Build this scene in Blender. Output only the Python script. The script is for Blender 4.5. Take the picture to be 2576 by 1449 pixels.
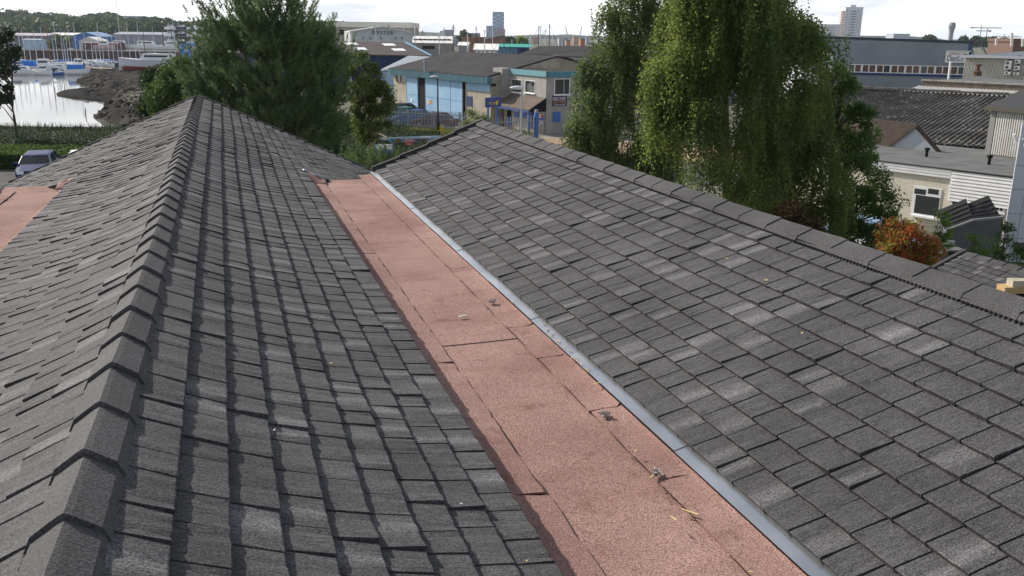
import bpy, math, random
import numpy as np
from mathutils import Vector, Matrix
random.seed(7); RNG = np.random.default_rng(7)
for o in list(bpy.data.objects): bpy.data.objects.remove(o)
sc = bpy.context.scene
COL = sc.collection

# ---------------------------------------------------------------- camera
FPX = 887.0; RHO = 0.0122; HV = 36.5; YAW = math.radians(17.86); CAMZ = 8.2
PITCH = math.atan((288 - HV) * math.cos(RHO) / FPX)
def _v(*a): return np.array(a, float)
FH = _v(math.sin(YAW), math.cos(YAW), 0); RH = _v(math.cos(YAW), -math.sin(YAW), 0); ZH = _v(0, 0, 1)
FW = FH * math.cos(PITCH) - ZH * math.sin(PITCH); UP0 = FH * math.sin(PITCH) + ZH * math.cos(PITCH)
RP = math.cos(RHO) * RH + math.sin(RHO) * UP0; UPP = math.cos(RHO) * UP0 - math.sin(RHO) * RH
CAM = _v(0, 0, CAMZ)
cd = bpy.data.cameras.new('camera'); cam = bpy.data.objects.new('camera', cd); COL.objects.link(cam)
cd.sensor_fit = 'HORIZONTAL'; cd.sensor_width = 36.0; cd.lens = FPX / 1024 * 36.0
cd.clip_start = 0.1; cd.clip_end = 12000
cam.matrix_world = Matrix(((RP[0], UPP[0], -FW[0], 0), (RP[1], UPP[1], -FW[1], 0), (RP[2], UPP[2], -FW[2], CAMZ), (0, 0, 0, 1)))
sc.camera = cam
sc.render.resolution_x = 1024; sc.render.resolution_y = 576

# ---------------------------------------------------------------- sky, sun, exposure
SUN_AZ = math.radians(-36)      # measured from +Y, negative = towards -X (left of the ridges)
SUN_EL = math.radians(34)
w = bpy.data.worlds.new('World'); sc.world = w; w.use_nodes = True
nt = w.node_tree; nt.nodes.clear()
out = nt.nodes.new('ShaderNodeOutputWorld'); bg = nt.nodes.new('ShaderNodeBackground')
sky = nt.nodes.new('ShaderNodeTexSky'); sky.sky_type = 'NISHITA'; sky.sun_disc = False
sky.sun_elevation = SUN_EL; sky.sun_rotation = SUN_AZ
sky.air_density = 1.0; sky.dust_density = 3.0; sky.ozone_density = 1.0; sky.altitude = 10
tc = nt.nodes.new('ShaderNodeTexCoord'); mp = nt.nodes.new('ShaderNodeMapping')
mp.inputs['Scale'].default_value = (2.2, 2.2, 14.0)
nz = nt.nodes.new('ShaderNodeTexNoise'); nz.inputs['Scale'].default_value = 3.0; nz.inputs['Detail'].default_value = 7; nz.inputs['Roughness'].default_value = 0.6
rp = nt.nodes.new('ShaderNodeValToRGB')                 # tone of the thin cloud
rp.color_ramp.elements[0].position = 0.36; rp.color_ramp.elements[0].color = (8.5, 8.9, 9.6, 1)
rp.color_ramp.elements[1].position = 0.62; rp.color_ramp.elements[1].color = (15.5, 15.5, 15.6, 1)
sx = nt.nodes.new('ShaderNodeSeparateXYZ'); hz = nt.nodes.new('ShaderNodeMapRange')   # hazy cloud low down, thinning upwards
hz.interpolation_type = 'SMOOTHSTEP'
hz.inputs['From Min'].default_value = 0.02; hz.inputs['From Max'].default_value = 0.42; hz.inputs['To Min'].default_value = 0.94; hz.inputs['To Max'].default_value = 0.14
mx = nt.nodes.new('ShaderNodeMixRGB')
L = nt.links.new
L(tc.outputs['Generated'], mp.inputs['Vector']); L(mp.outputs['Vector'], nz.inputs['Vector'])
L(tc.outputs['Generated'], sx.inputs[0]); L(sx.outputs['Z'], hz.inputs['Value']); L(hz.outputs[0], mx.inputs['Fac'])
L(nz.outputs['Fac'], rp.inputs['Fac']); L(rp.outputs['Color'], mx.inputs['Color2'])
L(sky.outputs['Color'], mx.inputs['Color1']); L(mx.outputs['Color'], bg.inputs['Color'])
bg.inputs['Strength'].default_value = 0.085
L(bg.outputs['Background'], out.inputs['Surface'])
sl = bpy.data.lights.new('sun', 'SUN'); sl.energy = 4.2; sl.angle = math.radians(0.6); sl.color = (1.0, 0.945, 0.87)
so = bpy.data.objects.new('sun', sl); COL.objects.link(so)
sd = Vector((math.sin(SUN_AZ) * math.cos(SUN_EL), math.cos(SUN_AZ) * math.cos(SUN_EL), math.sin(SUN_EL)))
so.rotation_euler = sd.to_track_quat('Z', 'Y').to_euler(); so.location = (0, 0, 60)
sc.view_settings.view_transform = 'Standard'; sc.view_settings.look = 'None'
sc.view_settings.exposure = 0.35; sc.view_settings.gamma = 1.0
sc.view_settings.use_curve_mapping = False

# ---------------------------------------------------------------- pixel helpers (photograph at 2576 px width)
PX = 2576 / 1024.0
def ray(x, y):
    return (x / PX - 512) / FPX * RP + FW - (y / PX - 288) / FPX * UPP
def W(x, y, D):                  # point on the pixel's ray at horizontal forward distance D
    d = ray(x, y); return CAM + d * (D / (d @ FH))
def G(x, y, Z=0.0):              # point where the pixel's ray meets the level Z
    d = ray(x, y); return CAM + d * ((Z - CAMZ) / d[2])
def Dof(P): return float((np.asarray(P) - CAM) @ FH)
def proj(P):
    P = np.asarray(P, float) - CAM; d = P @ FW
    return np.stack([512 + FPX * (P @ RP) / d, 288 - FPX * (P @ UPP) / d], -1), d
def flat(P, z=0.0): return _v(P[0], P[1], z)
def unit(a): return a / np.linalg.norm(a)

# ---------------------------------------------------------------- materials
MATS = {}
def mat(name, c, c2=None, scale=6.0, rough=0.8, metal=0.0, bump=0.0, bscale=60.0, spec=None, stretch=None, lo=0.35, hi=0.65, detail=4):
    if name in MATS: return MATS[name]
    m = bpy.data.materials.new(name); m.use_nodes = True; n = m.node_tree; b = n.nodes['Principled BSDF']
    b.inputs['Roughness'].default_value = rough; b.inputs['Metallic'].default_value = metal
    b.inputs['Specular IOR Level'].default_value = spec if spec is not None else (0.5 if rough < 0.6 else 0.12)
    b.inputs['Base Color'].default_value = (*c, 1)
    if c2 is not None or bump:
        g = n.nodes.new('ShaderNodeNewGeometry'); src = g.outputs['Position']
        if stretch:
            q = n.nodes.new('ShaderNodeMapping'); q.inputs['Scale'].default_value = stretch
            n.links.new(src, q.inputs['Vector']); src = q.outputs['Vector']
    if c2 is not None:
        t = n.nodes.new('ShaderNodeTexNoise'); t.inputs['Scale'].default_value = scale; t.inputs['Detail'].default_value = detail
        r = n.nodes.new('ShaderNodeValToRGB'); e = r.color_ramp.elements
        e[0].position = lo; e[0].color = (*c, 1); e[1].position = hi; e[1].color = (*c2, 1)
        n.links.new(src, t.inputs['Vector']); n.links.new(t.outputs['Fac'], r.inputs['Fac']); n.links.new(r.outputs['Color'], b.inputs['Base Color'])
    if bump:
        t2 = n.nodes.new('ShaderNodeTexNoise'); t2.inputs['Scale'].default_value = bscale; t2.inputs['Detail'].default_value = 3
        bu = n.nodes.new('ShaderNodeBump'); bu.inputs['Strength'].default_value = bump; bu.inputs['Distance'].default_value = 0.02
        n.links.new(src, t2.inputs['Vector']); n.links.new(t2.outputs['Fac'], bu.inputs['Height']); n.links.new(bu.outputs['Normal'], b.inputs['Normal'])
    MATS[name] = m; return m

def leaf_mat(name, c1, c2, trans=0.35, scale=1.5, spec=0.12):
    if name in MATS: return MATS[name]
    m = bpy.data.materials.new(name); m.use_nodes = True; n = m.node_tree; b = n.nodes['Principled BSDF']
    b.inputs['Roughness'].default_value = 0.6; b.inputs['Specular IOR Level'].default_value = spec
    g = n.nodes.new('ShaderNodeNewGeometry')
    t = n.nodes.new('ShaderNodeTexNoise'); t.inputs['Scale'].default_value = scale; t.inputs['Detail'].default_value = 5
    r = n.nodes.new('ShaderNodeValToRGB'); e = r.color_ramp.elements
    e[0].position = 0.33; e[0].color = (*c1, 1); e[1].position = 0.67; e[1].color = (*c2, 1)
    n.links.new(g.outputs['Position'], t.inputs['Vector'])
    mixr = n.nodes.new('ShaderNodeMath'); mixr.operation = 'MULTIPLY_ADD'; mixr.inputs[1].default_value = 0.35; 
    n.links.new(g.outputs['Random Per Island'], mixr.inputs[0]); 
    sub = n.nodes.new('ShaderNodeMath'); sub.operation = 'SUBTRACT'; sub.inputs[1].default_value = 0.175
    n.links.new(t.outputs['Fac'], sub.inputs[0]); n.links.new(sub.outputs[0], mixr.inputs[2])
    n.links.new(mixr.outputs[0], r.inputs['Fac']); n.links.new(r.outputs['Color'], b.inputs['Base Color'])
    tr = n.nodes.new('ShaderNodeBsdfTranslucent'); ms = n.nodes.new('ShaderNodeMixShader'); ms.inputs['Fac'].default_value = trans
    hs = n.nodes.new('ShaderNodeHueSaturation'); hs.inputs['Value'].default_value = 2.0; hs.inputs['Hue'].default_value = 0.485
    n.links.new(r.outputs['Color'], hs.inputs['Color']); n.links.new(hs.outputs['Color'], tr.inputs['Color'])
    o = n.nodes['Material Output']
    n.links.new(b.outputs['BSDF'], ms.inputs[1]); n.links.new(tr.outputs['BSDF'], ms.inputs[2]); n.links.new(ms.outputs['Shader'], o.inputs['Surface'])
    MATS[name] = m; return m

# ---------------------------------------------------------------- mesh helpers
class MB:
    def __init__(s): s.v = []; s.f = []
    def add(s, vs, fs):
        k = len(s.v); s.v += [tuple(map(float, p)) for p in vs]; s.f += [tuple(i + k for i in f) for f in fs]; return s
    def box(s, c, sz, rz=0.0, M=None):
        hx, hy, hz = sz[0] / 2, sz[1] / 2, sz[2] / 2; cs, sn = math.cos(rz), math.sin(rz); vs = []
        for dz in (-hz, hz):
            for dx, dy in ((-hx, -hy), (hx, -hy), (hx, hy), (-hx, hy)):
                p = (c[0] + dx * cs - dy * sn, c[1] + dx * sn + dy * cs, c[2] + dz)
                if M is not None: p = tuple(M @ Vector(p))
                vs.append(p)
        return s.add(vs, [(3, 2, 1, 0), (4, 5, 6, 7), (0, 1, 5, 4), (1, 2, 6, 5), (2, 3, 7, 6), (3, 0, 4, 7)])
    def hexa(s, p8):             # bottom 4 (ccw from above), top 4
        return s.add(p8, [(3, 2, 1, 0), (4, 5, 6, 7), (0, 1, 5, 4), (1, 2, 6, 5), (2, 3, 7, 6), (3, 0, 4, 7)])
    def prism(s, poly, dvec):    # polygon (3D points) extruded by dvec
        n = len(poly); a = [np.asarray(p, float) for p in poly]; b = [p + np.asarray(dvec, float) for p in a]
        return s.add(a + b, [tuple(range(n - 1, -1, -1)), tuple(range(n, 2 * n))] + [(i, (i + 1) % n, n + (i + 1) % n, n + i) for i in range(n)])
    def tube(s, pts, rad, n=6, cap=True):
        pts = [np.asarray(p, float) for p in pts]; m = len(pts)
        if not hasattr(rad, '__len__'): rad = [rad] * m
        vs = []; fs = []
        for i, p in enumerate(pts):
            t = unit(pts[min(i + 1, m - 1)] - pts[max(i - 1, 0)] + 1e-9)
            a = np.cross(t, (0, 0, 1)); a = np.cross(t, (1, 0, 0)) if np.linalg.norm(a) < 0.05 else a; a = unit(a); b = np.cross(t, a)
            for k in range(n):
                an = 2 * math.pi * k / n; vs.append(p + rad[i] * (math.cos(an) * a + math.sin(an) * b))
        for i in range(m - 1):
            for k in range(n): fs.append((i * n + k, i * n + (k + 1) % n, (i + 1) * n + (k + 1) % n, (i + 1) * n + k))
        if cap: fs += [tuple(range(n - 1, -1, -1)), tuple((m - 1) * n + k for k in range(n))]
        return s.add(vs, fs)
    def loft(s, rings, cap=True):
        n = len(rings[0]); m = len(rings); vs = [p for r in rings for p in r]; fs = []
        for i in range(m - 1):
            for k in range(n): fs.append((i * n + k, i * n + (k + 1) % n, (i + 1) * n + (k + 1) % n, (i + 1) * n + k))
        if cap: fs += [tuple(range(n - 1, -1, -1)), tuple((m - 1) * n + k for k in range(n))]
        return s.add(vs, fs)
    def mesh(s, name, m, off=None):
        me = bpy.data.meshes.new(name)
        vs = s.v if off is None else [(p[0] - off[0], p[1] - off[1], p[2] - off[2]) for p in s.v]
        me.from_pydata(vs, [], s.f); me.validate(); me.update()
        if m: me.materials.append(m)
        return me
    def build(s, name, m, parent=None, smooth=False):
        off = ORIG.get(parent.name) if parent else None
        me = s.mesh(name, m, off)
        fixnorm(me)
        if smooth: me.polygons.foreach_set('use_smooth', [True] * len(me.polygons))
        return link(name, me, parent)
import bmesh
def fixnorm(me):
    b = bmesh.new(); b.from_mesh(me); bmesh.ops.recalc_face_normals(b, faces=b.faces); b.to_mesh(me); b.free()
ORIG = {}
def link(name, me, parent=None):
    o = bpy.data.objects.new(name, me); COL.objects.link(o)
    if parent: o.parent = parent; ORIG[o.name] = ORIG.get(parent.name)
    return o
def tag(o, label=None, cat=None, group=None, kind=None):
    if label: o['label'] = label
    if cat: o['category'] = cat
    if group: o['group'] = group
    if kind: o['kind'] = kind
    return o
def thing(name, label, cat, loc=(0, 0, 0), group=None, rz=0.0):
    o = bpy.data.objects.new(name, None); COL.objects.link(o); o.empty_display_size = 0.2
    o.location = tuple(map(float, loc)); o.rotation_euler = (0, 0, rz)
    ORIG[o.name] = tuple(map(float, loc)) if rz == 0.0 else None
    return tag(o, label, cat, group)
def lthing(name, label, cat, loc, rz, group=None):   # parts given in the thing's own frame
    o = thing(name, label, cat, loc, group, rz); ORIG[o.name] = (0, 0, 0); return o
def copy_tree(o, loc, rz, label=None, group=None):
    c = o.copy(); COL.objects.link(c); c.location = tuple(map(float, loc)); c.rotation_euler = (0, 0, rz)
    if label: c['label'] = label
    if group: c['group'] = group
    for ch in [k for k in bpy.data.objects if k.parent == o]:
        d = ch.copy(); COL.objects.link(d); d.parent = c
        for g in [k for k in bpy.data.objects if k.parent == ch]:
            e = g.copy(); COL.objects.link(e); e.parent = d
    return c
def npmesh(name, quads, m, off=None, parent=None):  # (N,k,3) array of separate polygons
    q = np.asarray(quads, np.float32); N, k, _ = q.shape
    if off is None and parent is not None: off = ORIG.get(parent.name)
    if off is not None: q = q - np.asarray(off, np.float32)
    me = bpy.data.meshes.new(name)
    me.vertices.add(N * k); me.vertices.foreach_set('co', q.reshape(-1))
    me.loops.add(N * k); me.loops.foreach_set('vertex_index', np.arange(N * k, dtype=np.int32))
    me.polygons.add(N); me.polygons.foreach_set('loop_start', np.arange(0, N * k, k, dtype=np.int32))
    me.polygons.foreach_set('loop_total', np.full(N, k, np.int32)) if hasattr(me.polygons[0], 'loop_total') else None
    me.update(calc_edges=True); me.materials.append(m)
    return link(name, me, parent)
class Fr:                        # a wall's own frame: u along the wall, z up, n out towards the camera
    def __init__(s, P0, P1):
        s.o = flat(P0); s.u = unit(flat(P1) - flat(P0)); s.L = float(np.linalg.norm(flat(P1) - flat(P0)))
        n = _v(-s.u[1], s.u[0], 0); s.n = n if n @ (flat(CAM) - s.o) > 0 else -n
    def pt(s, u, z, n=0.0): return s.o + s.u * u + s.n * n + ZH * z
    def uz(s, x, y, n=0.0):
        d = ray(x, y); o = s.o + s.n * n; t = ((o - CAM) @ s.n) / (d @ s.n); p = CAM + d * t
        return float((p - s.o) @ s.u), float(p[2])
    def box(s, mb, u0, u1, z0, z1, n0, n1):
        p = [s.pt(u0, z0, n1), s.pt(u1, z0, n1), s.pt(u1, z0, n0), s.pt(u0, z0, n0)]
        return mb.hexa(p + [q + ZH * (z1 - z0) for q in p])
    def pxbox(s, mb, x0, y0, x1, y1, n0, n1):
        ua, za = s.uz(x0, y0, n1); ub, zb = s.uz(x1, y1, n1)
        uc, zc = s.uz(x0, y1, n1); ud, zd = s.uz(x1, y0, n1)
        return s.box(mb, min((ua + uc) / 2, (ub + ud) / 2), max((ua + uc) / 2, (ub + ud) / 2), (zb + zc) / 2, (za + zd) / 2, n0, n1)
    def pxr(s, x0, y0, x1, y1, n=0.0):
        ua, za = s.uz(x0, y0, n); ub, zb = s.uz(x1, y1, n); uc, zc = s.uz(x0, y1, n); ud, zd = s.uz(x1, y0, n)
        return (ua + uc) / 2, (ub + ud) / 2, (zb + zc) / 2, (za + zd) / 2
def text_mesh(body, size, m, parent, M, name='lettering', extrude=0.004, width=None):
    cu = bpy.data.curves.new('t', 'FONT'); cu.body = body; cu.size = size; cu.extrude = extrude; cu.align_x = 'CENTER'; cu.align_y = 'CENTER'
    cu.resolution_u = 3
    to = bpy.data.objects.new('t', cu); COL.objects.link(to)
    dg = bpy.context.evaluated_depsgraph_get(); dg.update()
    me = bpy.data.meshes.new_from_object(to.evaluated_get(dg)); bpy.data.objects.remove(to); 
    if width:
        xs = [v.co.x for v in me.vertices]; k = width / max(1e-6, max(xs) - min(xs))
        for v in me.vertices: v.co.x *= k
    me.name = name; me.materials.clear(); me.materials.append(m)
    me.transform(M)
    off = ORIG.get(parent.name) if parent else None
    if off: me.transform(Matrix.Translation((-off[0], -off[1], -off[2])))
    return link(name, me, parent)
def frM(fr, u, z, n):            # text matrix on a wall frame (reads left to right seen from the camera)
    p = fr.pt(u, z, n); ux = fr.u if (np.cross(fr.u, ZH) @ fr.n) > 0 else -fr.u
    return Matrix(((ux[0], 0, fr.n[0], p[0]), (ux[1], 0, fr.n[1], p[1]), (0, 1, fr.n[2], p[2]), (0, 0, 0, 1)))
# ================================================================ SETTING: ground, water
WATERZ = -3.0
def shore(r, D):                 # ground level from lateral offset r (right +) and forward distance D
    return 0.0
gm = mat('ground_mat', (0.16, 0.15, 0.13), (0.09, 0.10, 0.06), scale=0.25, rough=0.95, bump=0.4, bscale=3, spec=0.1)
_n = gm.node_tree; _b = _n.nodes['Principled BSDF']; _src = _b.inputs['Base Color'].links[0].from_socket      # bare mud and rubble below the bank top
_g = _n.nodes.new('ShaderNodeNewGeometry'); _s = _n.nodes.new('ShaderNodeSeparateXYZ'); _m = _n.nodes.new('ShaderNodeMapRange'); _m.inputs['From Min'].default_value = -0.15; _m.inputs['From Max'].default_value = -0.8
_t = _n.nodes.new('ShaderNodeTexNoise'); _t.inputs['Scale'].default_value = 0.35; _t.inputs['Detail'].default_value = 6
_r = _n.nodes.new('ShaderNodeValToRGB'); _r.color_ramp.elements[0].position = .38; _r.color_ramp.elements[0].color = (.006, .0055, .0045, 1); _r.color_ramp.elements[1].position = .66; _r.color_ramp.elements[1].color = (.030, .025, .020, 1)
_x = _n.nodes.new('ShaderNodeMixRGB'); _n.links.new(_g.outputs['Position'], _s.inputs[0]); _n.links.new(_s.outputs['Z'], _m.inputs['Value']); _n.links.new(_g.outputs['Position'], _t.inputs['Vector']); _n.links.new(_t.outputs['Fac'], _r.inputs['Fac'])
_n.links.new(_m.outputs[0], _x.inputs['Fac']); _n.links.new(_src, _x.inputs['Color1']); _n.links.new(_r.outputs['Color'], _x.inputs['Color2']); _n.links.new(_x.outputs['Color'], _b.inputs['Base Color'])
def GP(r, D, z): return flat(CAM) + RH * r + FH * D + ZH * z
# the ground is one sheet: level 0 round the buildings, falling to a bed under the creek on the left, up again beyond the quay
rs = np.concatenate([np.linspace(-3200, -200, 15), np.linspace(-170, -8, 110), np.linspace(-4, 60, 17), np.linspace(90, 3200, 15)])
ds = np.concatenate([np.linspace(-60, 60, 13), np.linspace(64, 270, 100), np.linspace(276, 400, 20), np.linspace(430, 1000, 12), np.linspace(1300, 4600, 7)])
def sstep(a, b, x):
    t = min(1, max(0, (x - a) / (b - a))); return t * t * (3 - 2 * t)
SHORE = [(74, -30), (105, -44), (112, -48), (123, -56), (140, -61), (148, -65), (160, -70), (184, -84), (205, -98), (240, -112), (262, -112), (300, -105), (381, -95), (400, -95)]   # (D, r): the creek's right bank
def bank_r(D):
    for (d0, r0), (d1, r1) in zip(SHORE, SHORE[1:]):
        if D <= d1: return r0 + (r1 - r0) * max(0, (D - d0) / (d1 - d0))
    return SHORE[-1][1]
def gz(r, D):
    if D < 70 or D > 381: 
        z = 0.0
        
        return z
    br = bank_r(D)
    cut = sstep(br + 7, br - 5, r)                      # 1 = in the creek
    near = sstep(78, 92, D)
    z = -4.6 * cut * near
    # the right bank is a slope of rubble from about -1.5
    land = -1.7 * sstep(110, 200, D) * sstep(-35, -70, r) * (1 - sstep(330, 380, D))
    return z if cut > 0.99 else z * cut + land * (1 - cut)
mb = MB(); nr, nd = len(rs), len(ds)
for d in ds:
    for r in rs:
        z = gz(r, d); z += (random.uniform(-.3, .3) + .35 * math.sin(r * .8 + d * .31) * math.sin(d * .47 - r * .2) if -3.4 < z < -.2 and d < 275 else 0); mb.v.append(tuple(GP(r, d, z)))
for i in range(nd - 1):
    for j in range(nr - 1): mb.f.append((i * nr + j, i * nr + j + 1, (i + 1) * nr + j + 1, (i + 1) * nr + j))
tag(mb.build('ground', gm), kind='structure')
wm = bpy.data.materials.new('water_mat'); wm.use_nodes = True; b = wm.node_tree.nodes['Principled BSDF']
b.inputs['Base Color'].default_value = (0.20, 0.205, 0.19, 1); b.inputs['Roughness'].default_value = 0.05; b.inputs['IOR'].default_value = 1.33
g = wm.node_tree.nodes.new('ShaderNodeNewGeometry'); t = wm.node_tree.nodes.new('ShaderNodeTexNoise'); t.inputs['Scale'].default_value = 1.2; t.inputs['Detail'].default_value = 3
bu = wm.node_tree.nodes.new('ShaderNodeBump'); bu.inputs['Strength'].default_value = 0.06; bu.inputs['Distance'].default_value = 0.05
wm.node_tree.links.new(g.outputs['Position'], t.inputs['Vector']); wm.node_tree.links.new(t.outputs['Fac'], bu.inputs['Height']); wm.node_tree.links.new(bu.outputs['Normal'], b.inputs['Normal'])
mb = MB(); mb.add([GP(-700, 74, WATERZ), GP(-20, 74, WATERZ), GP(-20, 381, WATERZ), GP(-700, 381, WATERZ)], [(0, 1, 2, 3)])
tag(mb.build('water', wm), kind='structure')
asph = mat('asphalt', (0.06, 0.06, 0.062), (0.10, 0.098, 0.095), scale=1.2, rough=0.9, bump=0.3, bscale=40)
def sheet(name, pts, m, z):
    return tag(MB().add([flat(p, z) for p in pts], [tuple(range(len(pts)))]).build(name, m), kind='structure')
sheet('car_park', [GP(-30, 20, 0), GP(-4, 20, 0), GP(-6, 53, 0), GP(-34, 53, 0)], asph, 0.004)
sheet('road', [GP(-8, 54, 0), GP(60, 44, 0), GP(60, 58, 0), GP(-8, 66, 0)], asph, 0.008)
sheet('yard', [GP(-14, 77, 0), GP(16, 70, 0), GP(16, 108, 0), GP(-14, 108, 0)], mat('concrete_yard', (0.30, 0.27, 0.23), (0.22, 0.20, 0.17), scale=0.4, rough=0.9), 0.004)
sheet('pavement', [GP(-2, 66.2, 0), GP(22, 58.5, 0), GP(22, 70, 0), GP(-2, 76, 0)], mat('tan_gravel', (0.34, 0.24, 0.16), (0.26, 0.19, 0.13), scale=1.5, rough=0.95), 0.012)

# ================================================================ THE TILED ROOFS
COURSE = 0.187
tile_m = bpy.data.materials.new('granule_tile'); tile_m.use_nodes = True
def granule(m, c, light, ribs=True, grain=1.0):
    n = m.node_tree; b = n.nodes['Principled BSDF']; b.inputs['Roughness'].default_value = 0.85; b.inputs['Specular IOR Level'].default_value = 0.28
    g = n.nodes.new('ShaderNodeNewGeometry'); at = n.nodes.new('ShaderNodeAttribute'); at.attribute_name = 'tone'
    n1 = n.nodes.new('ShaderNodeTexNoise'); n1.inputs['Scale'].default_value = 125; n1.inputs['Detail'].default_value = 2
    n2 = n.nodes.new('ShaderNodeTexNoise'); n2.inputs['Scale'].default_value = 1.7; n2.inputs['Detail'].default_value = 3
    mp = n.nodes.new('ShaderNodeMapping'); mp.inputs['Scale'].default_value = (18, 130, 18)
    n3 = n.nodes.new('ShaderNodeTexNoise'); n3.inputs['Scale'].default_value = 1.0; n3.inputs['Detail'].default_value = 2
    lk = n.links.new
    for q in (n1, n2): lk(g.outputs['Position'], q.inputs['Vector'])
    lk(g.outputs['Position'], mp.inputs['Vector']); lk(mp.outputs['Vector'], n3.inputs['Vector'])
    base = n.nodes.new('ShaderNodeMixRGB'); base.inputs['Color1'].default_value = (*c, 1); base.inputs['Color2'].default_value = (*light, 1)
    lk(at.outputs['Fac'], base.inputs['Fac'])
    r1 = n.nodes.new('ShaderNodeMapRange'); r1.inputs['From Min'].default_value = 0.30; r1.inputs['From Max'].default_value = 0.70
    r1.inputs['To Min'].default_value = 1 - 0.62 * grain; r1.inputs['To Max'].default_value = 1 + 0.62 * grain
    lk(n1.outputs['Fac'], r1.inputs['Value'])
    r2 = n.nodes.new('ShaderNodeMapRange'); r2.inputs['From Min'].default_value = 0.3; r2.inputs['From Max'].default_value = 0.7; r2.inputs['To Min'].default_value = 0.76; r2.inputs['To Max'].default_value = 1.26
    lk(n2.outputs['Fac'], r2.inputs['Value'])
    mm = n.nodes.new('ShaderNodeMath'); mm.operation = 'MULTIPLY'; lk(r1.outputs[0], mm.inputs[0]); lk(r2.outputs[0], mm.inputs[1])
    if ribs:
        r3 = n.nodes.new('ShaderNodeMapRange'); r3.inputs['From Min'].default_value = 0.3; r3.inputs['From Max'].default_value = 0.7; r3.inputs['To Min'].default_value = 0.72; r3.inputs['To Max'].default_value = 1.22
        lk(n3.outputs['Fac'], r3.inputs['Value']); m2 = n.nodes.new('ShaderNodeMath'); m2.operation = 'MULTIPLY'
        lk(mm.outputs[0], m2.inputs[0]); lk(r3.outputs[0], m2.inputs[1]); mm = m2
    vm = n.nodes.new('ShaderNodeVectorMath'); vm.operation = 'SCALE'; lk(base.outputs['Color'], vm.inputs[0]); lk(mm.outputs[0], vm.inputs['Scale'])
    lk(vm.outputs['Vector'], b.inputs['Base Color'])
    bu = n.nodes.new('ShaderNodeBump'); bu.inputs['Strength'].default_value = 0.55; bu.inputs['Distance'].default_value = 0.004
    ad = n.nodes.new('ShaderNodeMath'); ad.operation = 'ADD'; lk(n1.outputs['Fac'], ad.inputs[0]); lk(n3.outputs['Fac'], ad.inputs[1])
    lk(ad.outputs[0], bu.inputs['Height']); lk(bu.outputs['Normal'], b.inputs['Normal'])
granule(tile_m, (0.0565, 0.0555, 0.0572), (0.172, 0.169, 0.172))
cap_m = bpy.data.materials.new('granule_cap'); cap_m.use_nodes = True; granule(cap_m, (0.052, 0.051, 0.052), (0.072, 0.070, 0.072), ribs=False, grain=0.8)
deck_m = mat('roof_deck', (0.02, 0.02, 0.021), rough=0.9)
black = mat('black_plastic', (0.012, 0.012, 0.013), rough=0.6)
trim_m = mat('dark_trim', (0.05, 0.05, 0.052), (0.075, 0.073, 0.07), scale=20, rough=0.8, bump=0.3, bscale=150)

# --- tile variants: local x down the slope (0..1 of a course), y along the ridge (0..1 of the width, 0 = towards the camera), z out
def tile_variant(seed, mirror, bold, light, style=0):
    r = random.Random(seed); ny = 6; vs = []; tone = []
    bumps = [r.uniform(-0.005, 0.005) for _ in range(ny)]; wob = [r.uniform(-0.007, 0.007) for _ in range(ny)]
    lift = 0.013 if bold else r.uniform(0.003, 0.0055); lip = r.uniform(0.022, 0.029)
    gap = 0.018
    if style: lip = r.uniform(0.028, 0.035); gap = 0.017
    base = r.uniform(0.0, 0.13); band0 = r.uniform(-0.1, 0.5); bandw = r.uniform(0.35, 0.6)
    def T(y):
        if not light: return base + r.uniform(-0.015, 0.015)
        return base + 0.52 * max(0.0, 1 - abs((y - band0 - bandw / 2) / (bandw * 0.62)) ** 2)
    rows = [(-0.06, 0.0), (0.45, 0.5), (0.965, 1.0), (1.0, 0.90)]
    for x, hf in rows:
        for j in range(ny):
            y = j / (ny - 1); xx = x + (wob[j] if x > 0.9 else 0)
            z = 0.003 + hf * (lip + bumps[j]) + lift * (1 - y) * (0.35 + 0.65 * min(1, max(0, x + 0.1)))
            vs.append([xx, gap + y * (1 - 2 * gap), z]); tone.append(T(y))
    nt_ = len(rows) * ny; fs = []
    for i in range(len(rows) - 1):
        for j in range(ny - 1): fs.append((i * ny + j, (i + 1) * ny + j, (i + 1) * ny + j + 1, i * ny + j + 1))
    k = len(vs)
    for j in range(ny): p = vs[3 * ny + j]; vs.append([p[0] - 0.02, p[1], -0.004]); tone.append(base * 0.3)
    for j in range(ny - 1): fs.append((3 * ny + j, k + j, k + j + 1, 3 * ny + j + 1))
    for side in (0, ny - 1):
        k2 = len(vs)
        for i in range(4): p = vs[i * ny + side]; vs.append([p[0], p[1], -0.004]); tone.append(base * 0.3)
        for i in range(3):
            q = (i * ny + side, k2 + i, k2 + i + 1, (i + 1) * ny + side); fs.append(q if side == 0 else q[::-1])
    vs = np.array(vs)
    if mirror: vs[:, 1] = 1 - vs[:, 1]; fs = [f[::-1] for f in fs]
    return vs, fs, np.array(tone)
VARS = {}
for mir in (0, 1):
    for bold in (0, 1):
        for light in (0, 1):
            for s_ in range(5):
                for sty in (0, 1): VARS[(mir, bold, light, s_, sty)] = tile_variant(s_ * 17 + bold * 5 + light * 3 + 1, mir, bold, light, sty)
VMESH = {}
def vmesh(key):
    if key not in VMESH:
        vs, fs, tn = VARS[key]; me = bpy.data.meshes.new('tile'); me.from_pydata(vs.tolist(), [], fs); me.update()
        a = me.attributes.new('tone', 'FLOAT', 'POINT'); a.data.foreach_set('value', tn.astype(np.float32)); me.materials.append(tile_m); VMESH[key] = me
    return VMESH[key]
ROWA = [0.20, 0.27, 0.18, 0.24, 0.16, 0.24]; ROWB = [0.26, 0.17, 0.23, 0.20, 0.28, 0.15]
PANEL = sum(ROWA)
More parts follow.
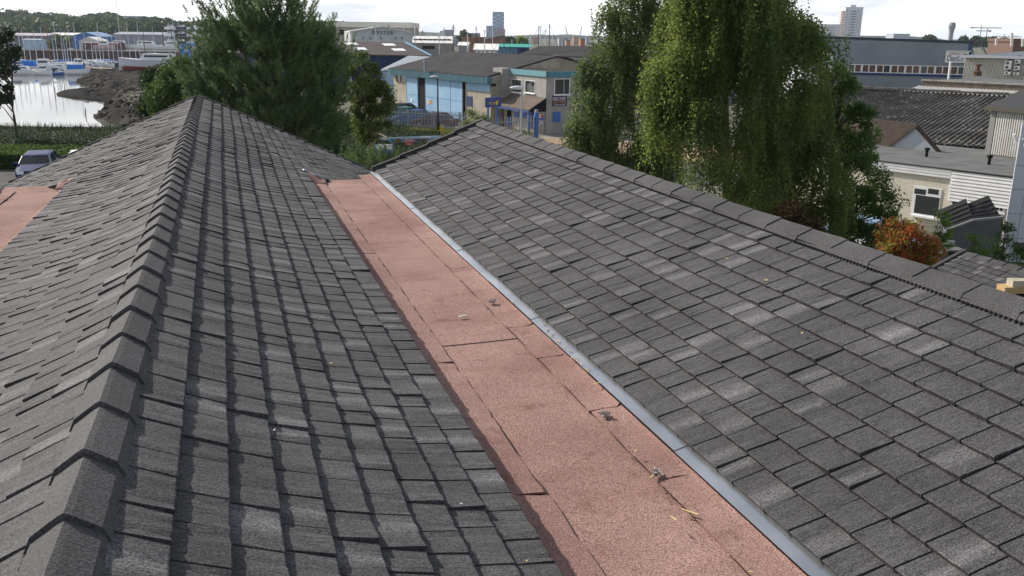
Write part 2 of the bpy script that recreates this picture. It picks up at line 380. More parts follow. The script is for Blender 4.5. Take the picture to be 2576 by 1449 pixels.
def slope_tiles(sgn, prof, d0, dend, y0, yend, phase, seed, ysplit=None, style=0):
    """yields (matrix 4x4, variant key). prof(d, Y) -> X, Z, angle ; dend(Y) -> slope distance of the eave at Y"""
    r = random.Random(seed); res = []
    ncourse = int((max(dend(y0), dend(yend - 0.01)) - d0) / COURSE + 0.5)
    for i in range(ncourse):
        da, db = d0 + i * COURSE, d0 + (i + 1) * COURSE
        rowpat = ROWA if i % 2 == 0 else ROWB
        st = y0 - PANEL * 2 + (((i // 2) * 0.43 + phase) % PANEL)
        y = st; k = 0
        while y < yend - 0.03:
            wdt = rowpat[k % 6]; ya, yb = y, min(y + wdt, yend); bold = int(k % 6 == 0)
            y += wdt; k += 1
            if yb <= y0 or ya < y0 - 0.3: continue
            if ysplit and ya < ysplit < yb:
                if db > dend(ya) + 0.10: ya = ysplit
            ym = (ya + yb) / 2
            if db > dend(ym) + 0.10: continue
            X, Z, a = prof(da, ym); X2, Z2, _ = prof(db, ym)
            ex = _v(X2 - X, 0, Z2 - Z); ln = np.linalg.norm(ex); ex = ex / ln
            ez = _v(-ex[2] * sgn, 0, ex[0] * sgn); ez = ez if ez[2] > 0 else -ez
            ey = np.cross(ez, ex); mir = int(ey[1] < 0)
            light = int(r.random() < 0.24)
            M = np.eye(4); M[:3, 0] = ex * ln; M[:3, 1] = ey * (yb - ya); M[:3, 2] = ez
            M[:3, 3] = _v(X, yb if mir else ya, Z) + ez * r.uniform(-0.0015, 0.0015)
            res.append((M, (mir, bold, light, r.randrange(5), style)))
    return res
def place_tiles(tiles, deck, owner, limit):
    """largest ones in the picture are objects of their own, the rest one joined part"""
    P = np.array([M[:3, 3] + M[:3, 0] * .5 + M[:3, 1] * .5 for M, _ in tiles])
    uv, dep = proj(P); inside = (dep > 0.3) & (uv[:, 0] > -30) & (uv[:, 0] < 1054) & (uv[:, 1] > -30) & (uv[:, 1] < 606)
    order = np.argsort(np.where(inside, dep, 1e6 + dep)); off = _v(*(ORIG.get(owner.name) or (0, 0, 0)))
    big = set(order[:limit].tolist())
    V = []; Fc = []; T = []; nv = 0
    for i, (M, key) in enumerate(tiles):
        if i in big:
            o = link('tile', vmesh(key), deck); m = M.copy(); m[:3, 3] -= off; o.matrix_local = Matrix(m.tolist())
        else:
            vs, fs, tn = VARS[key]; V.append(vs @ M[:3, :3].T + M[:3, 3] - off); Fc += [tuple(q + nv for q in f) for f in fs]; T.append(tn); nv += len(vs)
    if V:
        me = bpy.data.meshes.new('tile_field'); me.from_pydata(np.concatenate(V).tolist(), [], Fc); me.update()
        a = me.attributes.new('tone', 'FLOAT', 'POINT'); a.data.foreach_set('value', np.concatenate(T).astype(np.float32)); me.materials.append(tile_m)
        tag(link('tile_field', me, deck), kind='stuff')
def deck_part(name, prof, d0, dend, y0, yend, owner, ny=28, nd=14, drop=0.006):
    mb = MB(); ys = np.linspace(y0, yend, ny)
    for y in ys:
        for d in np.linspace(d0, dend(y), nd):
            X, Z, a = prof(d, y); mb.v.append((X, y, Z - drop))
    for i in range(ny - 1):
        for j in range(nd - 1): mb.f.append((i * nd + j, i * nd + j + 1, (i + 1) * nd + j + 1, (i + 1) * nd + j))
    return mb.build(name, deck_m, owner)
def ridge_caps(xr, zr, y0, y1, slope, owner, deck, hw=0.108, spacing=0.40, step=0.021):
    me_l = []
    a = slope; cs, sn = math.cos(a), math.sin(a)
    for s_ in range(4):
        r = random.Random(s_); rings = []
        Lc = spacing + 0.035
        def ringpts(y, h, tk):
            o = [(-hw * cs - 0.026, -hw * sn + h - 0.058), (-hw * cs, -hw * sn + h), (-0.018, -0.009 + h), (0, h), (0.018, -0.009 + h), (hw * cs, -hw * sn + h), (hw * cs + 0.026, -hw * sn + h - 0.058)]
            i_ = [(x * 0.94, z - tk) for x, z in o]
            return [(x, y, z) for x, z in o], [(x, y, z) for x, z in reversed(i_)]
        mb = MB(); hn, hf = 0.024 + step + r.uniform(-.003, .003), 0.024
        oa, ia = ringpts(0.0, hn, 0.020); ob, ib = ringpts(Lc, hf, 0.012)
        mb.loft([oa + ia, ob + ib]); me = mb.mesh('ridge_cap', cap_m); fixnorm(me)
        at_ = me.attributes.new('tone', 'FLOAT', 'POINT'); at_.data.foreach_set('value', np.array([r.uniform(0, .6)] * len(me.vertices), np.float32)); me_l.append(me)
    off = _v(*(ORIG.get(owner.name) or (0, 0, 0))); y = y0; k = 0
    while y < y1 - 0.05:
        o = link('ridge_cap', me_l[(k * 7) % 4], deck); o.location = tuple(_v(xr, y, zr) - off)
        o.rotation_euler = (0, random.uniform(-.012, .012), random.uniform(-.010, .010)); y += spacing; k += 1
def comb(xr, zr, slope, y0, y1, owner, hw=0.125, sides=(1, -1)):
    mb = MB(); y = y0
    while y < y1:
        for s_ in sides:
            mb.box((xr + s_ * hw * math.cos(slope), y, zr - hw * math.sin(slope) - 0.012), (0.010, 0.016, 0.036))
        y += 0.034
    for s_ in sides: mb.box((xr + s_ * (hw - 0.02) * math.cos(slope), (y0 + y1) / 2, zr - hw * math.sin(slope) - 0.004), (0.008, y1 - y0, 0.05))
    return tag(mb.build('ridge_comb', black, owner), kind='stuff')

# --- left roof: a long gabled roof whose lower slopes kick out flat over the gutters
XL, ZL = -0.493, CAMZ - 1.3; YG = 13.9; YEND = 20.4; Y0 = 0.5
LB = thing('gabled_building', 'gabled building with dark grey shingled roof between two pink felt gutters', 'building', (XL, 10, 0))
A_TOP, A_BOT, LKICK = math.radians(35), math.radians(14.5), 1.783
_d = np.linspace(0, LKICK, 60); _a = A_TOP + (A_BOT - A_TOP) * (_d / LKICK)
_X = np.concatenate([[0], np.cumsum(np.cos((_a[1:] + _a[:-1]) / 2) * np.diff(_d))]); _Z = np.concatenate([[0], np.cumsum(np.sin((_a[1:] + _a[:-1]) / 2) * np.diff(_d))])
def make_prof(x0, z0, sgn, ang):
    def prof(d, Y):
        wgt = 1 - sstep(11.5, 15.5, Y)
        xp, zp = d * math.cos(ang), d * math.sin(ang)
        if d <= LKICK: xc, zc = np.interp(d, _d, _X), np.interp(d, _d, _Z)
        else: xc, zc = _X[-1] + (d - LKICK) * math.cos(A_BOT), _Z[-1] + (d - LKICK) * math.sin(A_BOT)
        return x0 + sgn * (wgt * xc + (1 - wgt) * xp), z0 - (wgt * zc + (1 - wgt) * zp), ang
    return prof
ANG = math.atan(0.479)
pr, pl = make_prof(XL, ZL, 1, ANG), make_prof(XL, ZL, -1, math.atan(0.456))
ER = lambda Y: 1.783 if Y < YG else 4.12
EL = lambda Y: 1.783 if Y < YG + 0.1 else 4.2
D0 = 0.10
deckR = deck_part('roof_slope', pr, 0, lambda y: 1.73, Y0, YG, LB); deckL = deck_part('roof_slope', pl, 0, lambda y: 1.73, Y0, YG, LB)
deckR2 = deck_part('roof_slope', pr, 0, lambda y: 4.0, YG, YEND - 0.02, LB, 10, 20); deckL2 = deck_part('roof_slope', pl, 0, lambda y: 4.1, YG, YEND - 0.02, LB, 10, 20)
tR = slope_tiles(1, pr, D0, ER, Y0, YEND, 0.2, 3, YG, 1); tL = slope_tiles(-1, pl, D0, EL, Y0, YEND, 0.9, 4, YG + 0.1)
n_ = len(tR); allt = tR + tL
place_tiles(tR, deckR, LB, 170); place_tiles(tL, deckL, LB, 130)
ridge_caps(XL, ZL, 0.41, YEND, A_TOP * 0.95, LB, deckR)
comb(XL, ZL, A_TOP * 0.95, Y0, 12, LB)
# verge trims of the far gable
for prf, dmax in ((pr, 4.12), (pl, 4.2)):
    mb = MB(); dd = np.arange(0.05, dmax, 0.6)
    for d in dd:
        X, Z, _ = prf(d, YEND); X2, Z2, _ = prf(min(d + 0.63, dmax), YEND)
        a_ = _v(X, YEND - 0.05, Z + 0.015); b_ = _v(X2, YEND - 0.05, Z2 + 0.045)
        mb.hexa([a_ - ZH * .14, b_ - ZH * .14, b_ + _v(0, .12, -.14), a_ + _v(0, .12, -.14), a_ + ZH * .02, b_ + ZH * .02, b_ + _v(0, .12, .02), a_ + _v(0, .12, .02)])
    mb.build('verge_trim', trim_m, LB)
wallm = mat('buff_brick', (0.33, 0.24, 0.17), (0.26, 0.19, 0.13), scale=3, rough=0.9)
mb = MB(); g1, g2 = pl(3.9, YEND), pr(3.9, YEND)
mb.prism([(g1[0], 14, 0), (g2[0], 14, 0), (g2[0], 14, g2[1] - .08), (XL, 14, ZL - .12), (g1[0], 14, g1[1] - .08)], (0, YEND - 14.15, 0))
mb.build('wall', wallm, LB)
mb = MB(); mb.box((-0.5, 7.1, 2.85), (4.2, 13.6, 5.7)); mb.build('wall', wallm, LB)

# --- right roof
XR, ZR = 4.12, CAMZ - 1.4; YR = 14.5; EXR, EZR = 2.28, CAMZ - 2.15
AR = math.atan2(ZR - EZR, XR - EXR); LR = math.hypot(ZR - EZR, XR - EXR)
RB = thing('gabled_wing', 'gabled wing with lighter flecked grey shingles and a silver eaves flashing', 'building', (XR, 8, 0))
pR = lambda d, Y: (XR - d * math.cos(AR), ZR - d * math.sin(AR) - 0.012 * math.sin(d * 1.5), AR)
pB = lambda d, Y: (XR + d * math.cos(AR), ZR - d * math.sin(AR), AR)
YB0 = 0.3
dR = deck_part('roof_slope', pR, 0, lambda y: LR - 0.05, YB0, YR - .03, RB); dB = deck_part('roof_slope', pB, 0, lambda y: 2.9, YB0, YR - .03, RB)
tt = slope_tiles(-1, pR, LR - 10 * COURSE - 0.01, lambda Y: LR, YB0, YR, 0.30, 11)
place_tiles(tt, dR, RB, 298)
tb = slope_tiles(1, pB, 0.10, lambda Y: 2.9, YB0, YR, 0.5, 12); place_tiles(tb, dB, RB, 0)
ridge_caps(XR, ZR + 0.02, YB0, YR, AR, RB, dR, hw=0.135, step=0.009)
comb(XR, ZR + 0.02, AR, YB0, YR, RB, hw=0.158, sides=(-1,))
mb = MB()
for d in np.arange(0.0, LR, 0.5):
    for pf in (pR, pB):
        X, Z, _ = pf(d, 0); X2, Z2, _ = pf(min(d + 0.53, LR + .05), 0)
        a_ = _v(X, YR - 0.03, Z + 0.03); b_ = _v(X2, YR - 0.03, Z2 + 0.055)
        mb.hexa([a_ - ZH * .12, b_ - ZH * .12, b_ + _v(0, .09, -.12), a_ + _v(0, .09, -.12), a_ + ZH * .035, b_ + ZH * .035, b_ + _v(0, .09, .035), a_ + _v(0, .09, .035)])
mb.build('verge_trim', trim_m, RB)
mb = MB(); mb.prism([(2.45, YB0, 0), (6.6, YB0, 0), (6.6, YB0, ZR - 1.05), (XR, YB0, ZR - .1), (2.45, YB0, EZR - .08)], (0, YR - YB0 - .1, 0)); mb.build('wall', wallm, RB)
# silver flashing strips along the eaves
sil = mat('galvanised', (0.52, 0.54, 0.56), (0.36, 0.38, 0.40), scale=1.8, rough=0.33, metal=0.95)
y = YB0; k = 0
while y < YR:
    y2 = min(y + 1.21, YR); dz = 0.004 * (k % 2)
    mb = MB(); x0, x1 = EXR - 0.072, EXR + 0.02; z0, z1 = EZR - 0.018 + dz, EZR + 0.006 + dz
    mb.loft([[(x1, q, z1), (x0, q, z0), (x0, q, z0 - .0015), (x0 + .004, q, z0 - .003), (x1, q, z1 - .004)] for q in (y + 0.002, y2 - 0.001)])
    mb.build('flashing', sil, RB)
    mb = MB(); mb.box((x0 + .004, (y + y2) / 2, z0 - .014), (.010, y2 - y - .004, .022)); mb.build('drip_shadow', black, RB); y = y2; k += 1  # black strip added to draw the shadow line below the flashing

# --- pink mineral felt in the gutters (parts of the left building)
felt = bpy.data.materials.new('pink_felt'); felt.use_nodes = True; n = felt.node_tree; b = n.nodes['Principled BSDF']; b.inputs['Roughness'].default_value = 0.95; b.inputs['Specular IOR Level'].default_value = 0.2
g = n.nodes.new('ShaderNodeNewGeometry')
def noise(s, det=3, stretch=None):
    t = n.nodes.new('ShaderNodeTexNoise'); t.inputs['Scale'].default_value = s; t.inputs['Detail'].default_value = det; src = g.outputs['Position']
    if stretch:
        q = n.nodes.new('ShaderNodeMapping'); q.inputs['Scale'].default_value = stretch; n.links.new(src, q.inputs['Vector']); src = q.outputs['Vector']
    n.links.new(src, t.inputs['Vector']); return t
def ramp(src, p0, c0, p1, c1):
    r = n.nodes.new('ShaderNodeValToRGB'); e = r.color_ramp.elements; e[0].position = p0; e[0].color = (*c0, 1); e[1].position = p1; e[1].color = (*c1, 1); n.links.new(src.outputs['Fac'], r.inputs['Fac']); return r
def mul(a, c, typ='MULTIPLY', f=1.0):
    q = n.nodes.new('ShaderNodeMixRGB'); q.blend_type = typ; q.inputs['Fac'].default_value = f; n.links.new(a.outputs['Color'], q.inputs['Color1']); n.links.new(c.outputs['Color'], q.inputs['Color2']); return q
grain = noise(170, 2)
c = ramp(grain, .32, (.105, .058, .050), .68, (.46, .295, .255))
c = mul(c, ramp(noise(1.3, 6), .3, (.74, .68, .66), .68, (1.12, 1.14, 1.12)))
c = mul(c, ramp(noise(5.5, 5), .28, (.72, .66, .62), .40, (1, 1, 1)))
c = mul(c, ramp(noise(1.0, 5, (1.2, 5.0, 1)), .32, (.90, .86, .84), .46, (1, 1, 1)))
n.links.new(c.outputs['Color'], b.inputs['Base Color'])
bu = n.nodes.new('ShaderNodeBump'); bu.inputs['Strength'].default_value = 0.2; bu.inputs['Distance'].default_value = 0.003; n.links.new(grain.outputs['Fac'], bu.inputs['Height']); n.links.new(bu.outputs['Normal'], b.inputs['Normal'])
ZG = CAMZ - 2.215
def felt_sheet(name, prof_pts, y0, y1, seed, lift, thick=0.007, wob=(1, 1)):
    """cross-section points (x, z) from left to right, run along y with slightly ragged edges"""
    r = random.Random(seed); ys = np.linspace(y0, y1, max(3, int((y1 - y0) / 0.12))); rings = []
    for y in ys:
        top = [];  k = len(prof_pts)
        for i, (x, z) in enumerate(prof_pts):
            dx = (r.uniform(-.004, .004) * (wob[0] if i == 0 else wob[1])) if i in (0, k - 1) else 0
            yy = y + (0.010 * math.sin(i * 3 + seed) + (.03 if i == k - 1 and seed % 2 else 0) if y in (ys[0], ys[-1]) else 0)
            top.append((x + dx, yy, z + lift + r.uniform(-.0015, .0015)))
        rings.append(top + [(p[0], p[1], p[2] - thick) for p in reversed(top)])
    mb = MB(); mb.loft(rings); return mb.build(name, felt, LB)
def yat(px, py): return float(G(px, py, ZG)[1])
XS1, XS2 = 1.40, 2.00
ycut = [Y0, yat(1220, 848), 7.6, 9.6, 11.6, YG + 0.16]
for i in range(len(ycut) - 1):
    felt_sheet('felt_sheet', [(1.10, ZG), (1.5, ZG), (1.8, ZG), (2.2, ZG)], ycut[i] - (.12 if i else 0), ycut[i + 1], i, (0, .006, .0085, .006, .0085)[i], thick=.007 if i == 1 else .0025)
lc = [Y0] + [yat(*p) for p in ((1340, 1256), (1212, 1064), (1115, 922), (1064, 846))] + [9.0, YG + 0.12]
for i in range(len(lc) - 1):
    felt_sheet('felt_upstand', [(1.06, ZG + .12), (1.13, ZG + .095), (1.24, ZG + .02), (XS1, ZG + .004)], lc[i], lc[i + 1] - 0.012, 20 + i, 0.016, thick=0.009, wob=(1, 2.5))
rc = [Y0] + [yat(*p) for p in ((1715, 1205), (1555, 1030), (1415, 900), (1335, 825))] + [8.2, YR - 0.05]
for i in range(len(rc) - 1):
    felt_sheet('felt_upstand', [(XS2, ZG + .002), (2.10, ZG + .003), (2.18, ZG + .010), (2.235, EZR - .036)], rc[i], rc[i + 1] - 0.012, 41 + i, 0.016, thick=0.009, wob=(2.5, 1))
bit = mat('bitumen', (.02, .017, .015), (.06, .04, .035), scale=30, rough=.8)
for xs in (XS1, XS2):                                   # bitumen squeezed out along the long seams, in broken runs
    y = Y0; k = 0
    while y < YG - .3:
        ln = random.uniform(.25, .9); mb = MB(); pts = [(xs + random.uniform(-.004, .004) + (.004 if xs == XS1 else -.004), q, ZG + .016) for q in np.linspace(y, y + ln, 5)]; mb.tube(pts, [.002] + [random.uniform(.0018, .004) for _ in range(3)] + [.002], 5); mb.build('bitumen_bead', bit, LB); y += ln + random.uniform(.02, .35)
mb = MB(); mb.box((1.66, 7.2, ZG - .06), (1.2, 14.0, 0.08)); mb.build('gutter_board', deck_m, LB)
# left gutter
ex, ez, _ = pl(1.783, 5); zl = ez - 0.12
felt_sheet('felt_sheet', [(-3.05, zl), (-2.7, zl), (ex + .1, zl)], Y0, YG + 0.3, 61, 0.0)
felt_sheet('felt_upstand', [(-2.28, zl + .004), (-2.17, zl + .02), (ex + .1, zl + .07), (ex + 0.16, zl + .09)], Y0, YG + 0.2, 62, 0.012, wob=(2.5, 1))
felt_sheet('felt_upstand', [(-3.35, zl + .24), (-3.12, zl + .20), (-3.0, zl + .02), (-2.83, zl + .004)], Y0, YG - 0.2, 63, 0.012)
mb = MB(); mb.box((-2.7, 7.2, zl - .06), (1.3, 14.2, 0.08)); mb.build('gutter_board', deck_m, LB)
# the felt sweeps up the slope where each gutter ends
for prf, xa, xb, zf_, yy_ in ((pr, 1.04, 1.42, ZG, YG), (pl, -2.0, -2.34, zl, YG + .1)):
    mb = MB(); rings = []
    for X in np.linspace(xa, xb, 12):
        ds_ = np.linspace(1.2, 3.2, 60); pts_ = [prf(d, yy_ + .02) for d in ds_]; k = int(np.argmin([abs(p[0] - X) for p in pts_])); zr_ = max(pts_[k][1] + .03, zf_ + .012)
        ring = [(X, yy_ - .32, zf_ + .021), (X, yy_ - .14, zf_ + .026 + .22 * (zr_ - zf_)), (X, yy_ - .02, zr_ - .008), (X, yy_ + .10, zr_)]
        rings.append(ring + [(p[0], p[1], p[2] - .004) for p in reversed(ring)])
    mb.loft(rings); mb.build('felt_end', felt, LB, smooth=True)
# lead flap where the gutter ends, on the slope
lead = mat('lead_grey', (0.42, 0.44, 0.48), (0.33, 0.35, 0.40), scale=12, rough=0.4, metal=0.6)
mb = MB(); rings = []
for k, t in enumerate(np.linspace(0, 1, 9)):
    d = 1.76 + 0.32 * t; X, Z, _ = pr(d, YG); w_ = 0.035 + .02 * math.sin(t * 3.1)
    yy = YG + 0.08 - 0.06 * t + 0.02 * math.sin(t * 9); zz = Z + 0.05 + 0.014 * math.sin(t * 11)
    rings.append([(X, yy - w_, zz - .025), (X, yy, zz), (X, yy + w_, zz - .02), (X, yy, zz - .03)])
mb.loft(rings); mb.build('lead_flap', lead, LB, smooth=True)
X, Z, _ = pl(1.74, YG); mb = MB(); mb.loft([[(X + .13, YG + .36, Z + .09), (X + .15, YG + .40, Z + .10), (X + .14, YG + .38, Z + .07)], [(X - .02, YG + .12, Z + .035), (X + .04, YG + .22, Z + .05), (X, YG + .16, Z + .02)]]); mb.build('lead_flap', lead, LB)

# --- third, lower tiled roof at the right edge
P3 = W(2427, 634, 20.0); X3, Y3, Z3 = P3
TB = thing('low_tiled_building', 'low tiled gable beside the pale panelled building, seen over the wing ridge', 'building', (X3, Y3 - 4, 0))
A3 = math.radians(23); p3 = lambda d, Y: (X3 - d * math.cos(A3), Z3 - d * math.sin(A3), A3); q3 = lambda d, Y: (X3 + d * math.cos(A3), Z3 - d * math.sin(A3), A3)
d3 = deck_part('roof_slope', p3, 0, lambda y: 2.5, Y3 - 8, Y3 - .03, TB, 3, 3); d4 = deck_part('roof_slope', q3, 0, lambda y: 2.5, Y3 - 8, Y3 - .03, TB, 3, 3)
place_tiles(slope_tiles(-1, p3, 0.1, lambda Y: 2.5, Y3 - 8, Y3, 0.1, 21), d3, TB, 240)
ridge_caps(X3, Z3, Y3 - 8, Y3, A3, TB, d3, hw=0.14)
mb = MB(); 
for pf in (p3, q3):
    X, Z, _ = pf(0, 0); X2, Z2, _ = pf(2.6, 0); a_ = _v(X, Y3 - .04, Z + .05); b_ = _v(X2, Y3 - .04, Z2 + .05)
    mb.hexa([a_ - ZH * .15, b_ - ZH * .15, b_ + _v(0, .1, -.15), a_ + _v(0, .1, -.15), a_ + ZH * .02, b_ + ZH * .02, b_ + _v(0, .1, .02), a_ + _v(0, .1, .02)])
mb.build('verge_trim', trim_m, TB)
mb = MB(); mb.prism([(X3 - 2.2, Y3 - 8, 0), (X3 + 2.2, Y3 - 8, 0), (X3 + 2.2, Y3 - 8, Z3 - 1), (X3, Y3 - 8, Z3 - .08), (X3 - 2.2, Y3 - 8, Z3 - 1)], (0, 7.9, 0)); mb.build('wall', wallm, TB)
# ================================================================ MIDDLE DISTANCE: trading estate
brick_y = mat('pale_brick', (0.43, 0.385, 0.31), (0.34, 0.305, 0.25), scale=1.5, rough=0.92, bump=0.3, bscale=30)
brick_g = mat('grey_brick', (0.37, 0.36, 0.335), (0.29, 0.28, 0.26), scale=1.5, rough=0.92, bump=0.3, bscale=30)
darkroof = mat('dark_sheet_roof', (0.032, 0.031, 0.032), (0.048, 0.046, 0.047), scale=0.6, rough=0.9, bump=0.25, bscale=8)
teal = mat('teal_fascia', (0.10, 0.20, 0.23), (0.13, 0.24, 0.27), scale=1, rough=0.6)
ltblue = mat('pale_blue_door', (0.33, 0.50, 0.66), (0.25, 0.41, 0.58), scale=0.9, rough=0.65, lo=.3, hi=.75)
navy = mat('navy_paint', (0.02, 0.06, 0.20), rough=0.5)
royal = mat('royal_blue', (0.03, 0.12, 0.42), rough=0.5)
white = mat('white_paint', (0.80, 0.80, 0.80), (0.72, 0.72, 0.72), scale=2, rough=0.55)
dark = mat('dark_interior', (0.012, 0.012, 0.014), rough=0.8)
glass = mat('window_glass', (0.03, 0.035, 0.04), rough=0.06, spec=0.8)
galv = mat('weathered_galv', (0.30, 0.33, 0.36), (0.22, 0.25, 0.28), scale=4, rough=0.55, metal=0.3)
red = mat('sign_red', (0.42, 0.03, 0.035), rough=0.5); yellow = mat('sign_yellow', (0.75, 0.55, 0.02), rough=0.5)
def T5(x, y): return 880.5 + x * .2344, 113.2 + y * .2344
def T4(x, y): return 786.1 + x * .26855, 25.15 + y * .26855
def T7(x, y): return 1949.6 + x * .2432, y * .2432
def T8(x, y): return (3296 + x / 1.906) * .62891, (480 + y / 1.906) * .62891
def T1(x, y): return x * .2002, y * .2002
def slab(mb, a, b, c, d, th=0.12):      # a roof slope as a thin slab a-b-c-d
    P = [np.asarray(q, float) for q in (a, b, c, d)]; return mb.hexa([q - ZH * th for q in P] + P)
def ribs(mb, a, b, c, d, n, h=0.05, wd=0.4):   # raised ribs from edge a-b to edge d-c
    a, b, c, d = [np.asarray(q, float) for q in (a, b, c, d)]
    nn = np.cross(b - a, d - a); nn = unit(nn) * (1 if nn[2] > 0 or abs(nn[2]) < .01 and nn @ (CAM - a) > 0 else -1)
    for i in range(n):
        t0 = (i + 0.5 - wd / 2) / n; t1 = (i + 0.5 + wd / 2) / n
        p = [a + (b - a) * t0, a + (b - a) * t1, d + (c - d) * t1, d + (c - d) * t0]
        mb.add(p + [q + nn * h for q in p], [(4, 5, 6, 7), (0, 1, 5, 4), (1, 2, 6, 5), (2, 3, 7, 6), (3, 0, 4, 7)])

# --- long workshop with pale blue sliding doors
EZ = 4.6
PL = G(*T5(465, 255), EZ); PRr = G(*T5(1528, 345), EZ); fw = Fr(PL, PRr)
WS = thing('workshop', 'long brick workshop with pale blue sliding doors and dark low roof', 'building', flat(fw.pt(fw.L / 2, 0)))
dep = 24.0; bk = -fw.n
# find ridge height so that the gable's ridge pixel is square to the wall
best = min(np.arange(5.2, 7.6, 0.02), key=lambda z: abs((G(*T5(1100, 72), z) - PL) @ fw.u)); RG = G(*T5(1100, 72), best)
dist_r = float((RG - PL) @ bk); RZ = best
Lw = fw.L - .3; zf = lambda n: EZ + (RZ - EZ) * n / dist_r
mb = MB(); mb.prism([fw.pt(0, 0), fw.pt(0, EZ), fw.pt(0, RZ - .1, -dist_r), fw.pt(0, EZ, -2 * dist_r), fw.pt(0, 0, -2 * dist_r)], fw.u * Lw); mb.build('wall', brick_y, WS)
mb = MB(); slab(mb, fw.pt(-.3, EZ + .05, .5), fw.pt(Lw, EZ + .05, .5), fw.pt(Lw, RZ + .05, -dist_r), fw.pt(-.3, RZ + .05, -dist_r)); slab(mb, fw.pt(-.3, RZ + .05, -dist_r), fw.pt(Lw, RZ + .05, -dist_r), fw.pt(Lw, EZ, -2 * dist_r), fw.pt(-.3, EZ, -2 * dist_r)); slab(mb, fw.pt(Lw, zf(9) + .05, -9), fw.pt(Lw + 9, zf(9) + .05, -9), fw.pt(Lw + 9, RZ + .05, -dist_r), fw.pt(Lw, RZ + .05, -dist_r)); mb.build('roof', darkroof, WS)
mb = MB(); fw.box(mb, -.3, fw.L, EZ - 0.62, EZ + .03, 0.03, 0.50); ribs(mb, fw.pt(0, EZ - .62, .50), fw.pt(fw.L, EZ - .62, .50), fw.pt(fw.L, EZ, .50), fw.pt(0, EZ, .50), 90, .03); mb.build('fascia', teal, WS)
def dpart(fr, name, z0, z1, m, n0=0.0, n1=0.08, owner=None, tr=T5):
    mb = MB(); a = tr(*z0); c = tr(*z1); fr.pxbox(mb, a[0], a[1], c[0], c[1], n0, n1); return mb.build(name, m, owner)
u_of = lambda x, y=600: fw.uz(*T5(x, y))[0]
def wsdoor(x0, x1, n1):
    mb = MB(); fw.box(mb, u_of(x0), u_of(x1), 0.05, EZ - .6, 0.02, n1); d = mb.build('sliding_door', ltblue, WS)
    mb = MB(); fw.box(mb, u_of(x0) + .02, u_of(x1) - .02, 2.05, 2.09, n1, n1 + .015); fw.box(mb, u_of(x0) - .02, u_of(x0) + .03, 0.05, EZ - .6, n1, n1 + .02); mb.build('seam', mat('blue_seam', (.16, .26, .36), rough=.7), d); return d
wsdoor(622, 738, .14); wsdoor(824, 955, .16); wsdoor(955, 1088, .14); wsdoor(1088, 1222, .12)
mb = MB(); fw.box(mb, u_of(740), u_of(822), 0, EZ - .6, 0.01, 0.03); mb.build('door_gap', dark, WS)
mb = MB(); fw.box(mb, u_of(1222), u_of(1236), 0, EZ - .5, 0.02, 0.18); mb.build('downpipe', dark, WS)
dpart(fw, 'boarded_window', (1255, 392), (1500, 492), ltblue, 0, .06, WS); dpart(fw, 'boarded_window', (1250, 550), (1307, 655), mat('dusk_blue', (.05, .07, .13), rough=.6), 0, .06, WS)
wn = dpart(fw, 'window', (498, 322), (606, 390), glass, 0, .05, WS)
for x in (498, 540, 600): dpart(fw, 'frame', (x, 322), (x + 6, 390), dark, .05, .09, wn)
for (a, b_, m_) in (((650, 575), (668, 605), white), ((832, 588), (845, 635), mat('sign_cream', (.7, .62, .45))), ((852, 588), (876, 632), mat('sign_orange', (.6, .33, .15)))): dpart(fw, 'notice', a, b_, m_, .17, .19, WS)
dpart(fw, 'floodlight', (1500, 415), (1525, 445), dark, .1, .5, WS)
vp = G(*T5(808, 232), EZ + .55); mb = MB(); mb.tube([vp - ZH * .5, vp + ZH * .15], .16, 6); mb.tube([vp + ZH * .15, vp + ZH * .4], .09, 6); mb.tube([vp + ZH * .4, vp + ZH * .65], [.2, .17], 6); mb.build('roof_vent', galv, WS)
# pale lean-to roof on the left of the workshop
LT = thing('lean_to_shed', 'pale grey sheet-roofed shed joined to the left of the workshop', 'shed', flat(fw.pt(-6, 0, -6)))
a, b_, c, d = W(*T5(330, 262), 104), W(*T5(480, 248), 101.5), W(*T5(890, 126), 122), W(*T5(630, 114), 126)
mb = MB(); slab(mb, a, b_, c, d, .2); mb.build('roof', mat('blue_grey_sheet', (.30, .33, .38), (.24, .26, .30), scale=.5, rough=.6), LT)
mb = MB(); q = [flat(p) for p in (a, b_, c, d)]; mb.hexa([x for x in q] + [flat(x, z[2] - .3) for x, z in zip(q, (a, b_, c, d))]); mb.build('wall', mat('slate_blue_sheet', (.13, .19, .28), (.10, .15, .23), scale=.6, rough=.7), LT)
# roofs behind: a second dark roof and a brick gable
for nm, lb, pts, D0_, D1_ in (('rear_shed', 'dark-roofed shed standing behind the workshop ridge', ((1930, 412), (2130, 337), (2640, 337), (2640, 440)), 112, 122),):
    S2 = thing(nm, lb, 'shed', flat(W(*T4(2300, 400), 118)))
    a, b_, c, d = W(*T4(*pts[0]), D0_), W(*T4(*pts[1]), D1_), W(*T4(2900, 337), D1_), W(*T4(2900, 440), D0_)
    mb = MB(); slab(mb, a, d, c, b_, .15); mb.build('roof', darkroof, S2)
    mb = MB(); q = (a, d, c, b_); mb.hexa([flat(x) for x in q] + [flat(x, x[2] - .2) for x in q]); mb.build('wall', brick_g, S2)
GB = thing('gable_store', 'brick store with shallow gable behind the porch annex', 'building', flat(W(*T4(2345, 500), 90)))
a, b_, c = W(*T4(1995, 545), 89), W(*T4(2345, 432), 89), W(*T4(2760, 560), 89); bb = FH * 14
mb = MB(); mb.prism([flat(a), a - ZH * .15, b_ - ZH * .15, c - ZH * .15, flat(c)], bb); mb.build('wall', mat('flint_wall', (.14, .15, .14), (.24, .25, .23), scale=2.5, rough=.95, bump=.5, bscale=8), GB)
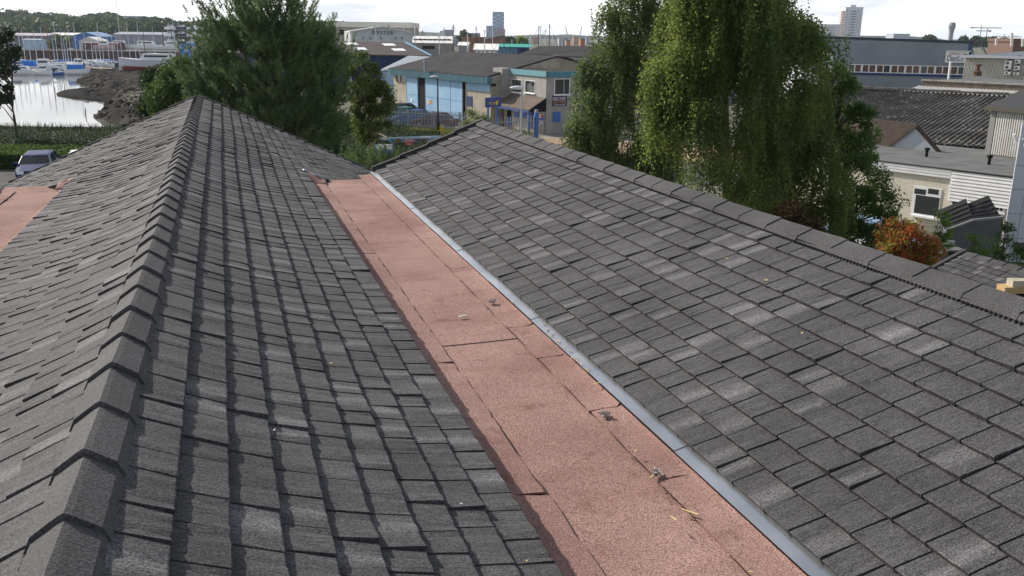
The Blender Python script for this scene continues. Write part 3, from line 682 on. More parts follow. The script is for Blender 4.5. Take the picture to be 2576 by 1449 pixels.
mb = MB(); slab(mb, a - FH * .3, b_ - FH * .3, b_ + bb, a + bb, .2); slab(mb, b_ - FH * .3, c - FH * .3, c + bb, b_ + bb, .2); mb.build('roof', darkroof, GB)

# --- brick office annex with porch
AC = G(*T5(2095, 955), 0); AZ = 5.3
ALf = G(*T5(1560, 246), AZ); ARt = G(*T5(2500, 285), AZ)
f1 = Fr(ALf, AC); f2 = Fr(AC, ARt)
AN = thing('office_annex', 'two-storey brick office annex with teal fascia and brown porch roof', 'building', flat(AC))
e0, e1, e2 = f1.pt(0, 0), flat(AC), f2.pt(f2.L, 0); e3 = e0 + (e2 - e1)
mb = MB(); mb.hexa([e0, e1, e2, e3, e0 + ZH * (AZ - .05), e1 + ZH * (AZ - .05), e2 + ZH * (AZ - .05), e3 + ZH * (AZ - .05)]); mb.build('wall', brick_g, AN)
mb = MB(); f1.box(mb, f1.uz(*T5(1635, 300))[0], f1.L + .1, AZ - .42, AZ + .04, 0.01, .12); mb.build('fascia', mat('teal_sunlit', (.16, .33, .36), rough=.6), AN)  # fascia on the sunny face, sunlight put into a paler teal
mb = MB(); f2.box(mb, .1, f2.L, AZ - .45, AZ + .035, 0.01, .12); mb.build('fascia', mat('teal_shaded', (.08, .22, .27), rough=.6), AN)  # fascia on the face away from the sun, shade put into a darker teal
mb = MB(); mb.hexa([p + ZH * (AZ + .0) for p in (e0, e1, e2, e3)] + [p + ZH * (AZ + .03) for p in (e0, e1, e2, e3)]); mb.build('roof', darkroof, AN)
dpart(f1, 'pier', (1535, 246), (1632, 560), brick_g, -.2, .9, AN)
def win(fr, z0, z1, owner, nsplit=(0.4,), tr=T5, fm=None, th=.05, transom=None, pm=None):
    a = tr(*z0); c = tr(*z1); u0, u1, v0, v1 = fr.pxr(a[0], a[1], c[0], c[1]); u0, u1 = min(u0, u1), max(u0, u1)
    mb = MB(); fr.box(mb, u0, u1, v0, v1, 0.0, .03); wd = mb.build('window', fm or white, owner); xs = [u0 + th] + [u0 + (u1 - u0) * s for s in nsplit] + [u1 - th]
    for i in range(len(xs) - 1):
        zs = [v0 + th, v1 - th] if not transom else [v0 + th, v0 + (v1 - v0) * transom, v1 - th]
        for j in range(len(zs) - 1):
            mb = MB(); fr.box(mb, xs[i] + th * .4, xs[i + 1] - th * .4, zs[j] + (th * .4 if j else 0), zs[j + 1] - (th * .4 if j < len(zs) - 2 else 0), .03, .036); mb.build('pane', pm or glass, wd)
    mb = MB(); fr.box(mb, u0 - .05, u1 + .05, v0 - .08, v0, 0, .12); mb.build('sill', white if not fm else fm, wd); return wd
win(f1, (1740, 368), (1842, 508), AN, (.33,)); win(f1, (1880, 380), (1988, 514), AN, (.62,)); win(f2, (2190, 362), (2358, 532), AN, (.62,))
# porch
pz0, pz1 = 2.15, 3.1; up0 = f1.uz(*T5(1560, 560), 1.5)[0]; up1 = f1.L + .05
mb = MB(); slab(mb, f1.pt(up0, pz0, 1.7), f1.pt(up1, pz0, 1.7), f1.pt(up1, pz1, 0.02), f1.pt(up0 + .4, pz1, 0.02), .12)
mb.build('porch_roof', mat('brown_shingle', (.16, .125, .10), (.11, .09, .075), scale=2, rough=.9), AN)
mb = MB(); mb.prism([f1.pt(up1 - .02, pz0 - .2, 1.72), f1.pt(up1 - .02, pz0 - .2, 0.02), f1.pt(up1 - .02, pz1 + .02, 0.02)], f1.u * .1); mb.build('porch_gable', dark, AN)
mb = MB(); f1.box(mb, up0, up1, pz0 - .28, pz0 - .10, 1.60, 1.74); mb.build('porch_fascia', navy, AN)
mb = MB(); f1.box(mb, up0 + .4, up1 - .1, 0, pz0 - .1, 0.05, .75); mb.build('porch_wall', brick_y, AN)
mb = MB(); f1.box(mb, up1 - .3, up1 - .12, 0, pz0 - .1, 1.5, 1.68); mb.build('porch_post', royal, AN)
for nm, a, b_, m_ in (('door', (1550, 672), (1615, 860), dark), ('door', (1683, 658), (1727, 870), dark), ('noticeboard', (1760, 668), (1807, 778), royal), ('noticeboard', (1843, 680), (1887, 785), royal), ('door', (1937, 690), (1985, 900), navy)):
    d_ = dpart(f1, nm, a, b_, m_, .74, .80, AN)
    if nm == 'noticeboard': dpart(f1, 'poster', (a[0] + 10, a[1] + 14), (b_[0] - 10, b_[1] - 60), white if a[0] < 1800 else red, .80, .815, d_)
    if a[0] == 1683: dpart(f1, 'kick_panel', (1683, 770), (1727, 870), royal, .80, .82, d_)
dpart(f2, 'shutter', (2180, 718), (2260, 825), royal, 0, .06, AN)
mb = MB(); a = T5(2172, 540); c = T5(2330, 655); f2.pxbox(mb, a[0], a[1], c[0], c[1], 0.02, .06); bn = mb.build('banner', mat('banner_purple', (.055, .02, .10), rough=.6), AN)
u, z = f2.uz(*T5(2240, 578)); text_mesh('WELCOME', .42, white, bn, frM(f2, u, z, .065), width=1.35); u, z = f2.uz(*T5(2240, 610)); text_mesh('SOUTHAM', .42, mat('banner_gold', (.45, .33, .06)), bn, frM(f2, u, z, .065), width=1.35)
u, z = f2.uz(*T5(2240, 641)); text_mesh('Tel 0380 033 000', .16, white, bn, frM(f2, u, z, .065), width=1.2)
sg = dpart(f2, 'site_notice', (2030, 750), (2085, 800), white, .02, .05, AN); dpart(f2, 'panel', (2047, 752), (2084, 776), red, .05, .06, sg); dpart(f2, 'panel', (2032, 780), (2084, 800), royal, .05, .06, sg)
sg = dpart(f2, 'speed_sign', (2033, 810), (2079, 860), white, .02, .05, AN); u, z = f2.uz(*T5(2056, 835)); 
def disc(fr, u, z, r0, r1, n, m, name, parent, th=.008):
    mb = MB(); k = 20
    vs = [fr.pt(u + r * math.cos(i * 2 * math.pi / k), z + r * math.sin(i * 2 * math.pi / k), n + th) for r in (r0, r1) for i in range(k)]
    mb.add(vs, [(i, (i + 1) % k, k + (i + 1) % k, k + i) for i in range(k)]); return mb.build(name, m, parent)
disc(f2, u, z, .15, .20, .05, dark, 'ring', sg); text_mesh('5', .32, dark, sg, frM(f2, u, z, .055))
# freestanding blue sign on two posts
sp = W(*T5(1535, 610), 77.0); fs_ = Fr(W(*T5(1453, 610), 76.0), W(*T5(1618, 615), 77.5))
SG = thing('trade_sign', 'blue trade sign with yellow lettering on two blue posts', 'sign', flat(sp))
mb = MB(); a = T5(1453, 560); c = T5(1618, 665); u0, u1, z0, z1 = fs_.pxr(a[0], a[1], c[0], c[1]); fs_.box(mb, u0, u1, z0, z1, -.06, .06); mb.build('board', mat('sign_blue', (.03, .06, .24), rough=.45), SG)
for x in (1482, 1582):
    u, _ = fs_.uz(*T5(x, 650)); mb = MB(); fs_.box(mb, u - .07, u + .07, 0, z0 + .05, -.05, .05); mb.build('post', royal, SG)
u, z = fs_.uz(*T5(1527, 628)); text_mesh('PIPE CENTER', .3, yellow, SG, frM(fs_, u, z, .065), width=(u1 - u0) * .5)
mb = MB(); a = T5(1571, 598); c = T5(1599, 645); fs_.pxbox(mb, a[0], a[1], c[0], c[1], .06, .075); ic = mb.build('emblem', yellow, SG)
u, z = fs_.uz(*T5(1585, 622)); mb = MB(); mb.prism([fs_.pt(u - .1, z - .18, .078), fs_.pt(u + .1, z - .18, .078), fs_.pt(u + .03, z - .02, .078), fs_.pt(u + .08, z + .14, .078), fs_.pt(u - .08, z + .14, .078), fs_.pt(u - .03, z - .02, .078)], fs_.n * .006); mb.build('glyph', dark, ic)

# --- palisade fences
pale_me = None
def palisade(name, label, P0, P1, h, pitch, m, rails=(0.25, 0.82), post_every=2.75):
    fr = Fr(P0, P1); t = thing(name, label, 'fence', flat((P0 + P1) / 2)); off = _v(*ORIG[t.name])
    mb = MB(); mb.prism([(-.026, 0, 0), (.026, 0, 0), (.026, 0, h - .1), (0, 0, h), (-.026, 0, h - .1)], (0, .02, 0)); me = mb.mesh('pale', m); fixnorm(me)
    rz = math.atan2(fr.u[1], fr.u[0])
    for u in np.arange(0.1, fr.L, pitch):
        o = link('pale', me, t); o.location = tuple(fr.pt(u, 0, 0.05) - off); o.rotation_euler = (0, 0, rz)
    for r in rails: mb = MB(); fr.box(mb, 0, fr.L, h * r - .03, h * r + .03, -.03, .03); mb.build('rail', m, t)
    for u in np.arange(0, fr.L + .1, post_every): mb = MB(); fr.box(mb, u - .06, u + .06, 0, h - .05, -.1, -.02); mb.build('post', m, t)
    return t
palisade('palisade_fence', 'grey steel palisade fence in front of the four parked cars', G(963, 322, 0), G(1175, 337, 0), 1.85, .155, galv)
gt = palisade('palisade_gate', 'steel palisade gate between the trade sign and the porch', W(1228, 340, 69.3), W(1345, 359, 71.8), 2.15, .28, galv, post_every=4.4)
gp = W(1348, 358, 71.9); mb = MB(); mb.box((gp[0], gp[1], 1.2), (.28, .28, 2.4)); mb.build('gate_post', royal, gt); mb = MB(); mb.box((gp[0], gp[1], 2.5), (.24, .24, .25)); mb.build('post_top', galv, gt)

# --- street lamps
def lamp(name, label, P, h, col, headm, head_dir, hl=.75):
    t = thing(name, label, 'lamp post', flat(P)); p = flat(P); mb = MB(); mb.tube([p, p + ZH * 1.4], .10, 8); mb.tube([p + ZH * 1.4, p + ZH * h], [.07, .05], 8); mb.build('column', col, t)
    hd = unit(head_dir); mb = MB(); rings = []
    for s_, r in ((0, .04), (.08, .14), (.4, .19), (.75, .15), (1, .03)):
        c = p + ZH * (h + .03) + hd * (hl * (s_ - .12)); sd = np.cross(hd, ZH); rings.append([c + sd * r * math.cos(a) * .9 + ZH * (r * math.sin(a) * .65) for a in np.linspace(0, 2 * math.pi, 9)[:-1]])
    mb.loft(rings); mb.build('lamp_head', headm, t, smooth=True); return t, p
lamp_grey = mat('lamp_grey', (.42, .45, .48), rough=.45); lamp_white = mat('lamp_white', (.66, .68, .70), rough=.4)
lamp('street_lamp', 'grey street lamp with white oval head by the porch', W(*T5(1834, 1100), 50), 5.45, lamp_grey, lamp_white, -RH)
t, p = lamp('street_lamp', 'black lamp post with a yellow plate near the parked cars', W(*T5(947, 1000), 73.5), 4.95, black, lamp_grey, -RH + FH * .3)
mb = MB(); mb.tube([p + ZH * .35, p + ZH * .75], .115, 8); mb.box((p[0] + RH[0] * .25, p[1] + RH[1] * .25, .85), (.3, .06, .42), -YAW); mb.build('yellow_plate', yellow, t)

# --- painted hoarding, warning sign, blue and white board, steps
A_, B_ = G(*T5(285, 1150), 0), G(*T5(985, 1118), 0); fh = Fr(A_, B_)
HO = thing('painted_hoarding', 'low hoarding painted with pale blue brickwork and a red ribbon', 'hoarding', flat(fh.pt(2, 0)))
mural = mat('mural_blue', (.42, .53, .66), (.30, .47, .55), scale=2.2, rough=.8)
hb = 1.02
for i in range(5):
    for j in range(6):
        u0, u1 = j * fh.L / 6 + (i % 2) * .18, (j + 1) * fh.L / 6 + (i % 2) * .18 - .02
        mb = MB(); fh.box(mb, u0, min(u1, fh.L), i * hb / 5, (i + 1) * hb / 5 - .012, -.05, .03); mb.build('board', mural if (i * 3 + j) % 4 else mat('mural_pale', (.60, .65, .74), rough=.8), HO)
mb = MB(); fh.box(mb, 0, fh.L + .2, 0, hb - .02, -.12, -.05); mb.build('backing', dark, HO)
u0, u1, z0, z1 = fh.pxr(*T5(700, 1003), *T5(848, 1030)); mb = MB(); fh.box(mb, u0, u1, z0, z1, .03, .045); rb = mb.build('ribbon', mat('ribbon_maroon', (.16, .03, .06), rough=.7), HO); text_mesh('NATURE RESERVE', .2, mat('ribbon_text', (.45, .3, .33)), rb, frM(fh, (u0 + u1) / 2, (z0 + z1) / 2, .05), width=(u1 - u0) * .9)
mb = MB(); u, z = fh.uz(*T5(520, 1032)); mb.add([fh.pt(u + .17 * math.cos(a) * (1 - .2 * math.sin(a)), z + .22 * math.sin(a), .04) for a in np.linspace(0, 2 * math.pi, 13)[:-1]], [tuple(range(12))]); mb.build('painted_motif', mat('motif_rust', (.40, .16, .06)), HO)
mb = MB(); mb.prism([fh.pt(.1, .62, .034), fh.pt(.35, .88, .034), fh.pt(.9, .80, .034), fh.pt(1.6, .05, .034), fh.pt(1.15, .05, .034), fh.pt(.7, .62, .034)], fh.n * .006); mb.build('painted_band', mat('band_navy', (.03, .05, .16)), HO)
P = W(*T5(630, 1150), 61); fb = Fr(P - RH, P + RH)
WS2 = thing('warning_sign', 'red warning sign on a black and white striped post', 'sign', flat(P))
u0, u1, z0, z1 = fb.pxr(*T5(584, 1002), *T5(683, 1076)); mb = MB(); fb.box(mb, u0, u1, z0, z1, .03, .06); mb.build('sign_plate', red, WS2)
uc = (u0 + u1) / 2; text_mesh('BEWARE', .3, white, WS2, frM(fb, uc, z1 - .11, .065), width=(u1 - u0) * .86)
for k, s_ in enumerate(('THIS GATE CLOSES', 'OWN RISK')): text_mesh(s_, .16, mat('pale_pink', (.7, .35, .35)), WS2, frM(fb, uc, z1 - .26 - k * .11, .065), width=(u1 - u0) * (.8 - .25 * k))
mb = MB(); fb.box(mb, u0 + .15, u1 - .12, z0 + .05, z0 + .08, .06, .066); mb.build('underline', white, WS2)
zz = 0.0; k = 0
while zz < z0 + .05:
    mb = MB(); fb.box(mb, uc - .045, uc + .045, zz, min(zz + .2, z0 + .1), -.05, .03); mb.build('post_band', (black, white)[k % 2], WS2); zz += .2; k += 1
P = W(*T5(366, 1150), 56); fc = Fr(P - RH, P + RH); BW = thing('notice_board', 'blank white and blue board between two dark posts', 'sign', flat(P))
for a, b_, m_, nm in (((272, 1064), (462, 1122), white, 'white_panel'), ((272, 1122), (462, 1160), royal, 'blue_panel')):
    mb = MB(); u0, u1, z0, z1 = fc.pxr(*T5(*a), *T5(*b_)); fc.box(mb, u0, u1, z0, z1, 0, .05); mb.build(nm, m_, BW)
for x in (264, 468): u = fc.uz(*T5(x, 1100))[0]; z1 = fc.uz(*T5(x, 1060))[1]; mb = MB(); fc.box(mb, u - .06, u + .06, 0, z1, -.08, .08); mb.build('post', navy, BW)
timber = mat('weathered_timber', (.42, .34, .22), (.32, .26, .17), scale=4, rough=.85)
P = W(*T5(250, 1110), 63); ST = thing('timber_steps', 'pale timber steps with a handrail beside the hoarding', 'steps', flat(P)); fp = Fr(P - RH, P + RH)
for k in range(6):
    u, z = fp.uz(*T5(240 - (k % 2) * 18, 1128 - k * 26)); mb = MB(); fp.box(mb, u - .35, u + .25, max(.05, z - .06), max(.12, z + .06), -.1 - .22 * k, .2 - .22 * k); mb.build('tread', timber, ST)
u, z = fp.uz(*T5(275, 972)); mb = MB(); mb.tube([fp.pt(u - .9, z + .04, -1), fp.pt(u + .1, z + .04, -1), fp.pt(u + .75, z - .18, -.4)], .06, 5); mb.build('handrail', timber, ST); mb = MB(); fp.box(mb, u + .02, u + .1, 0, z, -1.05, -.95); fp.box(mb, u - .8, u - .72, 0, z, -1.05, -.95); mb.build('rail_post', timber, ST)

# --- blue shed with roof lights
zs, zr = 5.5, 7.15
a, b_ = W(*T4(150, 425), 133), W(*T4(1105, 428), 129); fs2 = Fr(a, b_)
BS = thing('blue_shed', 'dark blue shed with four white roof lights in its brown roof', 'shed', flat(b_))
c = W(*T4(860, 303), 141); dpt = float((flat(b_) - flat(c)) @ fs2.n)*1.0; zr = c[2]; ze = b_[2]
uc_ = float((flat(c) - fs2.o) @ fs2.u)
e = [fs2.pt(-14, ze), fs2.pt(fs2.L, ze), fs2.pt(uc_, zr, -dpt), fs2.pt(-14, zr, -dpt)]
mb = MB(); slab(mb, *e, .15); slab(mb, e[3], e[2], fs2.pt(uc_ * .9, ze, -2 * dpt), fs2.pt(-14, ze, -2 * dpt), .15); rf = mb.build('roof', mat('brown_sheet_roof', (.088, .074, .072), (.07, .06, .058), scale=.5, rough=.85), BS)
mb = MB(); mb.hexa([fs2.pt(-14, 0, -.4), fs2.pt(fs2.L - .3, 0, -.4), fs2.pt(uc_ + .3, 0, -2 * dpt + 1), fs2.pt(-14, 0, -2 * dpt + 1)] + [fs2.pt(-14, ze - .2, -.4), fs2.pt(fs2.L - .3, ze - .2, -.4), fs2.pt(uc_ + .3, ze - .2, -2 * dpt + 1), fs2.pt(-14, ze - .2, -2 * dpt + 1)]); ribs(mb, fs2.pt(-10, 0, -.4), fs2.pt(fs2.L - .3, 0, -.4), fs2.pt(fs2.L - .3, ze - .2, -.4), fs2.pt(-10, ze - .2, -.4), 80, .05); mb.build('wall', mat('dark_blue_sheet', (.025, .05, .12), rough=.6), BS)
mb = MB(); mb.hexa([e[1] - ZH * .25, e[1] + fs2.u * .25 - ZH * .25, e[2] + fs2.u * .25 - ZH * .25, e[2] - ZH * .25, e[1] + ZH * .1, e[1] + fs2.u * .25 + ZH * .1, e[2] + fs2.u * .25 + ZH * .1, e[2] + ZH * .1]); mb.build('verge_trim', mat('sky_blue_trim', (.20, .38, .55), rough=.6), BS)
nrm = unit(np.cross(e[1] - e[0], e[3] - e[0])); nrm = nrm if nrm[2] > 0 else -nrm
def onplane(x, y):
    d = ray(*T4(x, y)); t_ = ((e[0] - CAM) @ nrm) / (d @ nrm); return CAM + d * t_
for q in (((290, 308), (400, 308), (432, 328), (322, 328)), ((372, 355), (486, 355), (517, 376), (403, 376)), ((650, 318), (756, 318), (787, 338), (680, 338)), ((738, 365), (848, 365), (880, 386), (768, 386))):
    p = [onplane(*s_) + nrm * .02 for s_ in q]; mb = MB(); mb.hexa([x for x in p] + [x + nrm * .06 for x in p]); mb.build('roof_light', mat('grp_rooflight', (.78, .80, .80), rough=.3), rf)
mb = MB(); u, z = fs2.uz(*T4(352, 430)); mb.tube([fs2.pt(u, ze - .2, .05), fs2.pt(u, 0, .05)], .12, 6); mb.build('downpipe', white, BS)

# --- pale gabled boat shed with name lettering, and the taller block behind
zb = 0
def gable_house(name, label, cat, x0, xa, x1, ye0, ya, ye1, D, depth, wall, roofm, tr=T4, base=0.0, skew=0.0):
    a, m_, c = W(*tr(x0, ye0), D), W(*tr(xa, ya), D), W(*tr(x1, ye1), D); bk = FH * depth + RH * skew
    t = thing(name, label, cat, flat(m_))
    mb = MB(); mb.prism([flat(a, base), a, m_, c, flat(c, base)], bk); mb.build('wall', wall, t)
    mb = MB(); o = _v(0, 0, .12); slab(mb, a - FH * .4 + o, m_ - FH * .4 + o, m_ + bk + o, a + bk + o, .25); slab(mb, m_ - FH * .4 + o, c - FH * .4 + o, c + bk + o, m_ + bk + o, .25); mb.build('roof', roofm, t)
    return t, Fr(a, c)
pale = mat('pale_cladding', (.50, .52, .52), (.44, .46, .46), scale=.3, rough=.7); cream = mat('cream_sheet', (.74, .71, .62), rough=.7)
OY, fo = gable_house('boat_shed', 'pale grey gabled shed lettered along its top', 'shed', 352, 655, 934, 202, 155, 212, 190, 26, pale, mat('pale_roof', (.55, .56, .56), rough=.7), skew=-6)
u, z = fo.uz(*T4(657, 214)); text_mesh('O Y S T E R', 1.0, mat('letter_grey', (.06, .07, .08)), OY, frM(fo, u, z, .1), extrude=.05, width=4.3)
for x in (475, 545, 640, 780, 838): dpart(fo, 'window', (x - 8, 256), (x + 8, 272), glass, 0, .08, OY, T4)
dpart(fo, 'door', (355, 205), (372, 290), white, 0, .1, OY, T4)
a, c = W(*T4(195, 158), 232), W(*T4(917, 175), 232); fr_ = Fr(a, c); HB = thing('works_block', 'tall beige works block with a cream parapet behind the lettered shed', 'building', flat((a + c) / 2))
mb = MB(); fr_.box(mb, 0, fr_.L, 0, a[2], -20, 0); mb.build('wall', mat('beige_wall', (.40, .36, .31), (.36, .33, .28), scale=.2, rough=.85), HB)
mb = MB(); u = 0
mb = MB(); fr_.box(mb, -.2, fr_.L + .2, a[2], a[2] + 1.3, -20, .25); mb.build('parapet', cream, HB)
dpart(fr_, 'window', (250, 185), (292, 232), dark, 0, .1, HB, T4)
# ================================================================ FAR: marina, quay, hills, city
def rgbm(n, c, r=.6): return mat(n, c, rough=r)
hull_w = rgbm('hull_white', (.78, .79, .80), .35); hull_b = rgbm('hull_blue', (.03, .13, .40), .4); hull_n = rgbm('hull_navy', (.02, .03, .08), .4); hull_c = rgbm('hull_cream', (.62, .52, .34), .5)
canvas_b = rgbm('canvas_blue', (.03, .20, .62), .8); canvas_n = rgbm('canvas_navy', (.02, .04, .12), .8); alu = rgbm('mast_alloy', (.55, .60, .66), .45); wood = rgbm('mast_wood', (.30, .13, .04), .6); maststeel = rgbm('mast_dark', (.07, .06, .06), .6)
antif = rgbm('antifoul_red', (.24, .05, .04), .7); antib = rgbm('antifoul_blue', (.05, .16, .34), .7)
def hull_rings(Lh, B, H, keel=0.0):
    rings = []
    for t, wd, sh in ((0, .78, 0), (.15, .92, 0), (.5, 1.0, .02), (.75, .78, .10), (.92, .36, .20), (1.0, .03, .26)):
        x = (t - .5) * Lh; hw = B / 2 * wd; z = H * (1 + sh)
        rings.append([(x, -hw, z), (x, -hw * .86, z * .35), (x, -hw * .35, -.12 - keel), (x, hw * .35, -.12 - keel), (x, hw * .86, z * .35), (x, hw, z)])
    return rings
def boat(name, label, P, rz, Lh, B, H, hm, cab=None, canopy=None, mast=None, group=None, mm=None, boom=None, z=None, keel=None, cabm=None):
    p = _v(P[0], P[1], WATERZ if z is None else z)
    t = lthing(name, label, 'boat', p, rz, group)
    MB().loft(hull_rings(Lh, B, H)).build('hull', hm, t)
    if keel: MB().loft([[(x, y * .8, zz * .3 - keel) if abs(zz) < .2 else (x * .96, y * .93, zz * .34) for (x, y, zz) in r] for r in hull_rings(Lh, B, H)]).build('bottom', keel and antif, t)
    if cab:
        x0, x1, ch = cab
        mb = MB(); mb.prism([(x0 * Lh, -B * .36, H), (x1 * Lh, -B * .36, H), (x1 * Lh - .35 * ch, -B * .36, H + ch), (x0 * Lh + .1, -B * .36, H + ch)], (0, B * .72, 0)); c_ = mb.build('cabin', cabm or hull_w, t)
        mb = MB(); mb.box(((x0 + x1) / 2 * Lh, 0, H + ch * .62), ((x1 - x0) * Lh * .72, B * .735, ch * .3)); mb.build('window', glass, c_)
    if canopy:
        x0, x1, z0, z1, cm = canopy; mb = MB(); mb.prism([(x0 * Lh, -B * .4, z0), (x1 * Lh, -B * .4, z0), (x1 * Lh - .3, -B * .34, z1), (x0 * Lh + .3, -B * .34, z1)], (0, B * .8, 0)); mb.build('canopy', cm, t)
    if mast:
        mb = MB(); mb.tube([(Lh * .08, 0, H), (Lh * .08, 0, H + mast)], [.12, .08], 5); m_ = mb.build('mast', mm or alu, t)
        mb = MB(); mb.tube([(Lh * .08, -.9, H + mast * .6), (Lh * .08, .9, H + mast * .6)], .04, 4); mb.build('spreader', mm or alu, m_)
        mb = MB(); mb.tube([(Lh * .08, 0, H + 1.0), (-Lh * .36, 0, H + 1.0)], .14, 5); mb.build('boom', boom or canvas_n, t)
        mb = MB(); mb.tube([(Lh * .49, 0, H * 1.2), (Lh * .08, 0, H + mast)], .025, 3); mb.tube([(-Lh * .48, 0, H), (Lh * .08, 0, H + mast)], .025, 3); mb.build('stay', maststeel, t)
    return t
def wl(x, y):                    # waterline pixel (T1 zoom) -> point on the water
    return G(*T1(x, y), WATERZ)
rzw = lambda px: math.atan2(RH[1], RH[0]) + px
# nearest row
boat('cabin_cruiser', 'white cabin cruiser with dark canopy half hidden by the leafy tree', wl(290, 945), rzw(.1), 5.6, 2.2, 1.3, hull_w, (-.1, .3, 1.0), (-.45, 0, 1.3, 2.4, canvas_n))
boat('open_boat', 'open cream dory moored ahead of the cabin cruiser', wl(420, 935), rzw(.05), 3.6, 1.6, 1.0, hull_c, None, (-.4, .3, 1.0, 1.3, hull_w))
boat('fishing_boat', 'small white fishing boat with a wheelhouse and raised bow', wl(550, 948), rzw(-.15), 5.0, 2.0, 1.1, hull_w, (-.15, .1, 1.5), None)
boat('dayboat', 'small bright blue dayboat with a short mast and white foredeck', wl(720, 948), rzw(.2), 3.4, 1.7, .75, hull_b, (-.1, .25, .5), None, 3.2)
boat('dinghy', 'pale inflatable dinghy lying between the blue dayboat and canopied launch', wl(820, 936), rzw(0), 3.6, 1.7, .8, rgbm('hypalon', (.55, .53, .50)))
boat('launch', 'white launch under a bright blue canopy at the pier end', wl(990, 945), rzw(0), 6.4, 2.4, 1.5, hull_w, None, (-.42, .22, 1.5, 2.7, canvas_b))
# middle and rear rows
specs = [('motor_yacht', 'white flybridge motor yacht with large blue rear canopy', 560, 905, .1, 7.5, 2.8, 1.6, hull_w, (-.2, .25, 2.0), (-.75, -.25, 1.4, 3.0, canvas_b), None),
 ('motor_boat', 'dark-topped motor boat moored beside the leafy tree', 250, 905, -.1, 6.5, 2.3, 1.2, hull_w, (-.3, .2, 1.1), (-.35, .1, 2.2, 2.7, canvas_n), None),
 ('motor_boat', 'low white motor boat with small blue bow cover', 300, 880, .05, 7.0, 2.4, 1.1, hull_w, (-.2, .3, .8), (-.45, -.2, 1.1, 1.9, canvas_b), None),
 ('motor_boat', 'white motor boat with narrow side windows and no canopy', 450, 890, -.05, 7.5, 2.5, 1.2, hull_w, (-.25, .3, 1.1), None, None),
 ('motor_boat', 'white pilothouse boat moored next to the wooden pier', 1000, 872, .15, 5.5, 2.3, 1.3, hull_w, (-.2, .2, 1.9), None, None),
 ('motor_boat', 'white cruiser lying behind the pier with a long low cabin', 1300, 835, 0, 8.0, 2.6, 1.3, hull_w, (-.3, .25, 1.0), None, None)]
for nm, lb, x, y, a, Lh, B, H, hm, cb, cn, ms in specs: boat(nm, lb, wl(x, y), rzw(a), Lh, B, H, hm, cb, cn, ms, 'motor boats moored in the marina' if nm == 'motor_boat' else None)
masts = [(62, 205, 850), (218, 352, 860), (330, 365, 845), (573, 335, 860), (650, 340, 880), (740, 278, 850), (812, 385, 855), (908, 365, 842), (990, 275, 885), (1045, 500, 850), (1275, 290, 840), (1315, 470, 850), (1383, 395, 838), (1545, -40, 836), (1645, 265, 835), (1775, 275, 838), (1840, 208, 836), (2220, 203, 838), (2435, 360, 836), (2150, 380, 838), (1225, 560, 842), (840, 480, 856), (140, 300, 860), (285, 420, 850), (400, 450, 852), (480, 380, 858), (700, 470, 852), (870, 400, 848), (1100, 420, 842), (1180, 480, 845), (1440, 430, 838), (1500, 380, 836), (1720, 420, 836), (1960, 330, 836)]
mastlab = {650: 'sailing boat with varnished orange-brown mast in the marina', 1545: 'sailing boat with the tallest alloy mast, rising clear of the hill trees', 1840: 'sailing boat with a dark mast beside the big boat ashore', 2220: 'sailing boat with a thick dark-topped mast near the blue boat hoist'}
for i, (x, ytop, yb) in enumerate(masts):
    P = wl(x, yb); D = Dof(P); top = W(*T1(x, ytop), D)[2]; Lh = 6.5 + (i * 37 % 5) * .7; H = 1.15
    boat('sailing_boat', mastlab.get(x, '%s-hulled sailing boat with %s boom cover and %s alloy mast in the marina' % (('white', 'white', 'black', 'white', 'blue')[i % 5], ('bright blue', 'navy', 'white')[i % 3], 'a tall' if top > 11 else 'a middling' if top > 7 else 'a short')), P - RH * (Lh * .08) , rzw(0.02 * ((i * 7) % 5 - 2)), Lh, 2.4, H, (hull_w, hull_w, hull_n, hull_w, hull_b)[i % 5], (-.25, .2, .5), None, top - WATERZ - H, 'sailing boats in the marina', (wood if x == 650 else maststeel if x in (1840,) else alu), (canvas_b, canvas_n, hull_w)[i % 3])
extra = [(640, 905, 'open', 'navy'), (760, 890, 'cuddy', 'white'), (860, 880, 'cuddy', 'cream'), (940, 905, 'open', 'white'), (1120, 870, 'cuddy', 'blue'), (1180, 850, 'cuddy', 'white'), (1420, 838, 'cuddy', 'white'), (1560, 836, 'open', 'cream'), (370, 868, 'cuddy', 'white'), (160, 880, 'cuddy', 'blue'), (480, 860, 'cuddy', 'cream'), (700, 862, 'open', 'white')]
beside = ['ahead of the flybridge yacht', 'behind the blue dayboat', 'with its bow to the pier', 'under the canopied launch stern', 'at the pier head', 'between the pier and the quay', 'below the quay wall piles', 'near the big boat ashore', 'behind the leafy tree top', 'close to the leafy tree trunk', 'among the rear masts', 'beside the varnished mast']
for k, (x, y, kd, cl) in enumerate(extra):
    boat('small_boat', f'small {cl} {"open boat" if kd == "open" else "cuddy boat"} moored {beside[k]}', wl(x, y), rzw(.1 * (k % 5 - 2)), 5.0 + k % 3 * .6, 2.0, .95, {'white': hull_w, 'navy': hull_n, 'cream': hull_c, 'blue': hull_b}[cl], (-.2, .25, .9) if kd == 'cuddy' else None, (-.45, -.15, .95, 1.5, (canvas_b, canvas_n, hull_w)[k % 3]) if kd == 'cuddy' else None, None, 'small boats in the marina')
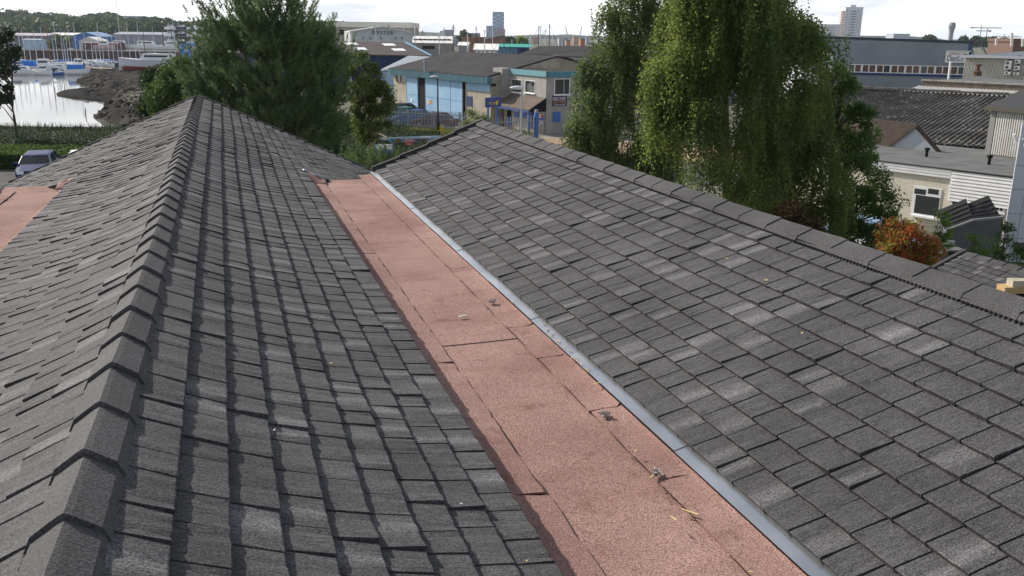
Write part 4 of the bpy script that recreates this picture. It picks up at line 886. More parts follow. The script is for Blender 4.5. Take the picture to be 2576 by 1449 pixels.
# big boat ashore, and boats on the quay
def G1(x, y, z): return G(*T1(x, y), z)
P = G1(1880, 905, -1.7); BG = boat('fishing_vessel', 'large grey and white boat with blue and red bottom propped ashore on rubble', P, rzw(math.pi), 15.5, 4.2, 2.5, rgbm('hull_grey', (.60, .60, .66), .4), (-.42, .1, 1.6), None, None, None, z=-1.2, keel=.3)
mb = MB(); mb.prism([(-2.5, -1.45, 2.5), (.4, -1.45, 2.5), (.2, -1.4, 4.2), (-2.3, -1.4, 4.2)], (0, 2.9, 0)); mb.build('wheelhouse', hull_w, BG)
for k in range(5):
    mb = MB(); mb.tube([(-6 + k * 2.6, -1.9, .9), (-6.2 + k * 2.6, -2.6, -.6)], .09, 4); mb.build('prop', timber, BG)
QD = 383.0; QZ = 0.25
qa, qb = GP(-330, QD, 0), GP(-62, QD, 0)
def along(p, d): return p + d
sheetpile = mat('rusty_sheet_pile', (.11, .055, .045), (.07, .04, .038), scale=.3, rough=.9)
fq = Fr(qa, qb); QW = thing('quay_wall', 'rust-brown sheet piled quay wall behind the moored boats', 'wall', flat(fq.pt(fq.L / 2, 0)))
mb = MB(); fq.box(mb, 0, fq.L, -4.5, QZ, -3, 0); ribs(mb, fq.pt(0, -4.5, 0), fq.pt(fq.L, -4.5, 0), fq.pt(fq.L, QZ - .3, 0), fq.pt(0, QZ - .3, 0), 180, .35, .5); mb.build('piling', sheetpile, QW); mb = MB(); fq.box(mb, 0, fq.L, QZ, QZ + .35, -3, .5); mb.build('coping', rgbm('quay_concrete', (.30, .29, .28), .9), QW)
# timber pier and rubble slip
PI = thing('timber_pier', 'weathered timber pier on dark piles beside the rubble bank', 'pier', G1(1250, 870, WATERZ))
pa, pb = W(*T1(1065, 838), 258), W(*T1(1420, 862), 246); fpz = Fr(pa, pb); mb = MB(); fpz.box(mb, 0, fpz.L, pa[2] - .3, pa[2], -1.5, .6); mb.build('deck', timber, PI)
for k in range(4): mb = MB(); u = .5 + k * fpz.L / 4; mb.tube([fpz.pt(u, WATERZ - .6, .3), fpz.pt(u, pa[2] + (1.0 if k == 0 else 0), .3)], .28, 6); mb.build('pile', maststeel, PI)
# mud spit
r_ = random.Random(5); rim = [(136, 236), (165, 227), (205, 224), (250, 223), (300, 229), (330, 240), (335, 262), (300, 262), (250, 256), (205, 252), (160, 246)]
mb = MB(); cs = [G(*q, WATERZ - .05) for q in rim]; ctr = sum(cs) / len(cs); rings = []
for s_, h in ((1.0, 0), (.86, .35), (.66, .7), (.4, .8), (.12, .75)):
    ring = []
    for i in range(len(cs)):
        for t in (0, .33, .66):
            p = cs[i] * (1 - t) + cs[(i + 1) % len(cs)] * t; q = ctr + (p - ctr) * s_; ring.append(q + ZH * (h * r_.uniform(.7, 1.3)) + RH * r_.uniform(-.8, .8) * (s_ < 1) + FH * r_.uniform(-.5, .5))
    rings.append(ring)
mb.loft(rings); mudm = mat('wet_mud', (.006, .0055, .005), (.020, .017, .014), scale=.8, rough=1.0, bump=.6, bscale=2, spec=.05)
tag(mb.build('mud_bank', mudm, smooth=True), kind='structure')
for (x, y0, y1, lb) in ((690, 1095, 1180, 'leaning withy stake at the tip of the mud bank'), (803, 1030, 1150, 'tall withy stake slanting above the mud bank'), (1075, 1360, 1450, 'withy stake standing alone in the shallows')):
    P = G1(x, y1, WATERZ); top = W(*T1(x + (15 if x == 803 else -4), y0), Dof(P)); mb = MB(); mb.tube([P - ZH * .5, top], [.09, .05], 4); tag(mb.build('mooring_stake', maststeel), lb, 'stake', 'stakes in the creek')
# rubble on the bank
rubm = mat('rubble', (.10, .082, .068), (.035, .03, .026), scale=.8, rough=.95, spec=.1); q = []
for i in range(2600):
    D = r_.uniform(92, 262); rr_ = bank_r(D) + r_.choice([r_.uniform(-5, 6), r_.uniform(-3, 26)]); zz = gz(rr_, D)
    if zz < WATERZ - .15: continue
    P = GP(rr_, D, zz); s_ = r_.uniform(.12, .5) * (1 if r_.random() < .85 else 2.0); a = r_.uniform(0, 3)
    base = [P + s_ * _v(math.cos(a + k * 1.57) * r_.uniform(.6, 1), math.sin(a + k * 1.57) * r_.uniform(.6, 1), -.3) for k in range(4)]; top = [p_ * .75 + P * .25 + ZH * s_ * r_.uniform(.3, .7) for p_ in base]
    for f in ((0, 1, 5, 4), (1, 2, 6, 5), (2, 3, 7, 6), (3, 0, 4, 7), (4, 5, 6, 7)): al = base + top; q.append([al[k] for k in f])
tag(npmesh('rubble', np.array(q), rubm), 'broken stone and concrete rubble on the creek bank', 'rubble', kind='stuff')
# sheds and things on the quay
def W1(x, y, D): return W(*T1(x, y), D)
t, fb_ = gable_house('blue_boat_shed', 'bright blue gabled boat shed above the quay', 'shed', 905, 1080, 1252, 450, 405, 462, 430, 16, rgbm('shed_blue', (.06, .17, .46), .7), rgbm('shed_blue_roof', (.25, .37, .55), .7), tr=T1)
def long_shed(nm, lb, x0, x1, yt, yb, D, depth, wm_, rm_, rise=1.2):
    a, c = W1(x0, yb, D), W1(x1, yb, D); f = Fr(a, c); zt = W1((x0 + x1) / 2, yt, D)[2]; t = thing(nm, lb, 'shed', flat(f.pt(f.L / 2, 0)))
    mb = MB(); f.box(mb, 0, f.L, 0, zt - rise, -depth, 0); mb.build('wall', wm_, t); mb = MB(); mb.prism([f.pt(-.3, zt - rise, .4), f.pt(-.3, zt, -depth / 2), f.pt(-.3, zt - rise, -depth - .4)], f.u * (f.L + .6)); mb.build('roof', rm_, t); return t
gry = rgbm('shed_grey', (.30, .31, .35), .8); wht = rgbm('shed_white', (.75, .74, .72), .7)
long_shed('storage_shed', 'long pale-roofed shed at the foot of the wooded hill', 590, 1230, 412, 520, 470, 18, rgbm('shed_plum', (.22, .20, .24), .8), wht)
long_shed('storage_shed', 'long grey shed behind the boats laid up on the quay', 1430, 2080, 402, 500, 470, 18, gry, rgbm('shed_grey_roof', (.33, .34, .38), .8))
long_shed('storage_shed', 'low dark grey shed near the leafy tree above the quay', 100, 600, 415, 540, 455, 16, rgbm('shed_slate', (.17, .17, .20), .8), rgbm('shed_mauve_roof', (.42, .38, .40), .8))
t, _f = gable_house('tent_shed', 'white tented boat cover beside the blue boat shed', 'shed', 990, 1110, 1240, 520, 465, 515, 405, 10, wht, wht, tr=T1)
long_shed('site_cabin', 'small pale blue site cabin on the quay', 290, 505, 488, 545, 420, 6, rgbm('cabin_blue', (.42, .55, .70), .7), rgbm('cabin_blue_roof', (.5, .58, .68), .7), .3)
long_shed('brick_store', 'dark red brick store under the white tent cover', 1050, 1480, 530, 640, 398, 8, rgbm('store_brick', (.14, .06, .06), .9), rgbm('store_roof', (.25, .2, .2), .9), .4)
qb_ = [('laid_up_yacht', 'white yacht laid up ashore with a grey hull', 1480, 530, 12, hull_w, .2), ('laid_up_cruiser', 'white motor cruiser with blue screen ashore above the quay', 1800, 480, 11, hull_w, .1), ('laid_up_cruiser', 'big white streamlined cruiser standing on the quay edge', 1880, 600, 12, hull_w, -.1), ('workboat', 'pink and white workboat with a tall bridge on the quay', 1320, 640, 9, rgbm('pinkish', (.60, .40, .42), .6), .1), ('laid_up_cruiser', 'long low white cruiser ashore beside the boat rack', 2180, 610, 12, hull_w, 0)]
for nm, lb, x, y, Lh, hm, a in qb_: boat(nm, lb, W1(x, y, 396 + (640 - y) * .12), rzw(a + (math.pi if 'yacht' in nm else 0)), Lh, 3.2, 1.9, hm, (-.25, .2, 1.9), None, None, None, z=QZ + .4)
# boat rack with stored boats and the blue travel hoist
RK = thing('boat_rack', 'open steel rack for storing motor boats on three levels', 'boat rack', flat(W1(2300, 600, 400)))
fr_ = Fr(W1(2060, 600, 400), W1(2620, 600, 400)); zt = W1(2300, 372, 400)[2]
for k in range(6):
    mb = MB(); u = k * fr_.L / 5
    for n_ in (0, -6): fr_.box(mb, u - .12, u + .12, 0, zt + .5, n_ - .12, n_ + .12)
    mb.build('upright', maststeel, RK)
for z_ in (zt * .36, zt * .70, zt):
    mb = MB(); fr_.box(mb, 0, fr_.L, z_ - .15, z_, -.1, .1); fr_.box(mb, 0, fr_.L, z_ - .15, z_, -6.1, -5.9); mb.build('beam', gry, RK)
kk = 0
for li, z_ in enumerate((zt * .36, zt * .70, zt)):
    for k in range(4):
        p = fr_.pt((k + .5) * fr_.L / 4 + (li - 1) * .3, 0, -3); lv = ('bottom', 'middle', 'top')[li]
        boat('stored_boat', f'white motor boat stored on the {lv} level of the steel rack' if (kk % 4) != 1 else f'dark-hulled motor boat stored on the {lv} level of the steel rack', p, rzw(.0), 5.4, 2.2, 1.0, (hull_w, hull_n, hull_w, hull_w)[kk % 4], (-.25, .2, .8), None, None, 'boats stored on the rack', z=z_ + .12); kk += 1
HT = thing('boat_hoist', 'blue travelling boat hoist standing at the quay edge', 'hoist', flat(W1(2310, 770, 345), WATERZ))
hb_, ht = W1(2310, 775, 345), W1(2310, 545, 345)
for dx in (0, 9.5):
    for dy in (0, 7): p = hb_ + RH * dx + FH * dy; mb = MB(); mb.box((p[0], p[1], (WATERZ + ht[2]) / 2), (.9, .9, ht[2] - WATERZ), -YAW); mb.build('leg', canvas_b, HT)
for dy in (0, 7): a, c = flat(hb_ + FH * dy, ht[2]), flat(hb_ + FH * dy + RH * 9.5, ht[2]); mb = MB(); mb.box(((a[0] + c[0]) / 2, (a[1] + c[1]) / 2, ht[2] - .5), (11, 1.0, 1.0), -YAW); mb.build('beam', canvas_b, HT)

# --- yacht masts over the trading estate (boats ashore behind the sheds)
ml = [(590, 145, 300), (717, 140, 300), (855, 138, 300), (957, 130, 300), (1030, 190, 330), (1185, 235, 380), (1232, 165, 380), (1315, 150, 380), (1322, 130, 390), (1450, 215, 390), (1530, 150, 390), (1608, 185, 330), (1683, 140, 390), (1790, 235, 400), (1865, 275, 400), (2033, 222, 380), (2113, 150, 340), (2128, 145, 340), (2176, 183, 340), (2215, 133, 340), (2245, 235, 340), (2333, 275, 340), (17, 55, 200), (130, 108, 200)]
for i, (x, ytop, yb) in enumerate(ml):
    D = 165 + (i * 29 % 60); P = W(*T4(x, yb), D); top = W(*T4(x, ytop), D)[2]
    if x > 1900: lb = 'masted yacht ashore behind the rear dark roof'
    elif x > 1100: lb = 'masted yacht ashore between the white-roofed sheds'
    else: lb = 'masted yacht ashore in front of the lettered boat shed'
    boat('yacht_ashore', lb.replace('masted', '%s %s-masted' % (('white', 'white', 'navy')[i % 3], ('pale', 'dark', 'pale')[i % 3])) + ('' if i % 2 else ', boom under a dark cover'), P - RH * .6, rzw(.1 * (i % 5 - 2)), 8.5, 2.7, 1.3, (hull_w, hull_w, hull_n)[i % 3], (-.25, .2, .55), None, top - 1.9, 'yachts ashore in the boatyard', (alu, maststeel, alu)[i % 3], (canvas_n, hull_w)[i % 2], z=.6)
# --- white-roofed sheds and the city
wr = rgbm('white_sheet_roof', (.80, .78, .74), .5); wl_ = rgbm('warm_grey_wall', (.36, .34, .31), .8)
def eaves_shed(nm, lb, x0, x1, yr, ye, yb, D, depth, wallm_, roofm_, tr=T4, cat='shed'):
    f = Fr(W(*tr(x0, ye), D), W(*tr(x1, ye), D)); ze = W(*tr((x0 + x1) / 2, ye), D)[2]; zr_ = W(*tr((x0 + x1) / 2, yr), D + depth / 2)[2]; t = thing(nm, lb, cat, flat(f.pt(f.L / 2, 0)))
    mb = MB(); mb.prism([f.pt(0, -.5), f.pt(0, ze), f.pt(0, zr_ - .1, -depth / 2), f.pt(0, ze, -depth), f.pt(0, -.5, -depth)], f.u * f.L); mb.build('wall', wallm_, t)
    mb = MB(); slab(mb, f.pt(-.3, ze + .1, .3), f.pt(f.L + .3, ze + .1, .3), f.pt(f.L + .3, zr_ + .1, -depth / 2), f.pt(-.3, zr_ + .1, -depth / 2)); slab(mb, f.pt(-.3, zr_ + .1, -depth / 2), f.pt(f.L + .3, zr_ + .1, -depth / 2), f.pt(f.L + .3, ze, -depth), f.pt(-.3, ze, -depth)); r = mb.build('roof', roofm_, t); return t, f, r, ze, zr_
t, f, r, ze, zr_ = eaves_shed('white_roofed_shed', 'long shed with white roof and a row of small roof windows', 936, 1300, 248, 312, 390, 215, 12, wl_, wr)
for k in range(8): u = f.L * (k + .4) / 8; mb = MB(); z_ = ze + (zr_ - ze) * .42; mb.box((0, 0, 0), (.01, .01, .01)); mb = MB(); p = f.pt(u, z_ + .22, -6 * .42); mb.box(p, (.9, .9, .25), 0); mb.build('roof_window', dark, r)
mb = MB(); f.pxbox(mb, *T4(1030, 335), *T4(1145, 365), 0, .1); mb.build('shop_window', dark, t)
t, f, r, ze, zr_ = eaves_shed('white_roofed_hut', 'small white-roofed hut with pale posts beside the green-roofed store', 1518, 1728, 320, 376, 405, 185, 12, rgbm('hut_wall', (.34, .35, .36), .8), wr)
for k in range(5): u = f.L * (k + .5) / 5; mb = MB(); f.box(mb, u - .3, u + .1, 0, ze - .2, 0, .15); mb.build('post', white, t)
t, f, r, ze, zr_ = eaves_shed('green_roofed_store', 'blue ribbed store with a turquoise green roof', 1745, 2045, 322, 350, 410, 200, 8, canvas_n, rgbm('turq_roof', (.06, .36, .30), .6))
mb = MB(); ribs(mb, f.pt(0, 0, .02), f.pt(f.L * .58, 0, .02), f.pt(f.L * .58, ze - .2, .02), f.pt(0, ze - .2, .02), 14, .3, .5); mb.build('ribs', rgbm('rib_cyan', (.20, .42, .58), .6), t)
eaves_shed('white_roofed_hut', 'little white gabled hut next to the curved-roof brick hall', 1370, 1450, 303, 335, 390, 210, 10, wl_, wr)
def block(nm, lb, x0, x1, yt, D, depth, m_, cat='building', tr=T4, base=-1, roof=None):
    f = Fr(W(*tr(x0, yt), D), W(*tr(x1, yt), D)); zt = W(*tr((x0 + x1) / 2, yt), D)[2]; t = thing(nm, lb, cat, flat(f.pt(f.L / 2, 0)))
    mb = MB(); f.box(mb, 0, f.L, base, zt, -depth, 0); mb.build('wall', m_, t)
    mb = MB(); f.box(mb, -.2, f.L + .2, zt, zt + .5, -depth, .3); mb.build('parapet', roof or m_, t); return t, f, zt
rb_ = mat('red_brick_far', (.26, .14, .11), (.20, .11, .09), scale=.1, rough=.9)
t, f, zt = block('brick_hall', 'dark brick hall with a curved pale roof below the glass tower', 1540, 1802, 268, 340, 25, rb_)
mb = MB(); rings = []
for s_ in np.linspace(0, 1, 7): u = f.L * (.30 + .68 * s_); z_ = zt + .25 + 1.9 * s_ - .5 * s_ * s_; rings.append([f.pt(u, z_ - .5, .5), f.pt(u, z_, .5), f.pt(u, z_, -24), f.pt(u, z_ - .5, -24)])
mb.loft(rings); mb.build('curved_roof', rgbm('hall_roof', (.42, .42, .38), .7), t)
mb = MB(); mb.prism([f.pt(f.L * .32, zt, -1), f.pt(f.L * .97, zt, -1), f.pt(f.L * .97, zt + 1.3, -1), f.pt(f.L * .32, zt + .1, -1)], -f.n * 20); mb.build('wall', rb_, t)
block('brick_warehouse', 'orange-brown brick warehouse beside the curved-roof hall', 1400, 1545, 265, 345, 20, mat('orange_brick', (.34, .20, .13), (.25, .15, .10), scale=.1, rough=.9))
block('flat_office', 'flat pale-roofed office building beyond the boatyard', 1385, 1555, 222, 520, 25, rgbm('office_teal', (.20, .24, .25), .7), roof=rgbm('office_eave', (.6, .62, .64), .6))
block('grey_block', 'small grey office block left of the glass tower on the skyline', 1225, 1307, 190, 900, 30, rgbm('blk_grey', (.30, .33, .38), .8)); block('white_stair_block', 'narrow white stair block joined to the grey skyline office', 1193, 1228, 200, 899, 20, rgbm('blk_white', (.66, .67, .68), .8))
# glass tower
t, f, zt = block('glass_tower', 'tall blue glazed residential tower on the skyline', 1686, 1795, 26, 1500, 24, rgbm('tower_glass', (.22, .33, .45), .35))
for k in range(17):
    z_ = zt - 3 - k * 2.9
    for s_ in range(5):
        mb = MB(); f.box(mb, f.L * (s_ + .12) / 5, f.L * (s_ + .55) / 5, z_ - 1.9, z_, 0, .4); mb.build('window', (rgbm('pane_dark', (.12, .18, .26), .3), rgbm('pane_pale', (.52, .58, .64), .5))[(s_ // 2 + k) % 2], t)
mb = MB(); f.box(mb, f.L * .03, f.L * .97, zt, zt + 1.6, -22, .2); mb.build('crown', rgbm('crown_dark', (.10, .16, .22), .5), t)
t, f, zt = block('glass_wing', 'lower blue glazed block at the foot of the tall tower', 1628, 1742, 150, 1480, 22, rgbm('wing_glass', (.26, .38, .50), .4))
for k in range(6):
    for s_ in range(6): mb = MB(); f.box(mb, f.L * (s_ + .2) / 6, f.L * (s_ + .7) / 6, zt - 4 - k * 3, zt - 2.2 - k * 3, 0, .4); mb.build('window', MATS['pane_dark'], t)
block('brick_block', 'plum brick block under the glazed tower', 1736, 1804, 180, 1470, 15, rgbm('plum_brick', (.27, .17, .19), .8))
rr = random.Random(3)
for i in range(26):
    x = rr.uniform(1900, 2600) if i % 3 else rr.uniform(1100, 1700); D = rr.uniform(420, 1100); y = 246 + rr.uniform(0, 42) * (500 / D)
    cols = [(.36, .17, .11), (.55, .5, .45), (.3, .32, .36), (.6, .58, .55), (.42, .25, .18), (.2, .25, .33)]; hue = {.36: 'red-brown', .55: 'stone-coloured', .3: 'grey', .6: 'pale', .42: 'orange-brown', .2: 'slate-blue'}
    c = rr.choice(cols); rl_ = ('red', 'dark', 'pale')[i % 3]
    side = 'among the boatyard masts' if x < 1800 else 'beyond the rear dark roof'
    b0 = block('town_house', f'distant {hue[c[0]]} town building with {rl_} roof edge {side}', x, x + rr.uniform(25, 75), y, D, 12, rgbm('town_%d%d%d' % tuple(int(q * 100) for q in c), c, .85), tr=T4, roof=rgbm('town_roof%d' % (i % 3), ((.30, .14, .09), (.2, .2, .22), (.5, .48, .46))[i % 3], .85))[0]
    b0['group'] = 'distant town buildings ' + side
# --- right skyline
def W7(x, y, D): return W(*T7(x, y), D)
t, f, zt = block('tower_block', 'white concrete tower block with a central strip of windows', 735, 915, 78, 1000, 20, rgbm('tower_white', (.62, .63, .66), .8), tr=T7)
for k in range(16):
    z_ = zt - 3.2 - k * 2.75
    mb = MB(); f.box(mb, f.L * .34, f.L * .62, z_ - 1.5, z_, 0, .25); mb.build('window', rgbm('tw_win', (.24, .25, .30), .5), t)
for s_ in (.1, .26, .72, .88): mb = MB(); f.box(mb, f.L * s_ - .25, f.L * s_ + .25, -1, zt - 2, 0, .3); mb.build('mullion', rgbm('tw_rib', (.42, .42, .47), .8), t)
mb = MB(); f.box(mb, f.L * .3, f.L * .62, zt + .5, zt + 3, -12, -3); mb.build('lift_house', MATS['tower_white'], t)
for k in range(16):
    z_ = zt - 3 - k * 2.75; mb = MB(); f.box(mb, -2.6, -.05, z_ - 1.2, z_ - .2, -14, -1); mb.build('balcony', rgbm('tw_balc', (.55, .42, .40), .8), t)
t, f, zt = block('patterned_block', 'long white block with a honeycomb concrete front beside the tower block', 365, 685, 255, 900, 20, rgbm('pat_white', (.66, .66, .66), .8), tr=T7)
for i in range(16):
    for j in range(5):
        mb = MB(); f.box(mb, f.L * (i + .2) / 20, f.L * (i + .8) / 20, zt - 3.4 - j * 2.6, zt - 2.2 - j * 2.6, 0, .5); mb.build('panel', rgbm('pat_shade', (.48, .47, .46), .8), t)
block('far_office', 'small flat-topped office on the skyline right of the tower block', 1228, 1397, 352, 1200, 25, rgbm('far_off', (.40, .43, .48), .8), tr=T7)
P = W7(1812, 410, 420); CH = thing('vent_tower', 'concrete ventilation tower with a flared head above the charts building', 'tower', flat(P)); D_ = 420; mb = MB()
def z7(y): return W7(1812, y, D_)[2]
k_ = D_ / FPX / 4 * 4 / 10.34
mb.tube([flat(P), flat(P, z7(335)), flat(P, z7(270)), flat(P, z7(232))], [22 * k_, 22 * k_, 35 * k_, 27 * k_], 14); mb.build('shaft', mat('tower_concrete', (.33, .34, .36), (.27, .28, .30), scale=.15, rough=.9), CH); mb = MB(); mb.tube([flat(P, z7(338)), flat(P, z7(330))], 24 * k_, 14); mb.build('ring', gry, CH)
def crane(lb, x, ytop, ybase, xj0, xj1, yj, D):
    P = flat(W7(x, ybase, D)); t = thing('tower_crane', lb, 'crane', P, 'tower cranes on the skyline'); zt = W7(x, ytop, D)[2]; zj = W7(x, yj, D)[2]; m_ = rgbm('crane_steel', (.34, .36, .36), .7)
    mb = MB(); mb.tube([P, flat(P, zt)], .9, 4); mb.build('mast', m_, t); a, c = W7(xj0, yj + (xj0 - x) * .012, D), W7(xj1, yj + (xj1 - x) * .012, D); mb = MB(); mb.tube([a, flat(P, zj), c], .7, 4); mb.build('jib', m_, t)
    mb = MB(); mb.tube([a, flat(P, zt), c], .2, 3); mb.build('tie', m_, t); cw = a if np.linalg.norm(a - flat(P, zj)) < np.linalg.norm(c - flat(P, zj)) else c; mb = MB(); mb.box(cw, (3, 3, 3)); mb.build('counterweight', m_, t)
crane('tower crane with a long right jib, highest over the trees', 2118, 262, 400, 2035, 2347, 287, 1500); crane('tower crane with a left-pointing jib between its neighbours', 2183, 285, 405, 2082, 2222, 320, 1450); crane('tower crane standing lowest beyond the sheet-roofed works', 2365, 352, 420, 2283, 2547, 380, 1600)
# luffing cranes far off in the middle
for x, y0, y1, xt, lb in ((2390, 155, 250, 2370, 'far luffing crane leaning left over the dockside town'), (2505, 155, 250, 2522, 'far luffing crane leaning right over the dockside town')):
    P = flat(W(*T4(x, y1), 2400)); t = thing('dock_crane', lb, 'crane', P); mb = MB(); mb.tube([P, W(*T4(x, 240), 2400)], 1.6, 4); mb.build('mast', MATS['crane_steel'], t); mb = MB(); mb.tube([W(*T4(x, 240), 2400), W(*T4(xt, y0), 2400)], 1.2, 4); mb.build('jib', MATS['crane_steel'], t)
# ================================================================ RIGHT: charts building, works, white building
# --- charts building
CR, CLf = W7(2043, 430, 110), W7(545, 378, 116); fcb = Fr(CLf, CR); zR, zL = CR[2], CLf[2]
CB = thing('chart_building', 'grey clad building with a ribbon of windows and a white name sign', 'building', flat((CR + CLf) / 2))
clad = mat('grey_cladding', (.28, .31, .34), (.24, .27, .30), scale=.3, rough=.6)
ext = 14.0
mb = MB(); sl_ = (zR - zL) / fcb.L
mb.prism([fcb.pt(-ext, 0), fcb.pt(fcb.L, 0), fcb.pt(fcb.L, zR - .2), fcb.pt(-ext, zL - .2 - sl_ * ext)], -fcb.n * 25); mb.build('wall', clad, CB)
mb = MB(); ribs(mb, fcb.pt(-ext, .2, 0), fcb.pt(fcb.L - .4, .2, 0), fcb.pt(fcb.L - .4, zR - .4, 0), fcb.pt(-ext, zL - .4, 0), 190, .03, .4); mb.build('cladding_ribs', clad, CB)
mb = MB(); mb.hexa([fcb.pt(-ext, zL - .25 - sl_ * ext, .15), fcb.pt(fcb.L + .15, zR - .25, .15), fcb.pt(fcb.L + .15, zR - .25, -25), fcb.pt(-ext, zL - .25 - sl_ * ext, -25)] + [fcb.pt(-ext, zL + .05 - sl_ * ext, .15), fcb.pt(fcb.L + .15, zR + .05, .15), fcb.pt(fcb.L + .15, zR + .05, -25), fcb.pt(-ext, zL + .05 - sl_ * ext, -25)]); mb.build('roof_edge', rgbm('char_edge', (.05, .06, .08), .6), CB)
mb = MB(); fcb.box(mb, fcb.L - .35, fcb.L + .12, 0, zR - .25, 0.02, .1); mb.build('corner_trim', rgbm('navy_trim', (.05, .09, .18), .6), CB)
ua, za = fcb.uz(*T7(755, 668)); ub, zb_ = fcb.uz(*T7(1975, 682)); zb2 = fcb.uz(*T7(1400, 762))[1]; zt2 = (za + zb_) / 2
mb = MB(); fcb.box(mb, ua, ub, zb2, zt2, .03, .10); wf = mb.build('window_band', white, CB)
brownp = rgbm('blind_brown', (.10, .055, .04), .15)
for k in range(16):
    u0 = ua + (ub - ua) * (k + .08 + .06 * (k % 2 == 0)) / 16; u1 = ua + (ub - ua) * (k + .92 - .06 * (k % 2)) / 16
    mb = MB(); fcb.box(mb, u0, u1, zb2 + .10, zt2 - .08, .10, .115); mb.build('pane', brownp if k % 5 else glass, wf)
mb = MB(); fcb.box(mb, ua - .5, ub + .2, zb2 - .28, zb2 - .02, .03, .16); mb.build('sill_band', rgbm('navy_band', (.03, .06, .16), .6), CB)
u0, u1, z0, z1 = fcb.pxr(*T7(1760, 534), *T7(1998, 648)); mb = MB(); fcb.box(mb, u0, u1, z0, z1, .12, .22); sgn_ = mb.build('name_sign', white, CB)
mb = MB(); fcb.box(mb, u0, u1 + .2, z1 + .02, z1 + .12, .1, .5); mb.build('light_trough', white, sgn_)
uc, zc = (u0 + u1) / 2, (z0 + z1) / 2; wd_ = u1 - u0; hd_ = z1 - z0
text_mesh('ChartCo', .95, rgbm('logo_navy', (.012, .02, .08), .5), sgn_, frM(fcb, uc - wd_ * .06, zc - hd_ * .13, .225), width=wd_ * .72, extrude=.02)
text_mesh('KELVIN HUGHES', .28, rgbm('logo_grey', (.15, .15, .2), .5), sgn_, frM(fcb, uc - wd_ * .06, zc + hd_ * .29, .225), width=wd_ * .30)
for s_ in (-.34, .22): mb = MB(); fcb.box(mb, uc + wd_ * s_, uc + wd_ * (s_ + .13), zc + hd_ * .25, zc + hd_ * .32, .22, .235); mb.build('red_bar', red, sgn_)
for k in range(5):
    mb = MB(); u = uc + wd_ * (.34 + .022 * k); z = zc + hd_ * (.26 - .07 * k + .1 * (k % 2)); mb.prism([fcb.pt(u, z, .225), fcb.pt(u + wd_ * .05, z + hd_ * .06, .225), fcb.pt(u + wd_ * .07, z - hd_ * .06, .225), fcb.pt(u + wd_ * .02, z - hd_ * .1, .225)], fcb.n * .01); mb.build('flag_mark', (red, rgbm('flag_navy', (.05, .06, .2), .5))[k % 2], sgn_)
P = W7(1806, 800, 100); mb = MB(); mb.tube([flat(P), W7(1816, 635, 100)], .12, 6); tag(mb.build('white_pole', white), 'white pole standing in front of the chart building sign', 'pole')
# house gable peeping at the left of the charts building
t, _f = gable_house('cottage', 'white cottage gable half hidden by the birch in front of the grey cladding', 'house', 300, 460, 612, 660, 440, 555, 96, 5, rgbm('render_white', (.66, .68, .70), .8), rgbm('slate_dark', (.05, .05, .055), .8), tr=T7, skew=-1)
# --- sheet-roofed works with air-conditioning units
fwk = Fr(W7(2030, 578, 88), W7(2800, 605, 84)); zE = W7(2030, 580, 88)[2]; WK = thing('sheet_works', 'works with pale sheet roof, ribbed cream wall and air-conditioning units', 'building', flat(fwk.pt(5, 0)))
zRg = W7(2300, 468, 103)[2]
shw = fwk.u * 8.6; mb = MB(); q = [fwk.pt(-.5, 0), fwk.pt(fwk.L, 0), fwk.pt(fwk.L, 0, -16) + shw, fwk.pt(-.5, 0, -16) + shw]; mb.hexa(q + [x + ZH * (zE - .1) for x in q]); mb.build('wall', mat('cream_ribbed', (.30, .28, .25), (.25, .235, .21), scale=.8, rough=.8), WK); mb = MB(); ribs(mb, fwk.pt(-.5, 0, 0), fwk.pt(fwk.L, 0, 0), fwk.pt(fwk.L, zE - .2, 0), fwk.pt(-.5, zE - .2, 0), 52, .12, .5); mb.build('wall_ribs', mat('cream_rib', (.72, .69, .62), (.62, .59, .53), scale=.8, rough=.8), WK)
mb = MB(); slab(mb, fwk.pt(-.8, zE, .5), fwk.pt(fwk.L, zE, .5), fwk.pt(fwk.L, zRg, -15) + shw, fwk.pt(-.8, zRg, -15) + shw, .12); ribs(mb, fwk.pt(-.8, zE, .5), fwk.pt(fwk.L, zE, .5), fwk.pt(fwk.L, zRg, -15) + shw, fwk.pt(-.8, zRg, -15) + shw, 40, .04, .15); mb.build('roof', mat('pale_sheet', (.40, .43, .46), (.32, .35, .38), scale=.4, rough=.6), WK)
mb = MB(); fwk.box(mb, -.8, fwk.L, zE - .15, zE + .08, .5, .65); mb.build('gutter', rgbm('pale_gutter', (.60, .62, .64), .5), WK)
